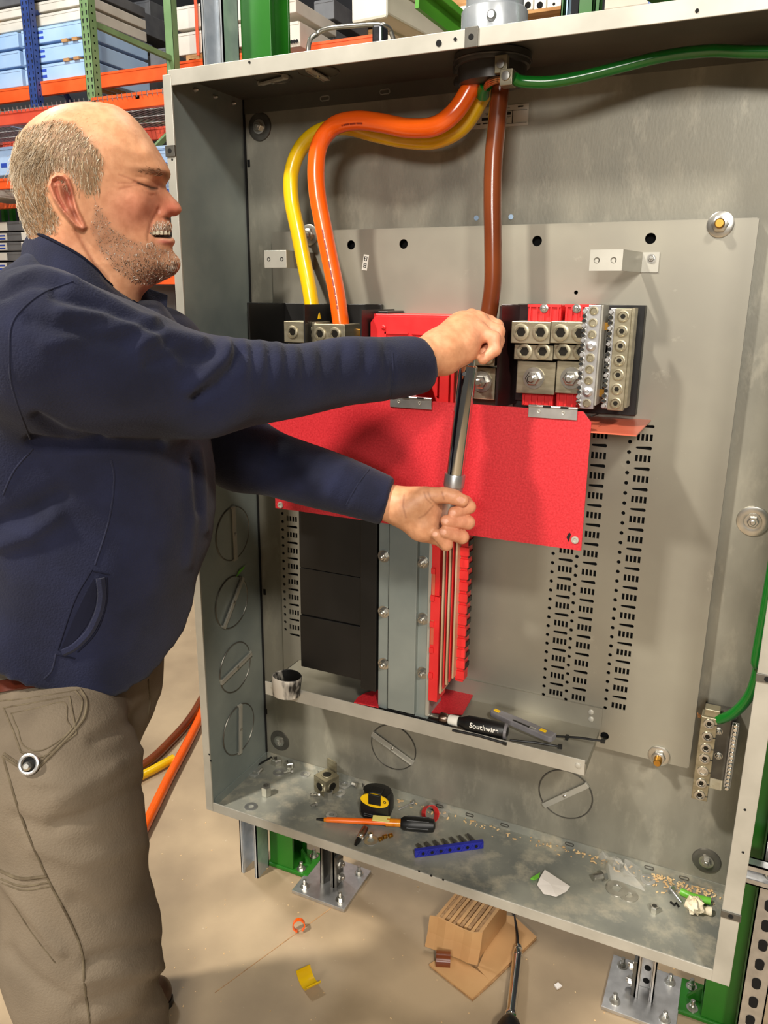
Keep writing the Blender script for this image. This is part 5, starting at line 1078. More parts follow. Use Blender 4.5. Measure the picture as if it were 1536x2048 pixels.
# ---- head
hh = 0.00135
lo = np.array([-0.150, -0.215, -0.100]); n3 = (int(0.30/hh), int(0.36/hh), int(0.20/hh))
A = lo[0]+hh*np.arange(n3[0]); Bz = lo[1]+hh*np.arange(n3[1]); Wz = lo[2]+hh*np.arange(n3[2])
AA, BB = np.meshgrid(A, Bz, indexing='ij')
def pxof(w): q = project(P0+AA[..., None]*FH+BB[..., None]*ZU+LH*w); return q[..., 0], q[..., 1]
x0_, y0_ = pxof(0.0); x1_, y1_ = pxof(-0.062)
HEAD = [(200, 206), (232, 213), (262, 232), (288, 260), (308, 289), (325, 317), (336, 336), (341, 349), (337, 361), (331, 371), (334, 380), (343, 391), (354, 403), (362, 414), (362, 424), (354, 431), (342, 433), (339, 441), (344, 450), (344, 457), (339, 463), (340, 472), (348, 478), (349, 487), (344, 496), (349, 507), (358, 517), (361, 530), (354, 545), (337, 556), (312, 568), (293, 582), (281, 602), (277, 660), (150, 680), (55, 580), (58, 490), (48, 450), (36, 415), (28, 370), (24, 325), (30, 290), (46, 260), (72, 235), (110, 215), (155, 206)]
HEADS = [tuple(p[:2]) for p in catmull([np.array([a, b, 0.]) for a, b in HEAD+HEAD[:1]], 4)[:-1]]
sd = poly_sd(x0_, y0_, HEADS); mpp = 1/1500.0
WC = [(200, 240, .062), (120, 250, .066), (160, 330, .0765), (100, 320, .075), (60, 340, .064), (150, 400, .074), (220, 300, .069), (270, 300, .062), (300, 335, .0565), (328, 342, .046), (312, 368, .044), (336, 374, .012), (348, 395, .013), (355, 415, .0145), (340, 424, .020), (320, 418, .034), (285, 402, .060), (255, 400, .066), (210, 420, .069), (180, 450, .066), (140, 470, .058), (200, 500, .059), (240, 530, .053), (290, 530, .044), (330, 530, .032), (352, 530, .022), (325, 470, .036), (338, 468, .024), (300, 470, .048), (345, 445, .020), (270, 480, .056), (100, 480, .050), (150, 540, .056), (200, 590, .057), (255, 600, .050), (60, 430, .05)]
RC = [(200, 230, .062), (120, 230, .062), (40, 320, .060), (60, 430, .055), (290, 270, .050), (325, 330, .026), (335, 372, .010), (352, 410, .010), (340, 432, .009), (344, 450, .016), (347, 482, .016), (355, 528, .026), (320, 560, .030), (280, 600, .045), (100, 520, .055), (150, 400, .062), (200, 480, .05)]
def blur(F_, sg):
    k = np.exp(-0.5*(np.arange(-3*sg, 3*sg+1)/sg)**2); k /= k.sum(); n_ = 3*sg
    F_ = np.apply_along_axis(lambda v: np.convolve(np.pad(v, n_, 'edge'), k, 'valid'), 0, F_); return np.apply_along_axis(lambda v: np.convolve(np.pad(v, n_, 'edge'), k, 'valid'), 1, F_)
Wm = blur(rbf(x1_, y1_, WC, 19.0), 3); Wb = blur(Wm, 14); wx = np.clip((x1_-245)/60, 0, 1); wx = wx*wx*(3-2*wx); Wm = Wb*(1-wx)+Wm*wx
Rr = blur(rbf(x0_, y0_, RC, 24.0), 6)
q = np.clip(sd*mpp/Rr, -1, 1); prof = np.sqrt(np.clip(1-(1-np.clip(q, 0, 1))**2, 0, 1))
T_ = Wm*prof
x, y = x1_, y1_
fm = np.clip(sd/6.0, 0, 1)                        # fade features at the outline
f_ = np.zeros_like(T_)
f_ += .0035*gb(x, y, 300, 339, 26, 7, 0.08)                                     # brow ridge
f_ -= .0060*gb(x, y, 318, 362, 10, 9) - .0022*gb(x, y, 300, 358, 10, 5)           # eye socket and upper lid
f_ -= .0020*crease(x, y, [(268, 362), (285, 366), (300, 371), (318, 371)], 1.6)    # eye slit
f_ -= .0012*crease(x, y, [(272, 352), (292, 354), (310, 360)], 1.5)               # lid fold
f_ += .0022*crease(x, y, [(285, 376), (298, 381), (312, 380)], 3.0); f_ -= .0012*crease(x, y, [(283, 373), (292, 383), (302, 389), (310, 385)], 1.4)
for cr in ([(238, 350), (258, 356), (272, 362)], [(236, 366), (258, 366), (274, 364)], [(240, 378), (262, 372), (280, 368)]): f_ -= .0008*crease(x, y, cr, 1.6)
f_ += .0050*gb(x, y, 272, 405, 26, 20)                                          # cheek
f_ -= .0022*crease(x, y, [(322, 412), (313, 426), (304, 443), (299, 462), (298, 480)], 2.6)   # smile fold
f_ += .0030*gb(x, y, 333, 424, 8, 7)                                            # nostril wing
f_ -= .0022*crease(x, y, [(318, 414), (320, 424), (328, 432)], 1.8)
f_ -= .0050*gb(x, y, 342, 431, 6, 2.6)                                          # nostril
f_ += .0030*gb(x, y, 326, 448, 14, 7)                                           # moustache
f_ -= .0060*np.clip(poly_sd(x, y, [(301, 464), (318, 460), (350, 459), (350, 473), (312, 473)])/3+0.4, 0, 1)   # open mouth
f_ += .0030*gb(x, y, 335, 481, 13, 4)                                           # lower lip
f_ += .0030*gb(x, y, 270, 520, 50, 16, -0.1)                                    # beard mass
f_ += .0024*gb(x, y, 345, 528, 14, 14)
f_ -= .0020*crease(x, y, [(165, 465), (180, 500), (205, 540), (225, 575)], 5)     # jaw edge to neck
f_ -= .0016*crease(x, y, [(150, 460), (172, 500), (200, 545)], 2.0)
ear = [(97, 374), (102, 358), (114, 350), (128, 351), (139, 360), (146, 378), (150, 398), (157, 420), (167, 440), (174, 456), (166, 463), (152, 456), (137, 441), (121, 421), (107, 400)]
es = poly_sd(x, y, ear); em = np.clip(es/2.5+0.6, 0, 1); back = np.clip((152-x+0.45*(y-400))/50, 0.25, 1)
eh = em*(.0075+.0065*np.exp(-((es-4.5)/3.2)**2))*(0.35+0.65*back) - .0105*gb(x, y, 136, 392, 6, 17, -0.3)*em - .004*crease(x, y, [(110, 366), (116, 362), (128, 366)], 3)*em - .0035*crease(x, y, [(113, 378), (118, 398), (130, 420)], 2.2)*em - .004*gb(x, y, 148, 428, 3.0, 8, -0.4)*em + .0022*crease(x, y, [(118, 372), (122, 395), (134, 418), (148, 432)], 2.5)*em
f_ += eh
T_ = T_+f_*fm
T_ = np.where(sd > 0, np.maximum(T_, 0.0), sd*mpp)
Fv = np.abs(Wz)[None, None, :]-T_[..., None]
V, Q = surface_nets(Fv.astype(np.float32), (lo[0], lo[1], lo[2]), hh)
V = smooth_mesh(V, Q, 2, 0.5)
hx = project(P0+V[:, [0]]*FH+V[:, [1]]*ZU-LH*0.062); vx, vy = hx[:, 0], hx[:, 1]
Wl = P0+V[:, [0]]*FH+V[:, [1]]*ZU+V[:, [2]]*LH
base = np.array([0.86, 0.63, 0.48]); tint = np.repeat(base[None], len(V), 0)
def mixc(wt, c): global tint; wt = np.clip(wt, 0, 1)[:, None]; tint = tint*(1-wt)+np.array(c)*wt
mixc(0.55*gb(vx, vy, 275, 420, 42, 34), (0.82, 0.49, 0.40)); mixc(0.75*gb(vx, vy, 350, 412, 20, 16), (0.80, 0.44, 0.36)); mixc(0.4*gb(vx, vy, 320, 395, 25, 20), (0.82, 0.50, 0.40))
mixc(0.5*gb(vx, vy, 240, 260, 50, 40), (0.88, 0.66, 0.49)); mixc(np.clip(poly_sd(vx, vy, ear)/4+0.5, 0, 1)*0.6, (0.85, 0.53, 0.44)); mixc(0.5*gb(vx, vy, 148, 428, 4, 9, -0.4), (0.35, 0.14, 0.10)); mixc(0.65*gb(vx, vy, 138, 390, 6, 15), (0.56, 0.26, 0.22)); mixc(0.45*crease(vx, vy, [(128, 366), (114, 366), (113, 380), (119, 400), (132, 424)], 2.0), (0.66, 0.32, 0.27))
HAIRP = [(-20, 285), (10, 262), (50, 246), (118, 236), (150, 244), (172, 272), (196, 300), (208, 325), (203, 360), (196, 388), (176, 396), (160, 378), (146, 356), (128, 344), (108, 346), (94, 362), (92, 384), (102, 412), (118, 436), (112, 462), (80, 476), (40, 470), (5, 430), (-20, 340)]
hs = poly_sd(vx, vy, HAIRP); mixc(np.clip(hs/14+0.3, 0, 1)*0.8, (0.50, 0.40, 0.29))  # scalp browned under the hair, with the shadow between strands painted in
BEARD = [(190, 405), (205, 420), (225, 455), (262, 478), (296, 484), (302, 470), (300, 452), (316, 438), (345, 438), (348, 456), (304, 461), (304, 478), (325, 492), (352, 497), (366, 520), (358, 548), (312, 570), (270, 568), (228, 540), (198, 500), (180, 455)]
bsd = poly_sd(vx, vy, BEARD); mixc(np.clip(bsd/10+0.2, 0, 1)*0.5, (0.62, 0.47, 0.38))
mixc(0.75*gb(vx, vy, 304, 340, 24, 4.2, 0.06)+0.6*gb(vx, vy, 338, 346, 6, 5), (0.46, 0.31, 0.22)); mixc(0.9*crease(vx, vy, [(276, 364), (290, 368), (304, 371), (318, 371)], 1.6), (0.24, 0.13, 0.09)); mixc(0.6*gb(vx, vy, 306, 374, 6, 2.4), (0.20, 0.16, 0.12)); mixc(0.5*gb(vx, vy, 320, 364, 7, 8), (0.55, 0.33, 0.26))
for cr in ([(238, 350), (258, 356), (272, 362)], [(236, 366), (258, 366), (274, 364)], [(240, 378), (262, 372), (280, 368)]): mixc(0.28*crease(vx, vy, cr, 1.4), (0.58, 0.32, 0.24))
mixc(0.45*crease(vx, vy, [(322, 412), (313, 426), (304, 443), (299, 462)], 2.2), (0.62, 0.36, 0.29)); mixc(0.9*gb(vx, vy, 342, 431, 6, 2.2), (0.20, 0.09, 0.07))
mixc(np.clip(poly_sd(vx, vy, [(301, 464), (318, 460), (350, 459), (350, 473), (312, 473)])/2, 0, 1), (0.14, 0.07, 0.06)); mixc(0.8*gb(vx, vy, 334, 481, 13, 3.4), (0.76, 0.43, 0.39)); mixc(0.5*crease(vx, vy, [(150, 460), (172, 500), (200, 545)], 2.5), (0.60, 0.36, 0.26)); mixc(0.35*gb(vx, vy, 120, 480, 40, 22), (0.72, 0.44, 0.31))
Nh = normals(Wl, Q); vx0m, vy0m = vx, vy
headV, headQ, headT = Wl, Q, tint
def strands(sel, n, length, dirf, lift, rad, cols, seed, jit=0.25, segs=4):
    rg = np.random.default_rng(seed); ids = rg.choice(np.flatnonzero(sel), n); p = headV[ids]+rg.normal(0, 0.0008, (n, 3)); nn = Nh[ids]; d = dirf(ids)+rg.normal(0, jit, (n, 3)); d -= nn*np.sum(d*nn, 1)[:, None]; d /= np.maximum(np.linalg.norm(d, axis=1), 1e-6)[:, None]
    L = length(ids)*rg.uniform(0.6, 1.25, n); lf = lift*rg.uniform(0.5, 1.4, n); side = np.cross(nn, d); curl = rg.normal(0, 0.22, n); P = []
    for k in range(segs):
        s_ = k/(segs-1); P.append(p+d*(L*s_)[:, None]+nn*(lf*L*s_*(1-0.45*s_)+0.0004)[:, None]+side*(curl*L*s_*s_)[:, None])
    c = np.array(cols)[rg.integers(0, len(cols), n)]*rg.uniform(0.85, 1.12, (n, 1)); VV = []; QQ = []; rr = [1.0, 0.95, 0.8, 0.25]
    for k in range(segs):
        for j in range(3):
            an = 2.094*j; VV.append(P[k]+rad*rr[min(k, 3)]*(side*math.cos(an)+nn*math.sin(an)))
    VV = np.stack(VV, 1)
    for k in range(segs-1):
        for j in range(3): QQ.append([k*3+j, k*3+(j+1) % 3, (k+1)*3+(j+1) % 3, (k+1)*3+j])
    m_ = segs*3; Qs = (np.arange(n)[:, None, None]*m_+np.array(QQ)[None]).reshape(-1, 4); return VV.reshape(-1, 3), Qs, np.repeat(np.clip(c, 0, 1), m_, 0)
# hair on sides and back, thin fuzz on the crown
hsel = (hs > -1) & (np.abs(V[:, 2]) > -1)
hdir = lambda ids: (-ZU*1.0-FH*0.22)[None]+np.zeros((len(ids), 3))+FH[None]*np.where((vx[ids] > 150) & (vy[ids] > 330), 0.35, 0.0)[:, None]-FH[None]*np.where(vy[ids] < 300, 0.45, 0)[:, None]
a1 = strands(hsel, 21000, lambda i: 0.010+0.022*np.clip(hs[i]/20, 0, 1), hdir, 0.30, 0.00036, [(0.70, 0.61, 0.49), (0.62, 0.52, 0.40), (0.80, 0.73, 0.62), (0.54, 0.44, 0.33), (0.84, 0.79, 0.71)], 3, 0.16)
wsel = hsel & (vy > 425); a2 = strands(wsel, 1300, lambda i: 0.010+0*i, hdir, 0.5, 0.0004, [(0.86, 0.82, 0.76), (0.78, 0.72, 0.64)], 5)
fsel = (poly_sd(vx, vy, [(60, 240), (110, 216), (165, 207), (205, 250), (200, 300), (150, 250), (110, 240)]) > 0); a3 = strands(fsel, 420, lambda i: 0.006+0*i, lambda i: (-FH*0.8-ZU*0.6)[None]+np.zeros((len(i), 3)), 0.3, 0.00010, [(0.84, 0.68, 0.52), (0.78, 0.62, 0.46)], 9)
# beard, moustache, brows
bsel = bsd > 0.5; bdir = lambda ids: (-ZU*0.9+FH*0.35)[None]+np.zeros((len(ids), 3))
b1 = strands(bsel, 12000, lambda i: 0.0050+0.0050*np.clip(bsd[i]/14, 0, 1), bdir, 0.75, 0.00034, [(0.88, 0.84, 0.78), (0.82, 0.74, 0.65), (0.72, 0.60, 0.49), (0.92, 0.89, 0.84), (0.62, 0.48, 0.38)], 11, 0.4)
dsel = (bsd > 3) & (vy > 515); b2 = strands(dsel, 2400, lambda i: 0.0075+0*i, bdir, 0.6, 0.00036, [(0.46, 0.35, 0.27), (0.36, 0.27, 0.21), (0.66, 0.56, 0.47)], 12, 0.35)
brsel = (gb(vx, vy, 304, 340, 22, 4.5, 0.06) > 0.45); b3 = strands(brsel, 420, lambda i: 0.006+0*i, lambda i: (-FH*0.9+ZU*0.15)[None]+np.zeros((len(i), 3)), 0.3, 0.00026, [(0.52, 0.38, 0.27), (0.42, 0.30, 0.22)], 13)
def joinm(parts):
    VV, QQ, TT = [], [], []; k = 0
    for v, q_, t_ in parts: VV.append(v); QQ.append(q_+k); TT.append(t_); k += len(v)
    return np.concatenate(VV), np.concatenate(QQ), np.concatenate(TT)

# ---- wrench held in both hands
YW = -0.272
wt = PY(938, 722, YW+0.002); wm = PY(908, 948, YW-0.004); wb = PY(894, 1082, YW-0.008)
WR = thing('torque_wrench', wb, 'chrome torque wrench gripped by the man in both hands', 'torque wrench')
d_ = wb-wt; Lw = np.linalg.norm(d_); d_ /= Lw; l1 = np.linalg.norm(wm-wt)
MB().lathe(wt, d_, [(0.006, 0.0125), (0.008, 0.0148), (l1, 0.0142)], 30).build('tube', 'chrome', WR, True)
MB().lathe(wt+d_*l1, d_, [(0, 0.0165), (0.001, 0.017), (0.020, 0.017), (0.021, 0.0155)], 30).build('lock_collar', 'satin', WR, True)
MB().lathe(wt+d_*(l1+0.021), d_, [(0, 0.0155), (Lw-l1-0.03, 0.0150), (Lw-l1-0.025, 0.012)], 28).build('handle', 'satin', WR, True)
hd = wt-d_*0.040+np.array([0, 0.024, 0]); MB().tube([wt+d_*0.008, wt-d_*0.016, wt-d_*0.034, hd], [0.0105, 0.0092, 0.0105, 0.012], 18).build('neck', 'chrome', WR, True)
MB().lathe(hd+np.array([0, -0.012, 0]), (0, 1, 0), [(0, 0.012), (0.002, 0.0145), (0.022, 0.0145), (0.024, 0.012)], 26).build('ratchet_head', 'chrome', WR, True)
MB().lathe(hd+np.array([0, 0.012, 0]), (0, 1, 0), [(0, 0.0075), (0.03, 0.0075), (0.031, 0.010), (0.068, 0.010), (0.069, 0.0065), (0.103, 0.006)], 16).build('hex_socket', 'steel', WR, True)
MB().lathe(wt+d_*0.020+(CAM-wt)/np.linalg.norm(CAM-wt)*0.013-RT*0.005, CAM-wt, [(0, 0.0036), (0.002, 0.003)], 12).build('pin', 'black_plastic', WR, True)

# ---- hands
def dep(p): return (p-CAM)@FW
dW0, dW1 = dep(wt), dep(wm+(wb-wm)*0.4)
def finger(P, pts, rs): return chain(P, pts, rs, 0.003)
def build_hand(palm, fingers, kf, lo_pad=0.03, h=0.00145):
    allp = np.array([p for c in palm+fingers for p in c[0]]); P = grid(allp.min(0)-lo_pad, allp.max(0)+lo_pad, h); F = None
    for pts, rs in palm: c = chain(P, pts, rs, 0.012); F = c if F is None else smin(F, c, 0.014)
    G = None
    for pts, rs in fingers: c = finger(P, pts, rs); G = c if G is None else smin(G, c, 0.0022)
    F = smin(F, G, kf); V, Q = surface_nets(F, P[0, 0, 0], h); return smooth_mesh(V.astype(float), Q, 3, 0.5), Q
D = lambda px, py, off, base_: PD(px, py, base_+off)
b0 = dW0
rp = [([D(770, 745, -0.075, b0), D(838, 722, -0.055, b0), D(880, 704, -0.035, b0)], [0.033, 0.0305, 0.030]),
      ([D(880, 702, -0.030, b0), D(918, 668, -0.010, b0), D(945, 645, 0.022, b0)], [0.0285, 0.0235, 0.0165]),
      ([D(880, 706, -0.034, b0), D(925, 690, -0.022, b0), D(958, 664, -0.012, b0)], [0.0285, 0.0245, 0.0145]),
      ([D(893, 718, -0.030, b0), D(925, 705, -0.022, b0)], [0.0200, 0.0155]),
      ([D(880, 700, -0.030, b0), D(926, 655, 0.000, b0), D(958, 641, 0.006, b0)], [0.0285, 0.0220, 0.0145])]
rf = [([D(956, 664, -0.014, b0), D(988, 676, -0.022, b0), D(990, 700, -0.022, b0), D(966, 719, -0.020, b0)], [0.0118, 0.0102, 0.0094, 0.0080]),
      ([D(957, 648, 0.004, b0), D(996, 663, -0.002, b0), D(993, 690, -0.002, b0), D(966, 706, 0.0, b0)], [0.0128, 0.0110, 0.0100, 0.0084]),
      ([D(953, 638, 0.022, b0), D(993, 653, 0.018, b0), D(996, 682, 0.018, b0), D(968, 700, 0.016, b0)], [0.0130, 0.0112, 0.0102, 0.0086]),
      ([D(943, 633, 0.040, b0), D(980, 645, 0.040, b0), D(990, 674, 0.038, b0), D(965, 694, 0.034, b0)], [0.0128, 0.0108, 0.0098, 0.0084]),
      ([D(905, 700, 0.010, b0), D(935, 702, 0.034, b0), D(962, 708, 0.044, b0)], [0.015, 0.012, 0.0095])]
RV, RQ = build_hand(rp, rf, 0.007)
b1_ = dW1
lp = [([D(715, 985, 0.030, b1_), D(785, 1008, 0.006, b1_), D(815, 1018, 0.0, b1_)], [0.031, 0.0285, 0.029]),
      ([D(815, 1012, 0.0, b1_), D(850, 1012, 0.006, b1_), D(877, 1014, 0.022, b1_)], [0.028, 0.0255, 0.018]),
      ([D(815, 1022, 0.0, b1_), D(845, 1050, 0.000, b1_), D(866, 1066, 0.014, b1_)], [0.0290, 0.0255, 0.0185]),
      ([D(812, 1012, -0.004, b1_), D(838, 1002, -0.012, b1_), D(856, 994, -0.016, b1_)], [0.0225, 0.0195, 0.0150])]
lf = [([D(850, 992, -0.018, b1_), D(888, 990, -0.026, b1_), D(908, 994, -0.027, b1_), D(925, 1001, -0.026, b1_)], [0.0145, 0.0128, 0.0122, 0.0104]),
      ([D(880, 1006, 0.030, b1_), D(930, 1005, 0.018, b1_), D(938, 1014, -0.004, b1_), D(908, 1025, -0.021, b1_)], [0.0130, 0.0118, 0.0112, 0.0096]),
      ([D(878, 1028, 0.030, b1_), D(928, 1040, 0.018, b1_), D(936, 1045, -0.004, b1_), D(893, 1042, -0.024, b1_)], [0.0132, 0.0120, 0.0114, 0.0100]),
      ([D(872, 1050, 0.028, b1_), D(914, 1070, 0.016, b1_), D(924, 1074, -0.006, b1_), D(889, 1064, -0.024, b1_)], [0.0130, 0.0116, 0.0112, 0.0096]),
      ([D(862, 1066, 0.022, b1_), D(890, 1088, 0.008, b1_), D(893, 1089, -0.010, b1_), D(872, 1068, -0.020, b1_)], [0.0116, 0.0106, 0.0102, 0.0088])]
LV, LQ = build_hand(lp, lf, 0.005)
def hand_tint(V_, N_, dirt, cen, nails):
    tn = np.repeat(np.array([[0.86, 0.63, 0.47]]), len(V_), 0); q_ = project(V_); wv = 0.5+0.5*wob(V_, 4, 160)
    def mx(wt_, c): nonlocal tn; wt_ = np.clip(wt_, 0, 1)[:, None]; tn = tn*(1-wt_)+np.array(c)*wt_
    mx(0.35*wv, (0.88, 0.66, 0.52)); mx(0.6*gb(q_[:, 0], q_[:, 1], cen[0], cen[1], 30, 40), (0.88, 0.60, 0.49))
    if dirt: mx(0.40*np.clip(0.6+0.7*wob(V_, 8, 90), 0, 1)*gb(q_[:, 0], q_[:, 1], 835, 1035, 45, 40), (0.55, 0.40, 0.28))
    for (a, b, sx, sy, an) in nails: mx(0.75*(gb(q_[:, 0], q_[:, 1], a, b, sx, sy, an) > 0.45), (0.93, 0.72, 0.63))
    return tn
RT_t = hand_tint(RV, None, False, (985, 680), []); LT_t = hand_tint(LV, None, True, (915, 1050), [(922, 1000, 7, 5, 0.35), (905, 1026, 5.5, 4, 0.0), (890, 1042, 5.5, 4, 0.1), (886, 1064, 5.5, 4, 0.3), (870, 1068, 4, 4, 0.5)])
q_ = project(LV)
for cr in ([(848, 985), (853, 998), (862, 1006)], [(856, 984), (862, 998), (872, 1006)], [(884, 984), (888, 998)], [(808, 990), (806, 1012), (812, 1035)], [(866, 1012), (850, 1030), (838, 1036)]): w_ = 0.35*crease(q_[:, 0], q_[:, 1], cr, 1.3)[:, None]; LT_t = LT_t*(1-w_)+np.array([0.48, 0.30, 0.22])*w_
# ---- one body mesh: head, neck, torso core, arms and hands
SHR, ELR, CUR = PD(92, 700, 0.885), PD(412, 782, 0.99), PD(842, 727, b0-0.055)
SHL, ELL, CUL = PD(318, 715, 1.225), PD(478, 905, 1.29), PD(775, 1003, b1_+0.008)
core_pts = [([pp(150, 700, 0), pp(140, 900, 0), pp(140, 1180, 0)], [0.06, 0.11, 0.10]), ([pp(180, 560, 0), pp(160, 680, 0)], [0.045, 0.06]),
            ([SHR, ELR, CUR], [0.055, 0.042, 0.028]), ([SHL, ELL, CUL], [0.055, 0.042, 0.028])]
allp = np.array([p for c in core_pts for p in c[0]]); Pg = grid(allp.min(0)-0.15, allp.max(0)+0.15, 0.012); F = None
for pts, rs in core_pts: c = chain(Pg, pts, rs, 0.02); F = c if F is None else smin(F, c, 0.03)
CV, CQ = surface_nets(F, Pg[0, 0, 0], 0.012)
BV, BQ, BT = joinm([(headV, headQ, headT), (RV, RQ, RT_t), (LV, LQ, LT_t), (CV.astype(float), CQ, np.repeat(base[None], len(CV), 0))])
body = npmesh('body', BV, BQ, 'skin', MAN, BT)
hv = joinm([a1, a2, a3]); npmesh('hair', *hv[:2], 'hair', MAN, hv[2]); msel = poly_sd(vx0m, vy0m, [(306, 452), (318, 436), (346, 436), (352, 458), (306, 461)]) > 0; b4 = strands(msel, 900, lambda i: 0.0075+0*i, lambda ids: (-ZU*0.9-FH*0.25)[None]+np.zeros((len(ids), 3)), 0.55, 0.00036, [(0.88, 0.82, 0.74), (0.78, 0.66, 0.54), (0.92, 0.88, 0.82), (0.66, 0.52, 0.42)], 17, 0.3); bv = joinm([b1, b2, b4]); npmesh('beard', *bv[:2], 'hair', MAN, bv[2]); npmesh('eyebrow', b3[0], b3[1], 'hair', MAN, b3[2])
# teeth
for i, tx in enumerate((306, 314, 322, 330, 337)):
    for s_ in (-1, 1):
        wv_ = (0.041, 0.0385, 0.035, 0.029, 0.020)[i]-0.0055; p = pp(tx, 465.5, -wv_) if s_ < 0 else pp(tx, 465.5, -wv_)+LH*2*wv_
        MB().obox(p, FH*0.0026, ZU*0.0029, LH*0.0022).build('tooth', 'teeth', MAN, True, 0.0011)

# ---- fleece pullover
TORSO = [(62, 492), (15, 530), (-60, 590), (-130, 720), (-160, 860), (-165, 1020), (-140, 1180), (-115, 1216), (0, 1226), (80, 1252), (140, 1273), (225, 1274), (300, 1252), (352, 1204), (392, 1140), (418, 1070), (428, 1000), (428, 930), (416, 850), (398, 770), (374, 700), (345, 640), (318, 606), (280, 606), (235, 590), (170, 560)]
lo = np.minimum(np.minimum(SHR, SHL), np.minimum(pp(-170, 1290, 0), np.minimum(CUL, CUR)))-0.24; hi = np.maximum(np.maximum(SHR, SHL), np.maximum(pp(430, 600, 0), np.maximum(CUL, CUR)))+0.12
lo[2] = pp(100, 1290, 0)[2]-0.12; hi[2] = pp(100, 440, 0)[2]
hs_ = 0.0052; Pg = grid(lo, hi, hs_)
rel = Pg-P0.astype(np.float32); aa = rel@FH.astype(np.float32); bb = rel[..., 2]; ww = rel@LH.astype(np.float32)
# half-width field sampled on a plane table, then looked up
ta = np.arange(aa.min()-0.02, aa.max()+0.02, 0.006); tb = np.arange(bb.min()-0.02, bb.max()+0.02, 0.006); TA, TB = np.meshgrid(ta, tb, indexing='ij'); qx = project(P0+TA[..., None]*FH+TB[..., None]*ZU)
sdt = poly_sd(qx[..., 0], qx[..., 1], TORSO)*0.00068; Wt = rbf(qx[..., 0], qx[..., 1], [(150, 560, .10), (150, 620, .165), (120, 700, .205), (200, 800, .205), (150, 950, .205), (200, 1100, .215), (150, 1250, .205), (320, 650, .12), (350, 900, .19), (0, 900, .20), (-100, 1000, .18)], 75.0)
qq = np.clip(sdt/0.15, 0, 1); hemf = np.clip((sdt)/0.02, 0, 1); Tt = Wt*np.sqrt(np.clip(1-(1-qq)**2, 0, 1))
# keep the hem from rounding under: extend straight down near the hem
hemrow = np.clip((qx[..., 1]-1150)/60, 0, 1); sd_nohem = poly_sd(qx[..., 0], qx[..., 1], [(p[0], p[1] if p[1] < 1150 else p[1]+260) for p in TORSO])*0.00068
Th = Wt*np.sqrt(np.clip(1-(1-np.clip(sd_nohem/0.15, 0, 1))**2, 0, 1)); Tt = np.where(sdt > 0, Th, sdt)
fa = np.clip((aa-ta[0])/0.006, 0, len(ta)-1.001); fb = np.clip((bb-tb[0])/0.006, 0, len(tb)-1.001); ia = fa.astype(int); ib = fb.astype(int); fa = fa-ia; fb = fb-ib; Tf = Tt.astype(np.float32)
F = (np.abs(ww)-(Tf[ia, ib]*(1-fa)*(1-fb)+Tf[ia+1, ib]*fa*(1-fb)+Tf[ia, ib+1]*(1-fa)*fb+Tf[ia+1, ib+1]*fa*fb))*0.75
def arm(Pp, S, E, C_, rS, rE, rC):
    a_ = rcone(Pp, S.astype(np.float32), E.astype(np.float32), rS, rE); c_ = rcone(Pp, E.astype(np.float32), (C_+(C_-E)/np.linalg.norm(C_-E)*0.05).astype(np.float32), rE, rC); d = smin(a_, c_, 0.03)
    n_ = ((C_-E)/np.linalg.norm(C_-E)).astype(np.float32); return smax(d, (Pp-C_.astype(np.float32))@n_, 0.004)
F = smin(F, arm(Pg, SHR, ELR, CUR, 0.091, 0.0585, 0.0385), 0.045); F = smin(F, arm(Pg, SHL, ELL, CUL, 0.080, 0.056, 0.0370), 0.035)
V, Q = surface_nets(F, Pg[0, 0, 0], hs_); V = smooth_mesh(V.astype(float), Q, 3, 0.5); N_ = normals(V, Q); q_ = project(V); vx, vy = q_[:, 0], q_[:, 1]
near = np.clip((N_@(CAM-P0)/np.linalg.norm(CAM-P0))*2+0.3, 0, 1)
disp = 0.0028*wob(V, 21, 26)+0.0014*wob(V, 22, 60)
for cr, am, sg in (([(150, 566), (215, 600), (300, 650)], .006, 8), ([(110, 590), (200, 620), (290, 655), (330, 690)], -.006, 8), ([(120, 625), (210, 632), (300, 675), (350, 720)], .006, 9), ([(60, 640), (160, 668), (260, 690)], -.005, 10), ([(90, 690), (190, 668), (300, 645)], .004, 9),
                   ([(275, 690), (330, 672), (400, 690)], .008, 10), ([(300, 730), (350, 712), (420, 715)], -.005, 9), ([(380, 780), (420, 745), (450, 708)], .008, 9), ([(395, 800), (440, 770), (478, 712)], -.007, 7),
                   ([(72, 838), (130, 868), (200, 884)], -.008, 7), ([(60, 880), (150, 892), (320, 890)], -.010, 7), ([(0, 1090), (60, 1070), (110, 1035)], .008, 12), ([(0, 1045), (60, 1020), (120, 990)], -.007, 14), ([(378, 930), (382, 1030), (376, 1130)], .005, 7), ([(398, 900), (408, 980), (406, 1060)], .005, 6), ([(388, 920), (394, 1020)], -.005, 6),
                   ([(20, 560), (80, 540), (140, 560)], .004, 6), ([(0, 590), (60, 565), (120, 572)], -.004, 7), ([(640, 900), (600, 960)], -.004, 10), ([(560, 880), (520, 950)], -.005, 12), ([(700, 920), (660, 985)], .003, 10)):
    disp += am*crease(vx, vy, cr, sg)*near
for k, xx in enumerate((452, 486, 520, 555, 590, 628, 668, 712, 752)):        # scalloped folds along the top of the near forearm
    disp += (0.0065-0.0005*k)*gb(vx, vy, xx, 708, 9+0.4*k, 34)*near-0.0035*gb(vx, vy, xx+17, 705, 6, 26)*near
cuffz = crease(vx, vy, [(782, 700), (784, 745), (780, 795)], 3.0)*0.002+crease(vx, vy, [(744, 930), (715, 970), (690, 1011)], 3.0)*0.002; disp -= cuffz*near
V = V+N_*disp[:, None]
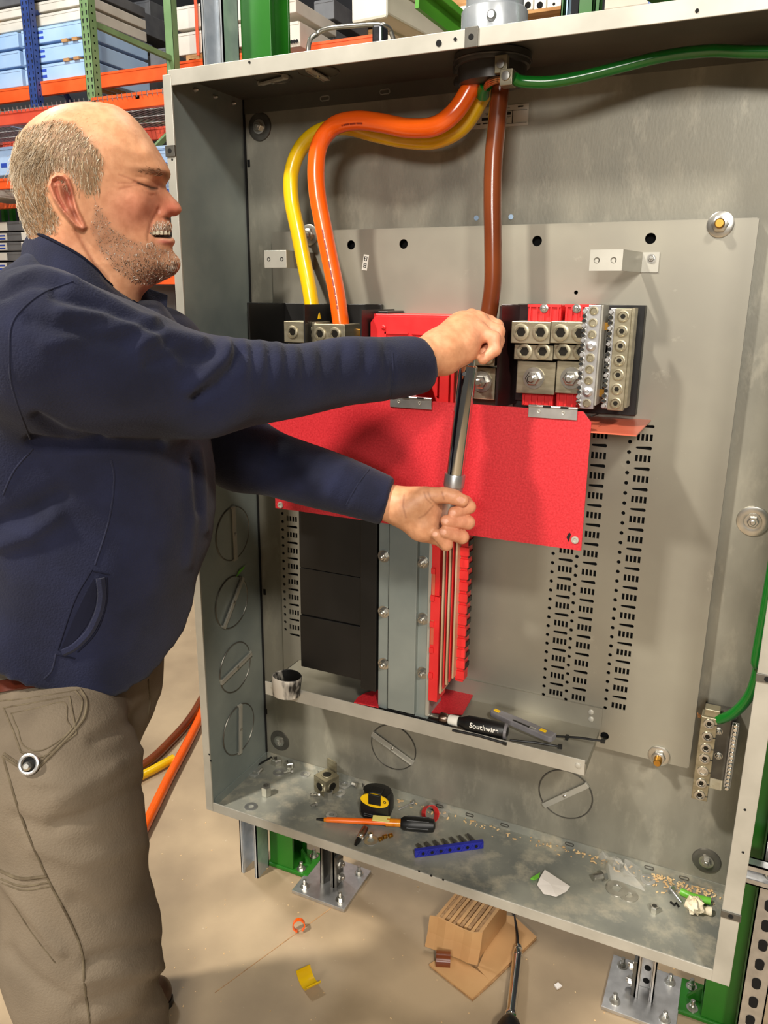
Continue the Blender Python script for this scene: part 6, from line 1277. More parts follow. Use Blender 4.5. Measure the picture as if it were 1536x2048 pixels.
PUL = npmesh('pullover', V, Q, 'navy_fleece', MAN); bvh_p = BVHTree.FromPolygons([tuple(v) for v in V], [tuple(map(int, f)) for f in Q])
def onsurf(bvh, px, py, off=0.0008):
    d = ray(px, py); d = d/np.linalg.norm(d); h_ = bvh.ray_cast(Vector(CAM), Vector(d), 6.0)
    if h_[0] is None: return None
    n_ = np.array(h_[1]); n_ = n_ if n_@d < 0 else -n_; return np.array(h_[0])+n_*off, n_
def seam(bvh, pts, r, name, m, parent, off=0.0, sub=5, flat=None):
    P2 = catmull([np.array([p[0], p[1], 0.0]) for p in pts], sub); P3 = [onsurf(bvh, p[0], p[1], off) for p in P2]; P3 = [p[0] for p in P3 if p is not None]
    if len(P3) < 2: return
    keep = [P3[0]]
    for p in P3[1:]:
        if np.linalg.norm(p-keep[-1]) < 0.06: keep.append(p)
    if len(keep) < 2: return
    return MB().tube(keep, r, 7).build(name, m, parent, True)
for pts in ([(146, 563), (86, 586), (43, 620), (23, 652), (19, 698), (21, 755), (34, 807), (60, 878)], [(66, 897), (29, 940), (6, 989)], [(785, 706), (786, 745), (780, 792)], [(744, 932), (716, 968), (692, 1009)], [(222, 920), (228, 960), (218, 1040), (190, 1130)], [(112, 1308), (104, 1340), (88, 1358)]):
    seam(bvh_p, pts, 0.0011, 'seam', 'navy_fleece', PUL, 0.0002)
lens_l = [(188, 1156), (165, 1200), (142, 1250), (120, 1303)]; lens_r = [(188, 1156), (193, 1190), (186, 1224), (166, 1262), (140, 1290), (120, 1303)]
ll = catmull([np.array([a, b, 0.]) for a, b in lens_l], 4); lr = catmull([np.array([a, b, 0.]) for a, b in lens_r], 3); nl = min(len(ll), len(lr)); g = []
for i in range(nl):
    u_ = i/(nl-1); a = ll[int(u_*(len(ll)-1))]; b = lr[int(u_*(len(lr)-1))]
    for f in (0, 0.5, 1.0):
        s_ = onsurf(bvh_p, *(a*(1-f)+b*f)[:2], 0.0012); g.append(s_[0] if s_ else g[-1])
mb = MB(); mb.add(g, [(i*3+j, i*3+j+1, (i+1)*3+j+1, (i+1)*3+j) for i in range(nl-1) for j in range(2)]); mb.build('pocket_opening', 'navy_dark', PUL)
seam(bvh_p, [(201, 1156), (204, 1190), (197, 1226), (178, 1264), (150, 1292), (125, 1305)], 0.0062, 'pocket_welt', 'navy_fleece', PUL, -0.002)
for pts in ([(186, 1142), (218, 1149)], [(115, 1309), (150, 1317)], [(184, 1140), (150, 1200), (116, 1300)], [(213, 1155), (214, 1190), (207, 1228), (188, 1270), (155, 1304)]): seam(bvh_p, pts, 0.0010, 'seam', 'navy_dark', PUL, 0.0004)
# stand-up collar with open zip
ct = [(62, 466, 0.004), (84, 470, .036), (118, 487, .061), (160, 512, .068), (192, 540, .064), (212, 564, .054), (240, 584, .034), (262, 600, .016)]
cb = [(48, 512, 0.004), (84, 530, .050), (128, 560, .082), (168, 580, .092), (206, 592, .086), (240, 606, .070), (275, 622, .046), (310, 645, .016)]
mb = MB(); g = []
def mir(p): r_ = p-P0; return p-LH*2*(r_@LH)
ctp = catmull([pp(a, b, -w_) for a, b, w_ in ct], 4); cbp = catmull([pp(a, b, -w_) for a, b, w_ in cb], 4); nn_ = len(ctp)
for side in (0, 1):
    g = []
    for a, b in zip(ctp, cbp):
        if side: a, b = mir(a), mir(b)
        mid_ = (a+b)/2; o_ = mid_-pp(150, 530, 0); o_[2] = 0; o_ = o_/max(np.linalg.norm(o_), 1e-6)
        g += [b+o_*0.004, b*0.5+a*0.5+o_*0.0065, a+o_*0.003, a-o_*0.0015, b*0.5+a*0.5-o_*0.001, b-o_*0.003]
    mb = MB(); mb.add(g, [(i*6+j, i*6+(j+1) % 6, (i+1)*6+(j+1) % 6, (i+1)*6+j) for i in range(nn_-1) for j in range(6)]+[tuple(range(6)), tuple((nn_-1)*6+j for j in range(6))[::-1]])
    c_ = mb.build('collar', 'navy_fleece', PUL, True)
    MB().tube([g[i*6+2] for i in range(nn_)], 0.0022, 7).build('collar_edge', 'navy_dark', c_, True)
mb = MB(); fl_ = [pp(266, 604, -.004), pp(286, 573, .026), pp(336, 590, .034), pp(334, 612, .020), pp(326, 650, .004), pp(300, 632, -.004)]
mb.add(fl_+[p+LH*0.006 for p in fl_], [(0, 1, 2, 3, 4, 5), (11, 10, 9, 8, 7, 6)]+[(i, (i+1) % 6, 6+(i+1) % 6, 6+i) for i in range(6)]); mb.build('collar_flap', 'navy_fleece', PUL, False, 0.0015)
MB().tube([pp(240, 586, -.036), pp(280, 612, -.030), pp(315, 645, -.012), pp(322, 662, -.006)], 0.0024, 8).build('zip', 'navy_dark', PUL, True)
MB().lathe(pp(239, 584, -.042), -LH, [(0, 0.0022), (0.002, 0.0016)], 10).build('zip_stop', 'brass', PUL, True)

# ---- trousers, belt, boots
HIR, KNR = PD(124, 1535, 1.0), PD(165, 1900, 1.045); dv = (PD(188, 2060, 1.085)-KNR); LOR = KNR+dv*1.0
ANR = LOR+(LOR-KNR)/np.linalg.norm(LOR-KNR)*0.30; tz = 0.11; ANR = KNR+(ANR-KNR)*((KNR[2]-tz)/(KNR[2]-ANR[2]))
HIL = PD(130, 1400, 1.19); ANL = np.array([-0.155, -0.52, 0.11]); KNL = (HIL+ANL)/2+FH*0.02
allp = np.array([HIR, KNR, ANR, HIL, KNL, ANL, pp(120, 1230, 0)]); Pg = grid(allp.min(0)-0.19, allp.max(0)+0.19, 0.0075)
F = chain(Pg, [HIR, KNR, LOR, ANR], [0.100, 0.087, 0.083, 0.072], 0.05); F = smin(F, chain(Pg, [HIL, KNL, ANL], [0.104, 0.085, 0.072], 0.05), 0.05)
pc = pp(118, 1265, 0); rel = Pg-pc.astype(np.float32); ea = rel@FH.astype(np.float32)/0.150; ew = rel@LH.astype(np.float32)/0.172; ez = rel[..., 2]/0.20
F = smin(F, (np.sqrt(ea**2+ew**2+ez**2)-1)*0.15, 0.06); top = pp(118, 1232, 0)[2]; F = smax(F, Pg[..., 2]-top, 0.01)
zh = pp(118, 1248, 0)[2]; lim = (np.sqrt((rel@FH.astype(np.float32)/0.135)**2+(rel@LH.astype(np.float32)/0.165)**2)-1)*0.13; F = np.where(Pg[..., 2] > zh, np.maximum(F, lim), F)
F = smax(F, (tz-0.045)-Pg[..., 2], 0.01)
V, Q = surface_nets(F, Pg[0, 0, 0], 0.0075); V = smooth_mesh(V.astype(float), Q, 3, 0.5); N_ = normals(V, Q); q_ = project(V); vx, vy = q_[:, 0], q_[:, 1]
disp = 0.0034*wob(V, 31, 22)+0.0020*wob(V, 32, 50)
for cr, am, sg in (([(110, 1600), (200, 1560), (285, 1500)], .004, 9), ([(110, 1650), (210, 1610), (290, 1570)], -.004, 9), ([(60, 1560), (150, 1565), (230, 1530)], .004, 9), ([(180, 1920), (240, 1900), (310, 1885)], -.006, 8), ([(170, 1960), (250, 1945), (320, 1935)], .006, 10), ([(150, 2020), (230, 1995), (315, 1960)], -.005, 9), ([(0, 1760), (60, 1830), (120, 1900)], .006, 8), ([(190, 1480), (250, 1450), (295, 1400)], -.005, 9), ([(20, 1640), (90, 1660), (170, 1640)], -.004, 9), ([(60, 1700), (160, 1720), (280, 1690)], .004, 11), ([(150, 1800), (220, 1830), (295, 1800)], -.004, 11), ([(20, 1900), (70, 1960), (130, 2000)], -.005, 9), ([(190, 2040), (260, 2020), (320, 2010)], .005, 9)): disp += am*crease(vx, vy, cr, sg)
V = V+N_*disp[:, None]
PNT = npmesh('trousers', V, Q, 'work_pants', MAN); bvh_t = BVHTree.FromPolygons([tuple(v) for v in V], [tuple(map(int, f)) for f in Q])
for pts, r in (([(160, 1378), (173, 1401), (170, 1430), (157, 1452), (106, 1507), (69, 1540), (42, 1535), (5, 1512)], .0018), ([(152, 1382), (165, 1405), (150, 1450), (100, 1504), (69, 1532), (42, 1528), (8, 1506)], .0012),
               ([(7, 1416), (60, 1407), (139, 1393)], .0012), ([(139, 1393), (146, 1430), (153, 1467)], .0012), ([(153, 1467), (88, 1513), (42, 1504)], .0012), ([(42, 1504), (26, 1460), (7, 1416)], .0012), ([(22, 1427), (70, 1417), (128, 1405), (134, 1440), (140, 1462), (86, 1500), (48, 1492), (36, 1460), (22, 1427)], .0009),
               ([(7, 1516), (42, 1632), (93, 1752), (139, 1840), (164, 1905), (169, 1970), (180, 2046)], .0016), ([(0, 1741), (42, 1757), (95, 1752)], .0022), ([(2, 1758), (44, 1772), (100, 1764)], .0012), ([(4, 1766), (46, 1780), (102, 1772)], .0010), ([(0, 1402), (60, 1396), (160, 1380)], .0010), ([(10, 1780), (60, 1860), (110, 1925)], .0010), ([(296, 1360), (300, 1400), (296, 1430)], .0016)):
    seam(bvh_t, pts, r, 'stitched_seam', 'pants_seam', PNT, 0.0)
# key ring clip showing in the pocket
s_ = onsurf(bvh_t, 62, 1528, 0.006)
if s_:
    MB().ring(s_[0], s_[1], 0.0105, 0.0022, 26, 8).build('pocket_clip', 'satin', MAN, True); MB().lathe(s_[0]-s_[1]*0.004, s_[1], [(0, 0.0085), (0.001, 0.0085)], 20).build('clip_backing', 'hole', MAN); MB().lathe(s_[0]-s_[1]*0.003-np.array([0, 0, 0.0025]), s_[1], [(0, 0.0055), (0.008, 0.005), (0.010, 0.003)], 14).build('clip_knob', 'steel', MAN, True)
bp_ = [(-90, 1386), (-40, 1383), (20, 1377), (70, 1370), (105, 1362)]
g = []
for p in catmull([np.array([a, b, 0.]) for a, b in bp_], 4):
    a = onsurf(bvh_t, p[0], p[1]-16, 0.004); b = onsurf(bvh_t, p[0], p[1]+6, 0.004)
    if a and b: g += [a[0], b[0], b[0]-b[1]*0.003, a[0]-a[1]*0.003]
k_ = len(g)//4; mb = MB(); mb.add(g, [(i*4+j, i*4+(j+1) % 4, (i+1)*4+(j+1) % 4, (i+1)*4+j) for i in range(k_-1) for j in range(4)]); mb.build('belt', 'belt_leather', MAN, True)
for (ank, toe_dir) in ((ANR, FH), (ANL, (FH+LH*0.1)/np.linalg.norm(FH+LH*0.1))):
    an_ = ank.copy(); an_[2] = 0; pts1 = [an_+ZU*0.16, an_+ZU*0.07, an_-toe_dir*0.045+ZU*0.045]; pts2 = [an_+ZU*0.065, an_+toe_dir*0.09+ZU*0.05, an_+toe_dir*0.165+ZU*0.038]
    Pg = grid(np.min(pts1+pts2, 0)-0.08, np.max(pts1+pts2, 0)+0.08, 0.006); F = smin(chain(Pg, pts1, [0.052, 0.05, 0.042], 0.02), chain(Pg, pts2, [0.05, 0.043, 0.036], 0.02), 0.02); F = smax(F, 0.014-Pg[..., 2], 0.005)
    V, Q = surface_nets(F, Pg[0, 0, 0], 0.006); bo = npmesh('boot', smooth_mesh(V.astype(float), Q, 2), Q, 'boot_leather', MAN)
    sl = []
    for i in range(22):
        a = 2*math.pi*i/22; sl.append(an_+toe_dir*(0.06+0.142*math.cos(a))+np.cross(ZU, toe_dir)*0.05*math.sin(a)+ZU*0.0005)
    MB().prism(sl, (0, 0, 0.017)).build('sole', 'black_rubber', bo)
# ================================================================== warehouse racking behind
def upright(mb, x, y, z0, z1, w_=0.085, dpt=0.075): mb.box((x-w_/2, y, z0), (x+w_/2, y+0.003, z1)); mb.box((x-w_/2, y, z0), (x-w_/2+0.003, y+dpt, z1)); mb.box((x+w_/2-0.003, y, z0), (x+w_/2, y+dpt, z1))
def rack_frame(x, y0, y1, zt_, m, label, braces, zlo, zhi, w_=0.085):
    T = thing('rack_frame', (x, (y0+y1)/2, 0), label, 'rack frame', 'pallet rack frames behind the enclosure')
    for i, y in enumerate((y0, y1)):
        mb = MB(); upright(mb, x, y if i == 0 else y-0.075, 0, zt_, w_); u = mb.build('upright', m, T)
        MB().box((x-0.07, y-0.06, 0.0), (x+0.07, y+0.08, 0.008)).build('foot_plate', m, T)
        hm = MB(); z = zlo
        while z < zhi:
            for s_ in (-1, 1):
                xx = x+s_*w_*0.24; yy = (y if i == 0 else y-0.075)-0.0006; hm.prism([(xx-0.008, yy, z+0.014), (xx+0.008, yy, z+0.014), (xx+0.0045, yy, z-0.016), (xx-0.0045, yy, z-0.016)], (0, 0.0005, 0))
                yy2 = (y if i == 0 else y-0.075)+0.035; hm.box((x+w_/2+0.0002, yy2-0.006, z-0.006+s_*0.0), (x+w_/2+0.0007, yy2+0.006, z+0.008))
            z += 0.052
        if i == 0: tag(hm.build('upright_hole', 'hole', u), kind='stuff')
    for (za, zb_) in braces: MB().bar((x, y0+0.06, za), (x, y1-0.06, zb_), 0.035, 0.042).build('brace', m, T)
    return T
zb1 = PY(175, 20, 3.8)[2]
rack_frame(-4.07, 3.8, 4.87, 4.6, 'rack_green', 'pale green perforated rack frame just right of the blue frame', ((PY(185, 45, 3.86)[2], PY(345, 117, 4.81)[2]), (2.3, 3.0), (PY(320, 195, 4.8)[2]-0.25, PY(200, 262, 3.86)[2]-0.5), (1.2, 1.2)), 2.6, 4.4, 0.088)
rack_frame(-6.0, 5.0, 6.07, 5.6, 'rack_blue', 'dark blue perforated rack frame at the far upper left', ((PY(58, 20, 5.06)[2], PY(205, 85, 6.0)[2]), (PY(60, 78, 5.06)[2], 2.9), (1.2, 1.2)), 3.0, 4.9, 0.11)
rack_frame(-1.35, 3.8, 4.87, 4.6, 'green_paint', 'dark green rack frame seen above the enclosure top', ((3.6, 4.2), (3.0, 3.6), (1.2, 1.2)), 3.0, 3.2)
rack_frame(-1.75, 5.2, 6.2, 5.6, 'rack_lightblue', 'light blue perforated rack frame seen above the enclosure top', ((5.4, 4.2), (1.2, 1.2)), 3.6, 5.0, 0.13)
def beam(x0, x1, y, z, h_, m, label, w_=0.05):
    T = thing('rack_beam', ((x0+x1)/2, y, z), label, 'rack beam', 'rack beams behind the enclosure')
    MB().box((x0, y, z-h_/2), (x1, y+w_, z+h_/2)).build('beam_face', m, T, bevel=0.004)
    MB().box((x0, y-0.004, z+h_/2-0.02), (x1, y, z+h_/2)).build('beam_step', m, T); return T
def deck(x0, x1, y0, y1, z, label, step=0.05, m='satin'):
    T = thing('wire_deck', ((x0+x1)/2, (y0+y1)/2, z), label, 'wire deck', 'wire decks on the racking'); mb = MB(); n = int((x1-x0)/step)
    for i in range(n+1):
        x = x0+(x1-x0)*i/n; mb.box((x-0.003, y0, z), (x+0.003, y1, z+0.006)); mb.box((x-0.003, y0-0.006, z-0.02), (x+0.003, y0, z+0.022))
    for k in range(6): y = y0+(y1-y0)*k/5; mb.box((x0, y-0.003, z-0.006), (x1, y+0.003, z))
    tag(mb.build('deck_wires', m, T), kind='stuff')
    for xx in np.arange(x0+0.4, x1, 0.9): MB().box((xx-0.02, y0, z-0.03), (xx+0.02, y1, z-0.008)).build('deck_channel', m, T)
zA = PY(20, 236, 3.8)[2]; beam(-9.5, -4.07, 3.8, zA, 0.105, 'rack_red', 'faded red rack beam left of the pale green frame'); beam(-4.07, -1.35, 3.8, PY(260, 202, 3.8)[2], 0.11, 'rack_orange', 'orange red rack beam between the pale green frame and enclosure')
beam(-9.5, -4.07, 4.80, zA, 0.105, 'rack_red', 'red rear rack beam under the wire deck at left'); beam(-4.07, -1.35, 4.80, zA-0.01, 0.11, 'rack_red', 'red rear rack beam under the wire deck beside the enclosure')
deck(-9.4, -1.4, 3.8, 4.85, zA+0.058, 'wire mesh deck on the lower red beams')
zBm = PY(10, 192, 5.06)[2]; beam(-11.0, -6.0, 5.06, zBm, 0.13, 'rack_orange', 'orange beam carrying white cartons at the far left'); beam(-6.0, -1.75, 5.06, PY(260, 153, 5.06)[2], 0.13, 'rack_orange', 'long orange beam above the red one behind the head')
zC = PY(15, 367, 3.8)[2]; beam(-9.5, -4.07, 3.8, zC, 0.085, 'rack_orange', 'orange beam beside the back of the head'); beam(-9.5, -4.07, 4.8, zC-0.02, 0.10, 'rack_orange', 'orange rear beam beside the back of the head'); beam(-4.07, -1.35, 3.8, zC, 0.085, 'rack_orange', 'orange beam hidden mostly behind the face')
deck(-9.4, -1.4, 3.8, 4.85, zC+0.045, 'wire deck level with the ear')
zD = PY(320, 556, 3.8)[2]; beam(-4.07, -1.35, 3.8, zD, 0.10, 'rack_orange', 'low orange beam seen under the chin'); beam(-9.5, -4.07, 3.8, zD, 0.10, 'rack_orange', 'low orange beam behind the shoulder')
beam(-4.07, -1.35, 4.8, zD, 0.10, 'rack_orange', 'low rear orange beam under the chin')
MB_ = MB().box((-4.0, 3.86, zD-0.02), (-1.4, 4.8, zD+0.0)); tag(MB_.build('shelf_board', 'rack_orange'), 'orange shelf board seen under the chin', 'shelf')
def carton(x0, x1, y0, y1, z0, z1, m, label, stripes=0, group='cartons on the racking', sm='blue_print', sx=0.55):
    T = thing('carton', ((x0+x1)/2, (y0+y1)/2, z0), label, 'carton', group); b = MB().box((x0, y0, z0), (x1, y1, z1)).build('box', m, T, bevel=0.006)
    MB().box((x0+0.01, y0-0.003, z1-0.02), (x1-0.01, y0+0.01, z1+0.002)).build('lid_edge', m, T)
    for k in range(stripes):
        zz = z0+(z1-z0)*(0.28+0.34*k); MB().box((x0+sx*(x1-x0), y0-0.002, zz), (x0+(sx+0.16)*(x1-x0), y0-0.0005, zz+(z1-z0)*0.16)).build('printed_bar', sm, T)
    return T
def sticker(x, y0, z0, z1, label): T = MB().box((x-0.035, y0, z0), (x+0.035, y0+0.9, z1)); tag(T.build('wood_block', 'pallet_wood'), label, 'wood block', 'wooden spacers between cartons')
# stack of white cartons on the far-left orange beam
XRW = PY(172, 100, 5.1)[0]
rows = [(130, 166), (92, 124), (54, 85)]; zz = []
for r_, (a, b) in enumerate(rows):
    z1 = PY(90, a, 5.1)[2]; z0 = PY(90, b, 5.1)[2]; nm = ('lowest', 'middle', 'upper')[r_]
    carton(-9.2, -6.25, 5.1, 6.0, z0, z1, 'carton_white', nm+' white carton left of the dark blue frame', 1); carton(-6.2, XRW, 5.1, 6.0, z0, z1, 'carton_white', nm+' white carton with blue bars between the two frames', 2, sx=0.2)
    zz.append((z0, z1))
for i, (a, b) in enumerate(((zBm+0.065, zz[0][0]), (zz[0][1], zz[1][0]), (zz[1][1], zz[2][0]))):
    sticker(XRW-0.12, 5.08, a, b, ('lowest', 'middle', 'upper')[i]+' wooden spacer under the cartons beside the pale green frame'); sticker(-5.6, 5.08, a, b, ('lowest', 'middle', 'upper')[i]+' wooden spacer under the cartons beside the dark blue frame'); sticker(-7.4, 5.08, a, b, ('lowest', 'middle', 'upper')[i]+' wooden spacer under the cartons at the left edge')
for r_, (a, b, m) in enumerate(((24, 46, 'carton_cream'), (-2, 18, 'carton_cream'), (-30, -8, 'carton_grey'))):
    z1 = PY(90, a, 5.1)[2]; z0 = PY(90, b, 5.1)[2]; carton(-9.2, XRW, 5.15, 6.0, z0, z1, m, ('cream carton just above the white stack', 'dim carton near the top left corner', 'grey carton at the very top left')[r_])
    sticker(-6.6, 5.1, z0-0.05, z0, ('wooden spacer above the white stack', 'wooden spacer near the top left corner', 'wooden spacer at the very top left')[r_])
for (x, lab) in ((-5.25, 'orange strap over the white cartons beside the blue frame'),):
    tag(MB().box((x-0.012, 5.085, zz[0][0]-0.1), (x+0.012, 5.092, zz[2][1]+0.1)).build('strap', 'strap'), lab, 'strap')
# dark crates between the green frame and the cream boxes
for (a, b, c, d, y, lab) in ((198, 0, 232, 46, 6.15, 'dark crate with a pale end panel right of the green upright'), (238, 5, 300, 40, 7.3, 'dark crate high behind the sloping green brace'), (225, 50, 330, 96, 7.4, 'large dark crate behind the sloping green brace'), (215, 100, 262, 140, 6.4, 'olive crate under the sloping green brace'), (300, 98, 335, 138, 6.0, 'dark crate left of the rear green post')):
    x0, x1, z0, z1 = rect(a, b, c, d, y); carton(x0, x1, y, y+1.0, 0.0 if 'olive' in lab else z0, z1, 'carton_grey', lab, 0, 'dark crates on the racking')
for (a, b, c, d, lab) in ((352, 8, 440, 54, 'upper cream carton left of the bare strut channel'), (356, 62, 440, 106, 'lower cream carton left of the bare strut channel')):
    x0, x1, z0, z1 = rect(a, b, c, d, 5.3); carton(x0, x1+0.25, 5.3, 6.2, z0, z1, 'carton_cream', lab, 2, sx=0.62)
x0, x1, z0, z1 = rect(372, 106, 440, 118, 5.3); PAL = thing('pallet', ((x0+x1)/2, 5.6, z0-0.1), 'wooden pallet with blue feet under the lower cream carton', 'pallet'); MB().box((x0, 5.3, z0), (x1+0.2, 6.1, z1)).build('pallet_board', 'pallet_wood', PAL)
for (a, lab) in ((385, 'left blue pallet foot under the cream cartons'), (425, 'right blue pallet foot under the cream cartons')):
    x0, x1, z0, z1 = rect(a-7, 118, a+7, 132, 5.3); MB().box((x0, 5.3, z0), (x1, 5.9, z1)).build('pallet_foot', 'rack_blue', PAL)
x0, x1, z0, z1 = rect(393, -5, 398, 112, 5.29); tag(MB().box((x0, 5.27, z0), (x1, 5.28, z1)).build('strap', 'strap'), 'orange strap over the cream cartons', 'strap')
# things seen between the green post and the conduit
for (a, b, c, d, y, m, lab) in ((548, 0, 592, 28, 4.9, 'carton_cream', 'cream carton high beside the green post'), (548, 46, 600, 96, 4.9, 'carton_cream', 'perforated cream carton beside the green post'), (628, 0, 668, 40, 5.6, 'carton_grey', 'dark crate left of the light blue frame'), (628, 60, 668, 100, 5.6, 'carton_grey', 'dark olive crate left of the light blue frame'), (692, 20, 760, 56, 6.3, 'carton_grey', 'grey shelf crate right of the light blue frame'), (692, 62, 760, 84, 6.3, 'pallet_wood', 'wooden crate right of the light blue frame'), (755, 30, 800, 60, 2.6, 'carton_cream', 'clear wrapped bundle under the white duct')):
    x0, x1, z0, z1 = rect(a, b, c, d, y); carton(x0, x1, y, y+0.7, 0.0 if 'wrapped' in lab else z0, z1, m, lab)
x0, x1, z0, z1 = rect(548, 46, 600, 96, 4.89); hm = MB()
for k in range(9): hm.lathe((x0+(x1-x0)*(0.08+0.1*k), 4.888, z0+(z1-z0)*0.22), (0, -1, 0), [(0, 0.014), (0.002, 0.014)], 8)
tag(hm.build('vent_hole_row', 'hole'), 'row of vent holes along the perforated cream carton', 'vent holes', kind='stuff')
T = thing('white_duct', PY(800, 30, 1.1), 'white moulded plastic duct slanting above the enclosure', 'duct'); p, q = PY(742, 2, 0.95), PY(905, 92, 1.5)
dd = (q-p)/np.linalg.norm(q-p); nn = np.cross(dd, ZU); nn /= np.linalg.norm(nn); uu = np.cross(nn, dd)
MB().bar(p, q, 0.095, 0.075).build('trough', 'carton_cream', T, bevel=0.006); MB().bar(p+uu*0.045, q+uu*0.045, 0.115, 0.016).build('flange', 'white_label', T, bevel=0.004); MB().bar(p-nn*0.03-uu*0.04, q-nn*0.03-uu*0.04, 0.02, 0.012).build('rib', 'carton_cream', T); MB().obox(p-dd*0.006, dd*0.008, nn*0.062, uu*0.055).build('end_cap', 'white_label', T, bevel=0.01)
T = thing('green_beam', PY(900, 30, 0.9), 'green steel beam slanting beside the white duct, coloured as strongly lit', 'beam'); p, q = PY(835, -30, 0.75), PY(965, 78, 1.15)
MB().bar(p, q, 0.06, 0.02).build('beam_flange', 'green_lit', T, bevel=0.002); MB().bar(p-np.array([0, 0, 0.03]), q-np.array([0, 0, 0.03]), 0.012, 0.05).build('beam_web', 'green_lit', T)
x0, x1, z0, z1 = rect(880, -40, 960, 60, 2.9); tag(MB().box((x0, 2.9, z0), (x1, 3.6, z1)).build('wood_crate', 'pallet_wood'), 'orange brown wooden crate behind the conduit', 'crate')
x0, x1, z0, z1 = rect(920, 14, 945, 60, 2.88); tag(MB().box((x0, 2.86, z0), (x1, 2.89, z1)).build('pink_panel', 'white_paper'), 'pale pink panel on the wooden crate left of the conduit', 'panel')
for i, (a, c, lab) in enumerate(((1046, 1066, 'small cream block with a black hole right of conduit'), (1068, 1092, 'second cream block with a black hole right of conduit'), (1094, 1122, 'rightmost cream block with a black hole above the enclosure'))):
    x0, x1, z0, z1 = rect(a, -4, c, 20, 2.4); T = thing('cream_block', ((x0+x1)/2, 2.4, z0), lab, 'block', 'cream blocks on the shelf'); MB().box((x0, 2.4, z0), (x1, 2.6, z1)).build('block', 'white_label', T, bevel=0.004)
    MB().lathe(((x0+x1)/2, 2.3995, z0+(z1-z0)*(0.4 if i < 2 else 0.5)), (0, -1, 0), [(0, 0.014 if i < 2 else 0.006), (0.001, 0.014 if i < 2 else 0.006)], 14).build('block_hole', 'hole', T)
x0, x1, z0, z1 = rect(1040, 20, 1125, 27, 2.4); tag(MB().box((x0, 2.38, z0), (x1, 2.7, z1)).build('shelf_board', 'pallet_wood'), 'thin wooden shelf under the cream blocks', 'shelf')
x0, x1, z0, z1 = rect(1084, 24, 1102, 44, 2.5); tag(MB().box((x0, 2.5, z0-0.1), (x1, 2.54, z1)).build('blue_post', 'rack_lightblue'), 'short light blue post under the wooden shelf', 'post')
for (a, c, m, lab) in ((1122, 1128, 'green_paint', 'thin green post right of the cream blocks'), (1131, 1137, 'carton_white', 'thin white pipe right of the cream blocks'), (1157, 1186, 'green_paint', 'bright green post at the top right'), (1190, 1200, 'green_paint', 'narrow dark green post at the top right')):
    x0, x1, z0, z1 = rect(a, -30, c, 46, 1.6); mb = MB(); upright(mb, (x0+x1)/2, 1.6, 0, z1, x1-x0, 0.04); tag(mb.build('steel_post', m), lab, 'post')
for (a, b, c, d, y, m, lab) in ((1210, -20, 1300, 14, 3.5, 'carton_cream', 'pale carton at the top edge right of the green post'), (1215, 6, 1300, 40, 3.6, 'carton_grey', 'dark crate at the top right above the enclosure'), (1296, -10, 1330, 24, 3.4, 'rack_lightblue', 'light blue bin at the top right')):
    x0, x1, z0, z1 = rect(a, b, c, d, y); carton(x0, x1, y, y+0.6, z0, z1, m, lab)
p, q = PY(1305, -12, 2.2), PY(1345, 14, 2.4); tag(MB().bar(p, q, 0.05, 0.03).build('green_brace', 'green_paint'), 'short green brace at the top right corner', 'brace')
# bent rod standing on the enclosure top
rod = [np.array([PY(614, 100, -0.03)[0], -0.03, ZT+0.002]), PY(618, 88, 0.0), PY(634, 68, 0.03), PY(655, 57, 0.03), PY(700, 52, 0.03), PY(745, 49, 0.03), PY(765, 50, 0.03), PY(780, 60, 0.05), PY(790, 90, 0.06)]
tag(MB().tube(catmull(rod, 6), 0.0045, 10).build('bent_rod', 'steel', None, True), 'bent steel rod bowing above the enclosure top edge', 'rod')
x0, x1, z0, z1 = rect(748, 52, 768, 85, -0.06); tag(MB().box((x0, -0.07, ZT+0.003), (x1, -0.04, z1)).build('wrapped_part', 'iridescent_steel', None, False, 0.004), 'shiny wrapped part under the bent rod', 'part')
# grey trays with blue labels behind the shoulder, boxes beside the head
for k, (a, b) in enumerate(((444, 464), (466, 484), (485, 503), (505, 523), (525, 545), (547, 566))):
    x0, x1, z0, z1 = rect(-60, a, 68-(k % 2)*4, b, 4.3); T = carton(x0, x1, 4.3, 5.0, z0+0.005, z1, 'carton_grey', ('top', 'second', 'third', 'fourth', 'fifth', 'lowest')[k]+' grey tray with white label in the stack behind the shoulder', 0, 'grey trays behind the shoulder')
    xl, xr_, _, _ = rect(-40, a, 14, b, 4.295); MB().box((xl, 4.292, z0+0.012), (xr_, 4.2985, z1-0.005)).build('tray_label', 'white_label', T)
    for j in range(2):
        if k not in (0, 3): MB().box((xl+0.3*(xr_-xl), 4.289, z0+(z1-z0)*(0.25+0.33*j)), (xr_-0.02, 4.292, z0+(z1-z0)*(0.42+0.33*j))).build('printed_bar', 'blue_print', T)
    if k in (2, 3, 1): xq0, xq1, _, _ = rect(44, a, 68, b, 4.295); MB().box((xq0, 4.290, z0+0.01), (xq1, 4.298, z1)).build('tray_label', 'white_label', T)
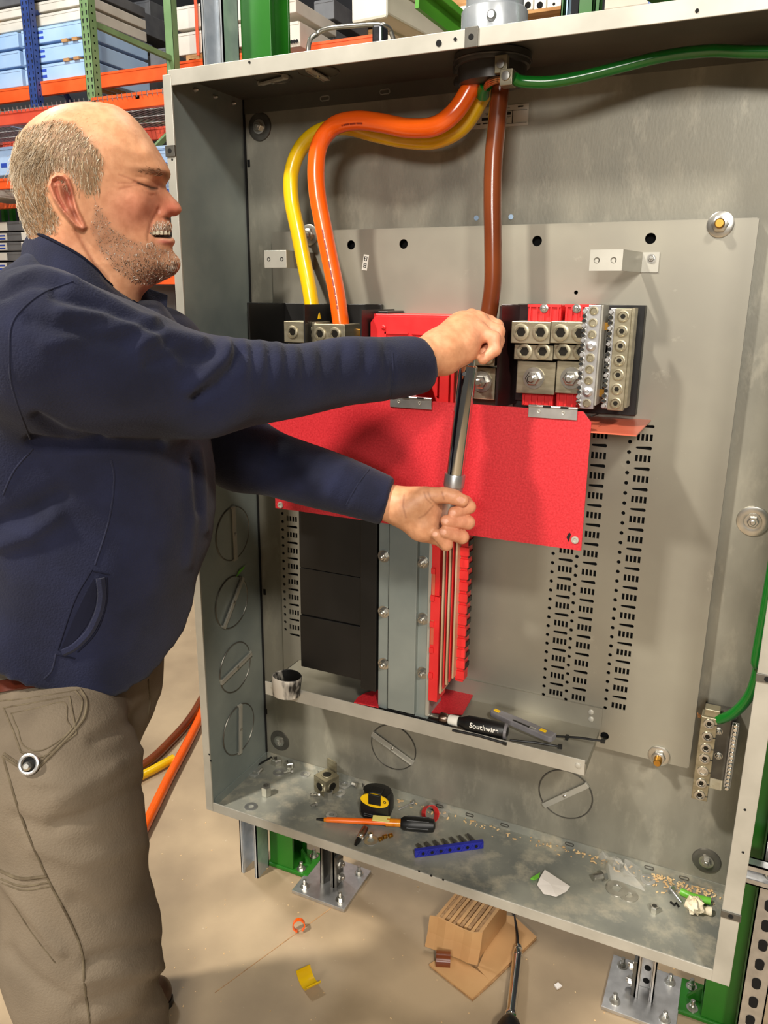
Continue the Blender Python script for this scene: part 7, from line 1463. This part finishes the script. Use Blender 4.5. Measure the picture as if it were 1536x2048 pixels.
for (a, b, c, d, m, lab) in ((-40, 296, 30, 352, 'carton_white', 'pale blue carton beside the back of the head'), (296, 292, 345, 300, 'carton_white', 'thin white carton edge right of the forehead'), (302, 302, 342, 330, 'carton_white', 'white carton with blue bar beside the forehead'), (312, 344, 345, 392, 'carton_white', 'white carton behind the eyes')):
    x0, x1, z0, z1 = rect(a, b, c, d, 4.2); carton(x0, x1, 4.2, 4.75, z0-(0.052 if 'behind the eyes' in lab or 'with blue bar' in lab else 0), z1, m, lab, 1, sx=0.6)
for (a, lab) in ((6, 'thin green post under the orange beam behind the head'), (22, 'second thin green post under the orange beam behind the head')):
    x0, x1, z0, z1 = rect(a-3, 420, a+3, 450, 5.2); tag(MB().box((x0, 5.2, 0), (x1, 5.25, z1+0.2)).build('thin_post', 'green_paint'), lab, 'post')
x0, x1, z0, z1 = rect(-30, 384, 30, 400, 4.4); tag(MB().box((x0, 4.0, z0), (x1, 4.7, z1)).build('white_board', 'white_label'), 'white board edge between the two orange beams', 'board')
x0, x1, z0, z1 = rect(270, 572, 350, 640, 4.2); carton(x0, x1, 4.2, 4.8, z0-0.3, z1, 'carton_grey', 'dark bin under the low orange beam beside the collar')
# daylight window in the far wall
for k, (a, b, c, d) in enumerate(((68, 194, 92, 226), (95, 196, 118, 226), (121, 200, 146, 226))):
    x0, x1, z0, z1 = rect(a, b, c, d, 12.4); wn = MB().box((x0, 12.40, z0), (x1, 12.46, z1)).build('window_%d' % (k+1), 'skylight'); tag(wn, 'bright daylight window in the far wall', kind='structure')
    MB().box((x0-0.08, 12.36, z0-0.08), (x0, 12.5, z1+0.08)).build('window_frame', 'wall_paint', wn); MB().box((x1, 12.36, z0-0.08), (x1+0.08, 12.5, z1+0.08)).build('window_frame', 'wall_paint', wn)
q = PZ(1556, 1895, 0); tag(MB().box((q[0]-0.07, q[1], 0), (q[0]+0.3, q[1]+0.3, 0.28)).build('carton', 'cardboard', None, False, 0.003), 'brown cardboard carton at the far right edge', 'carton')
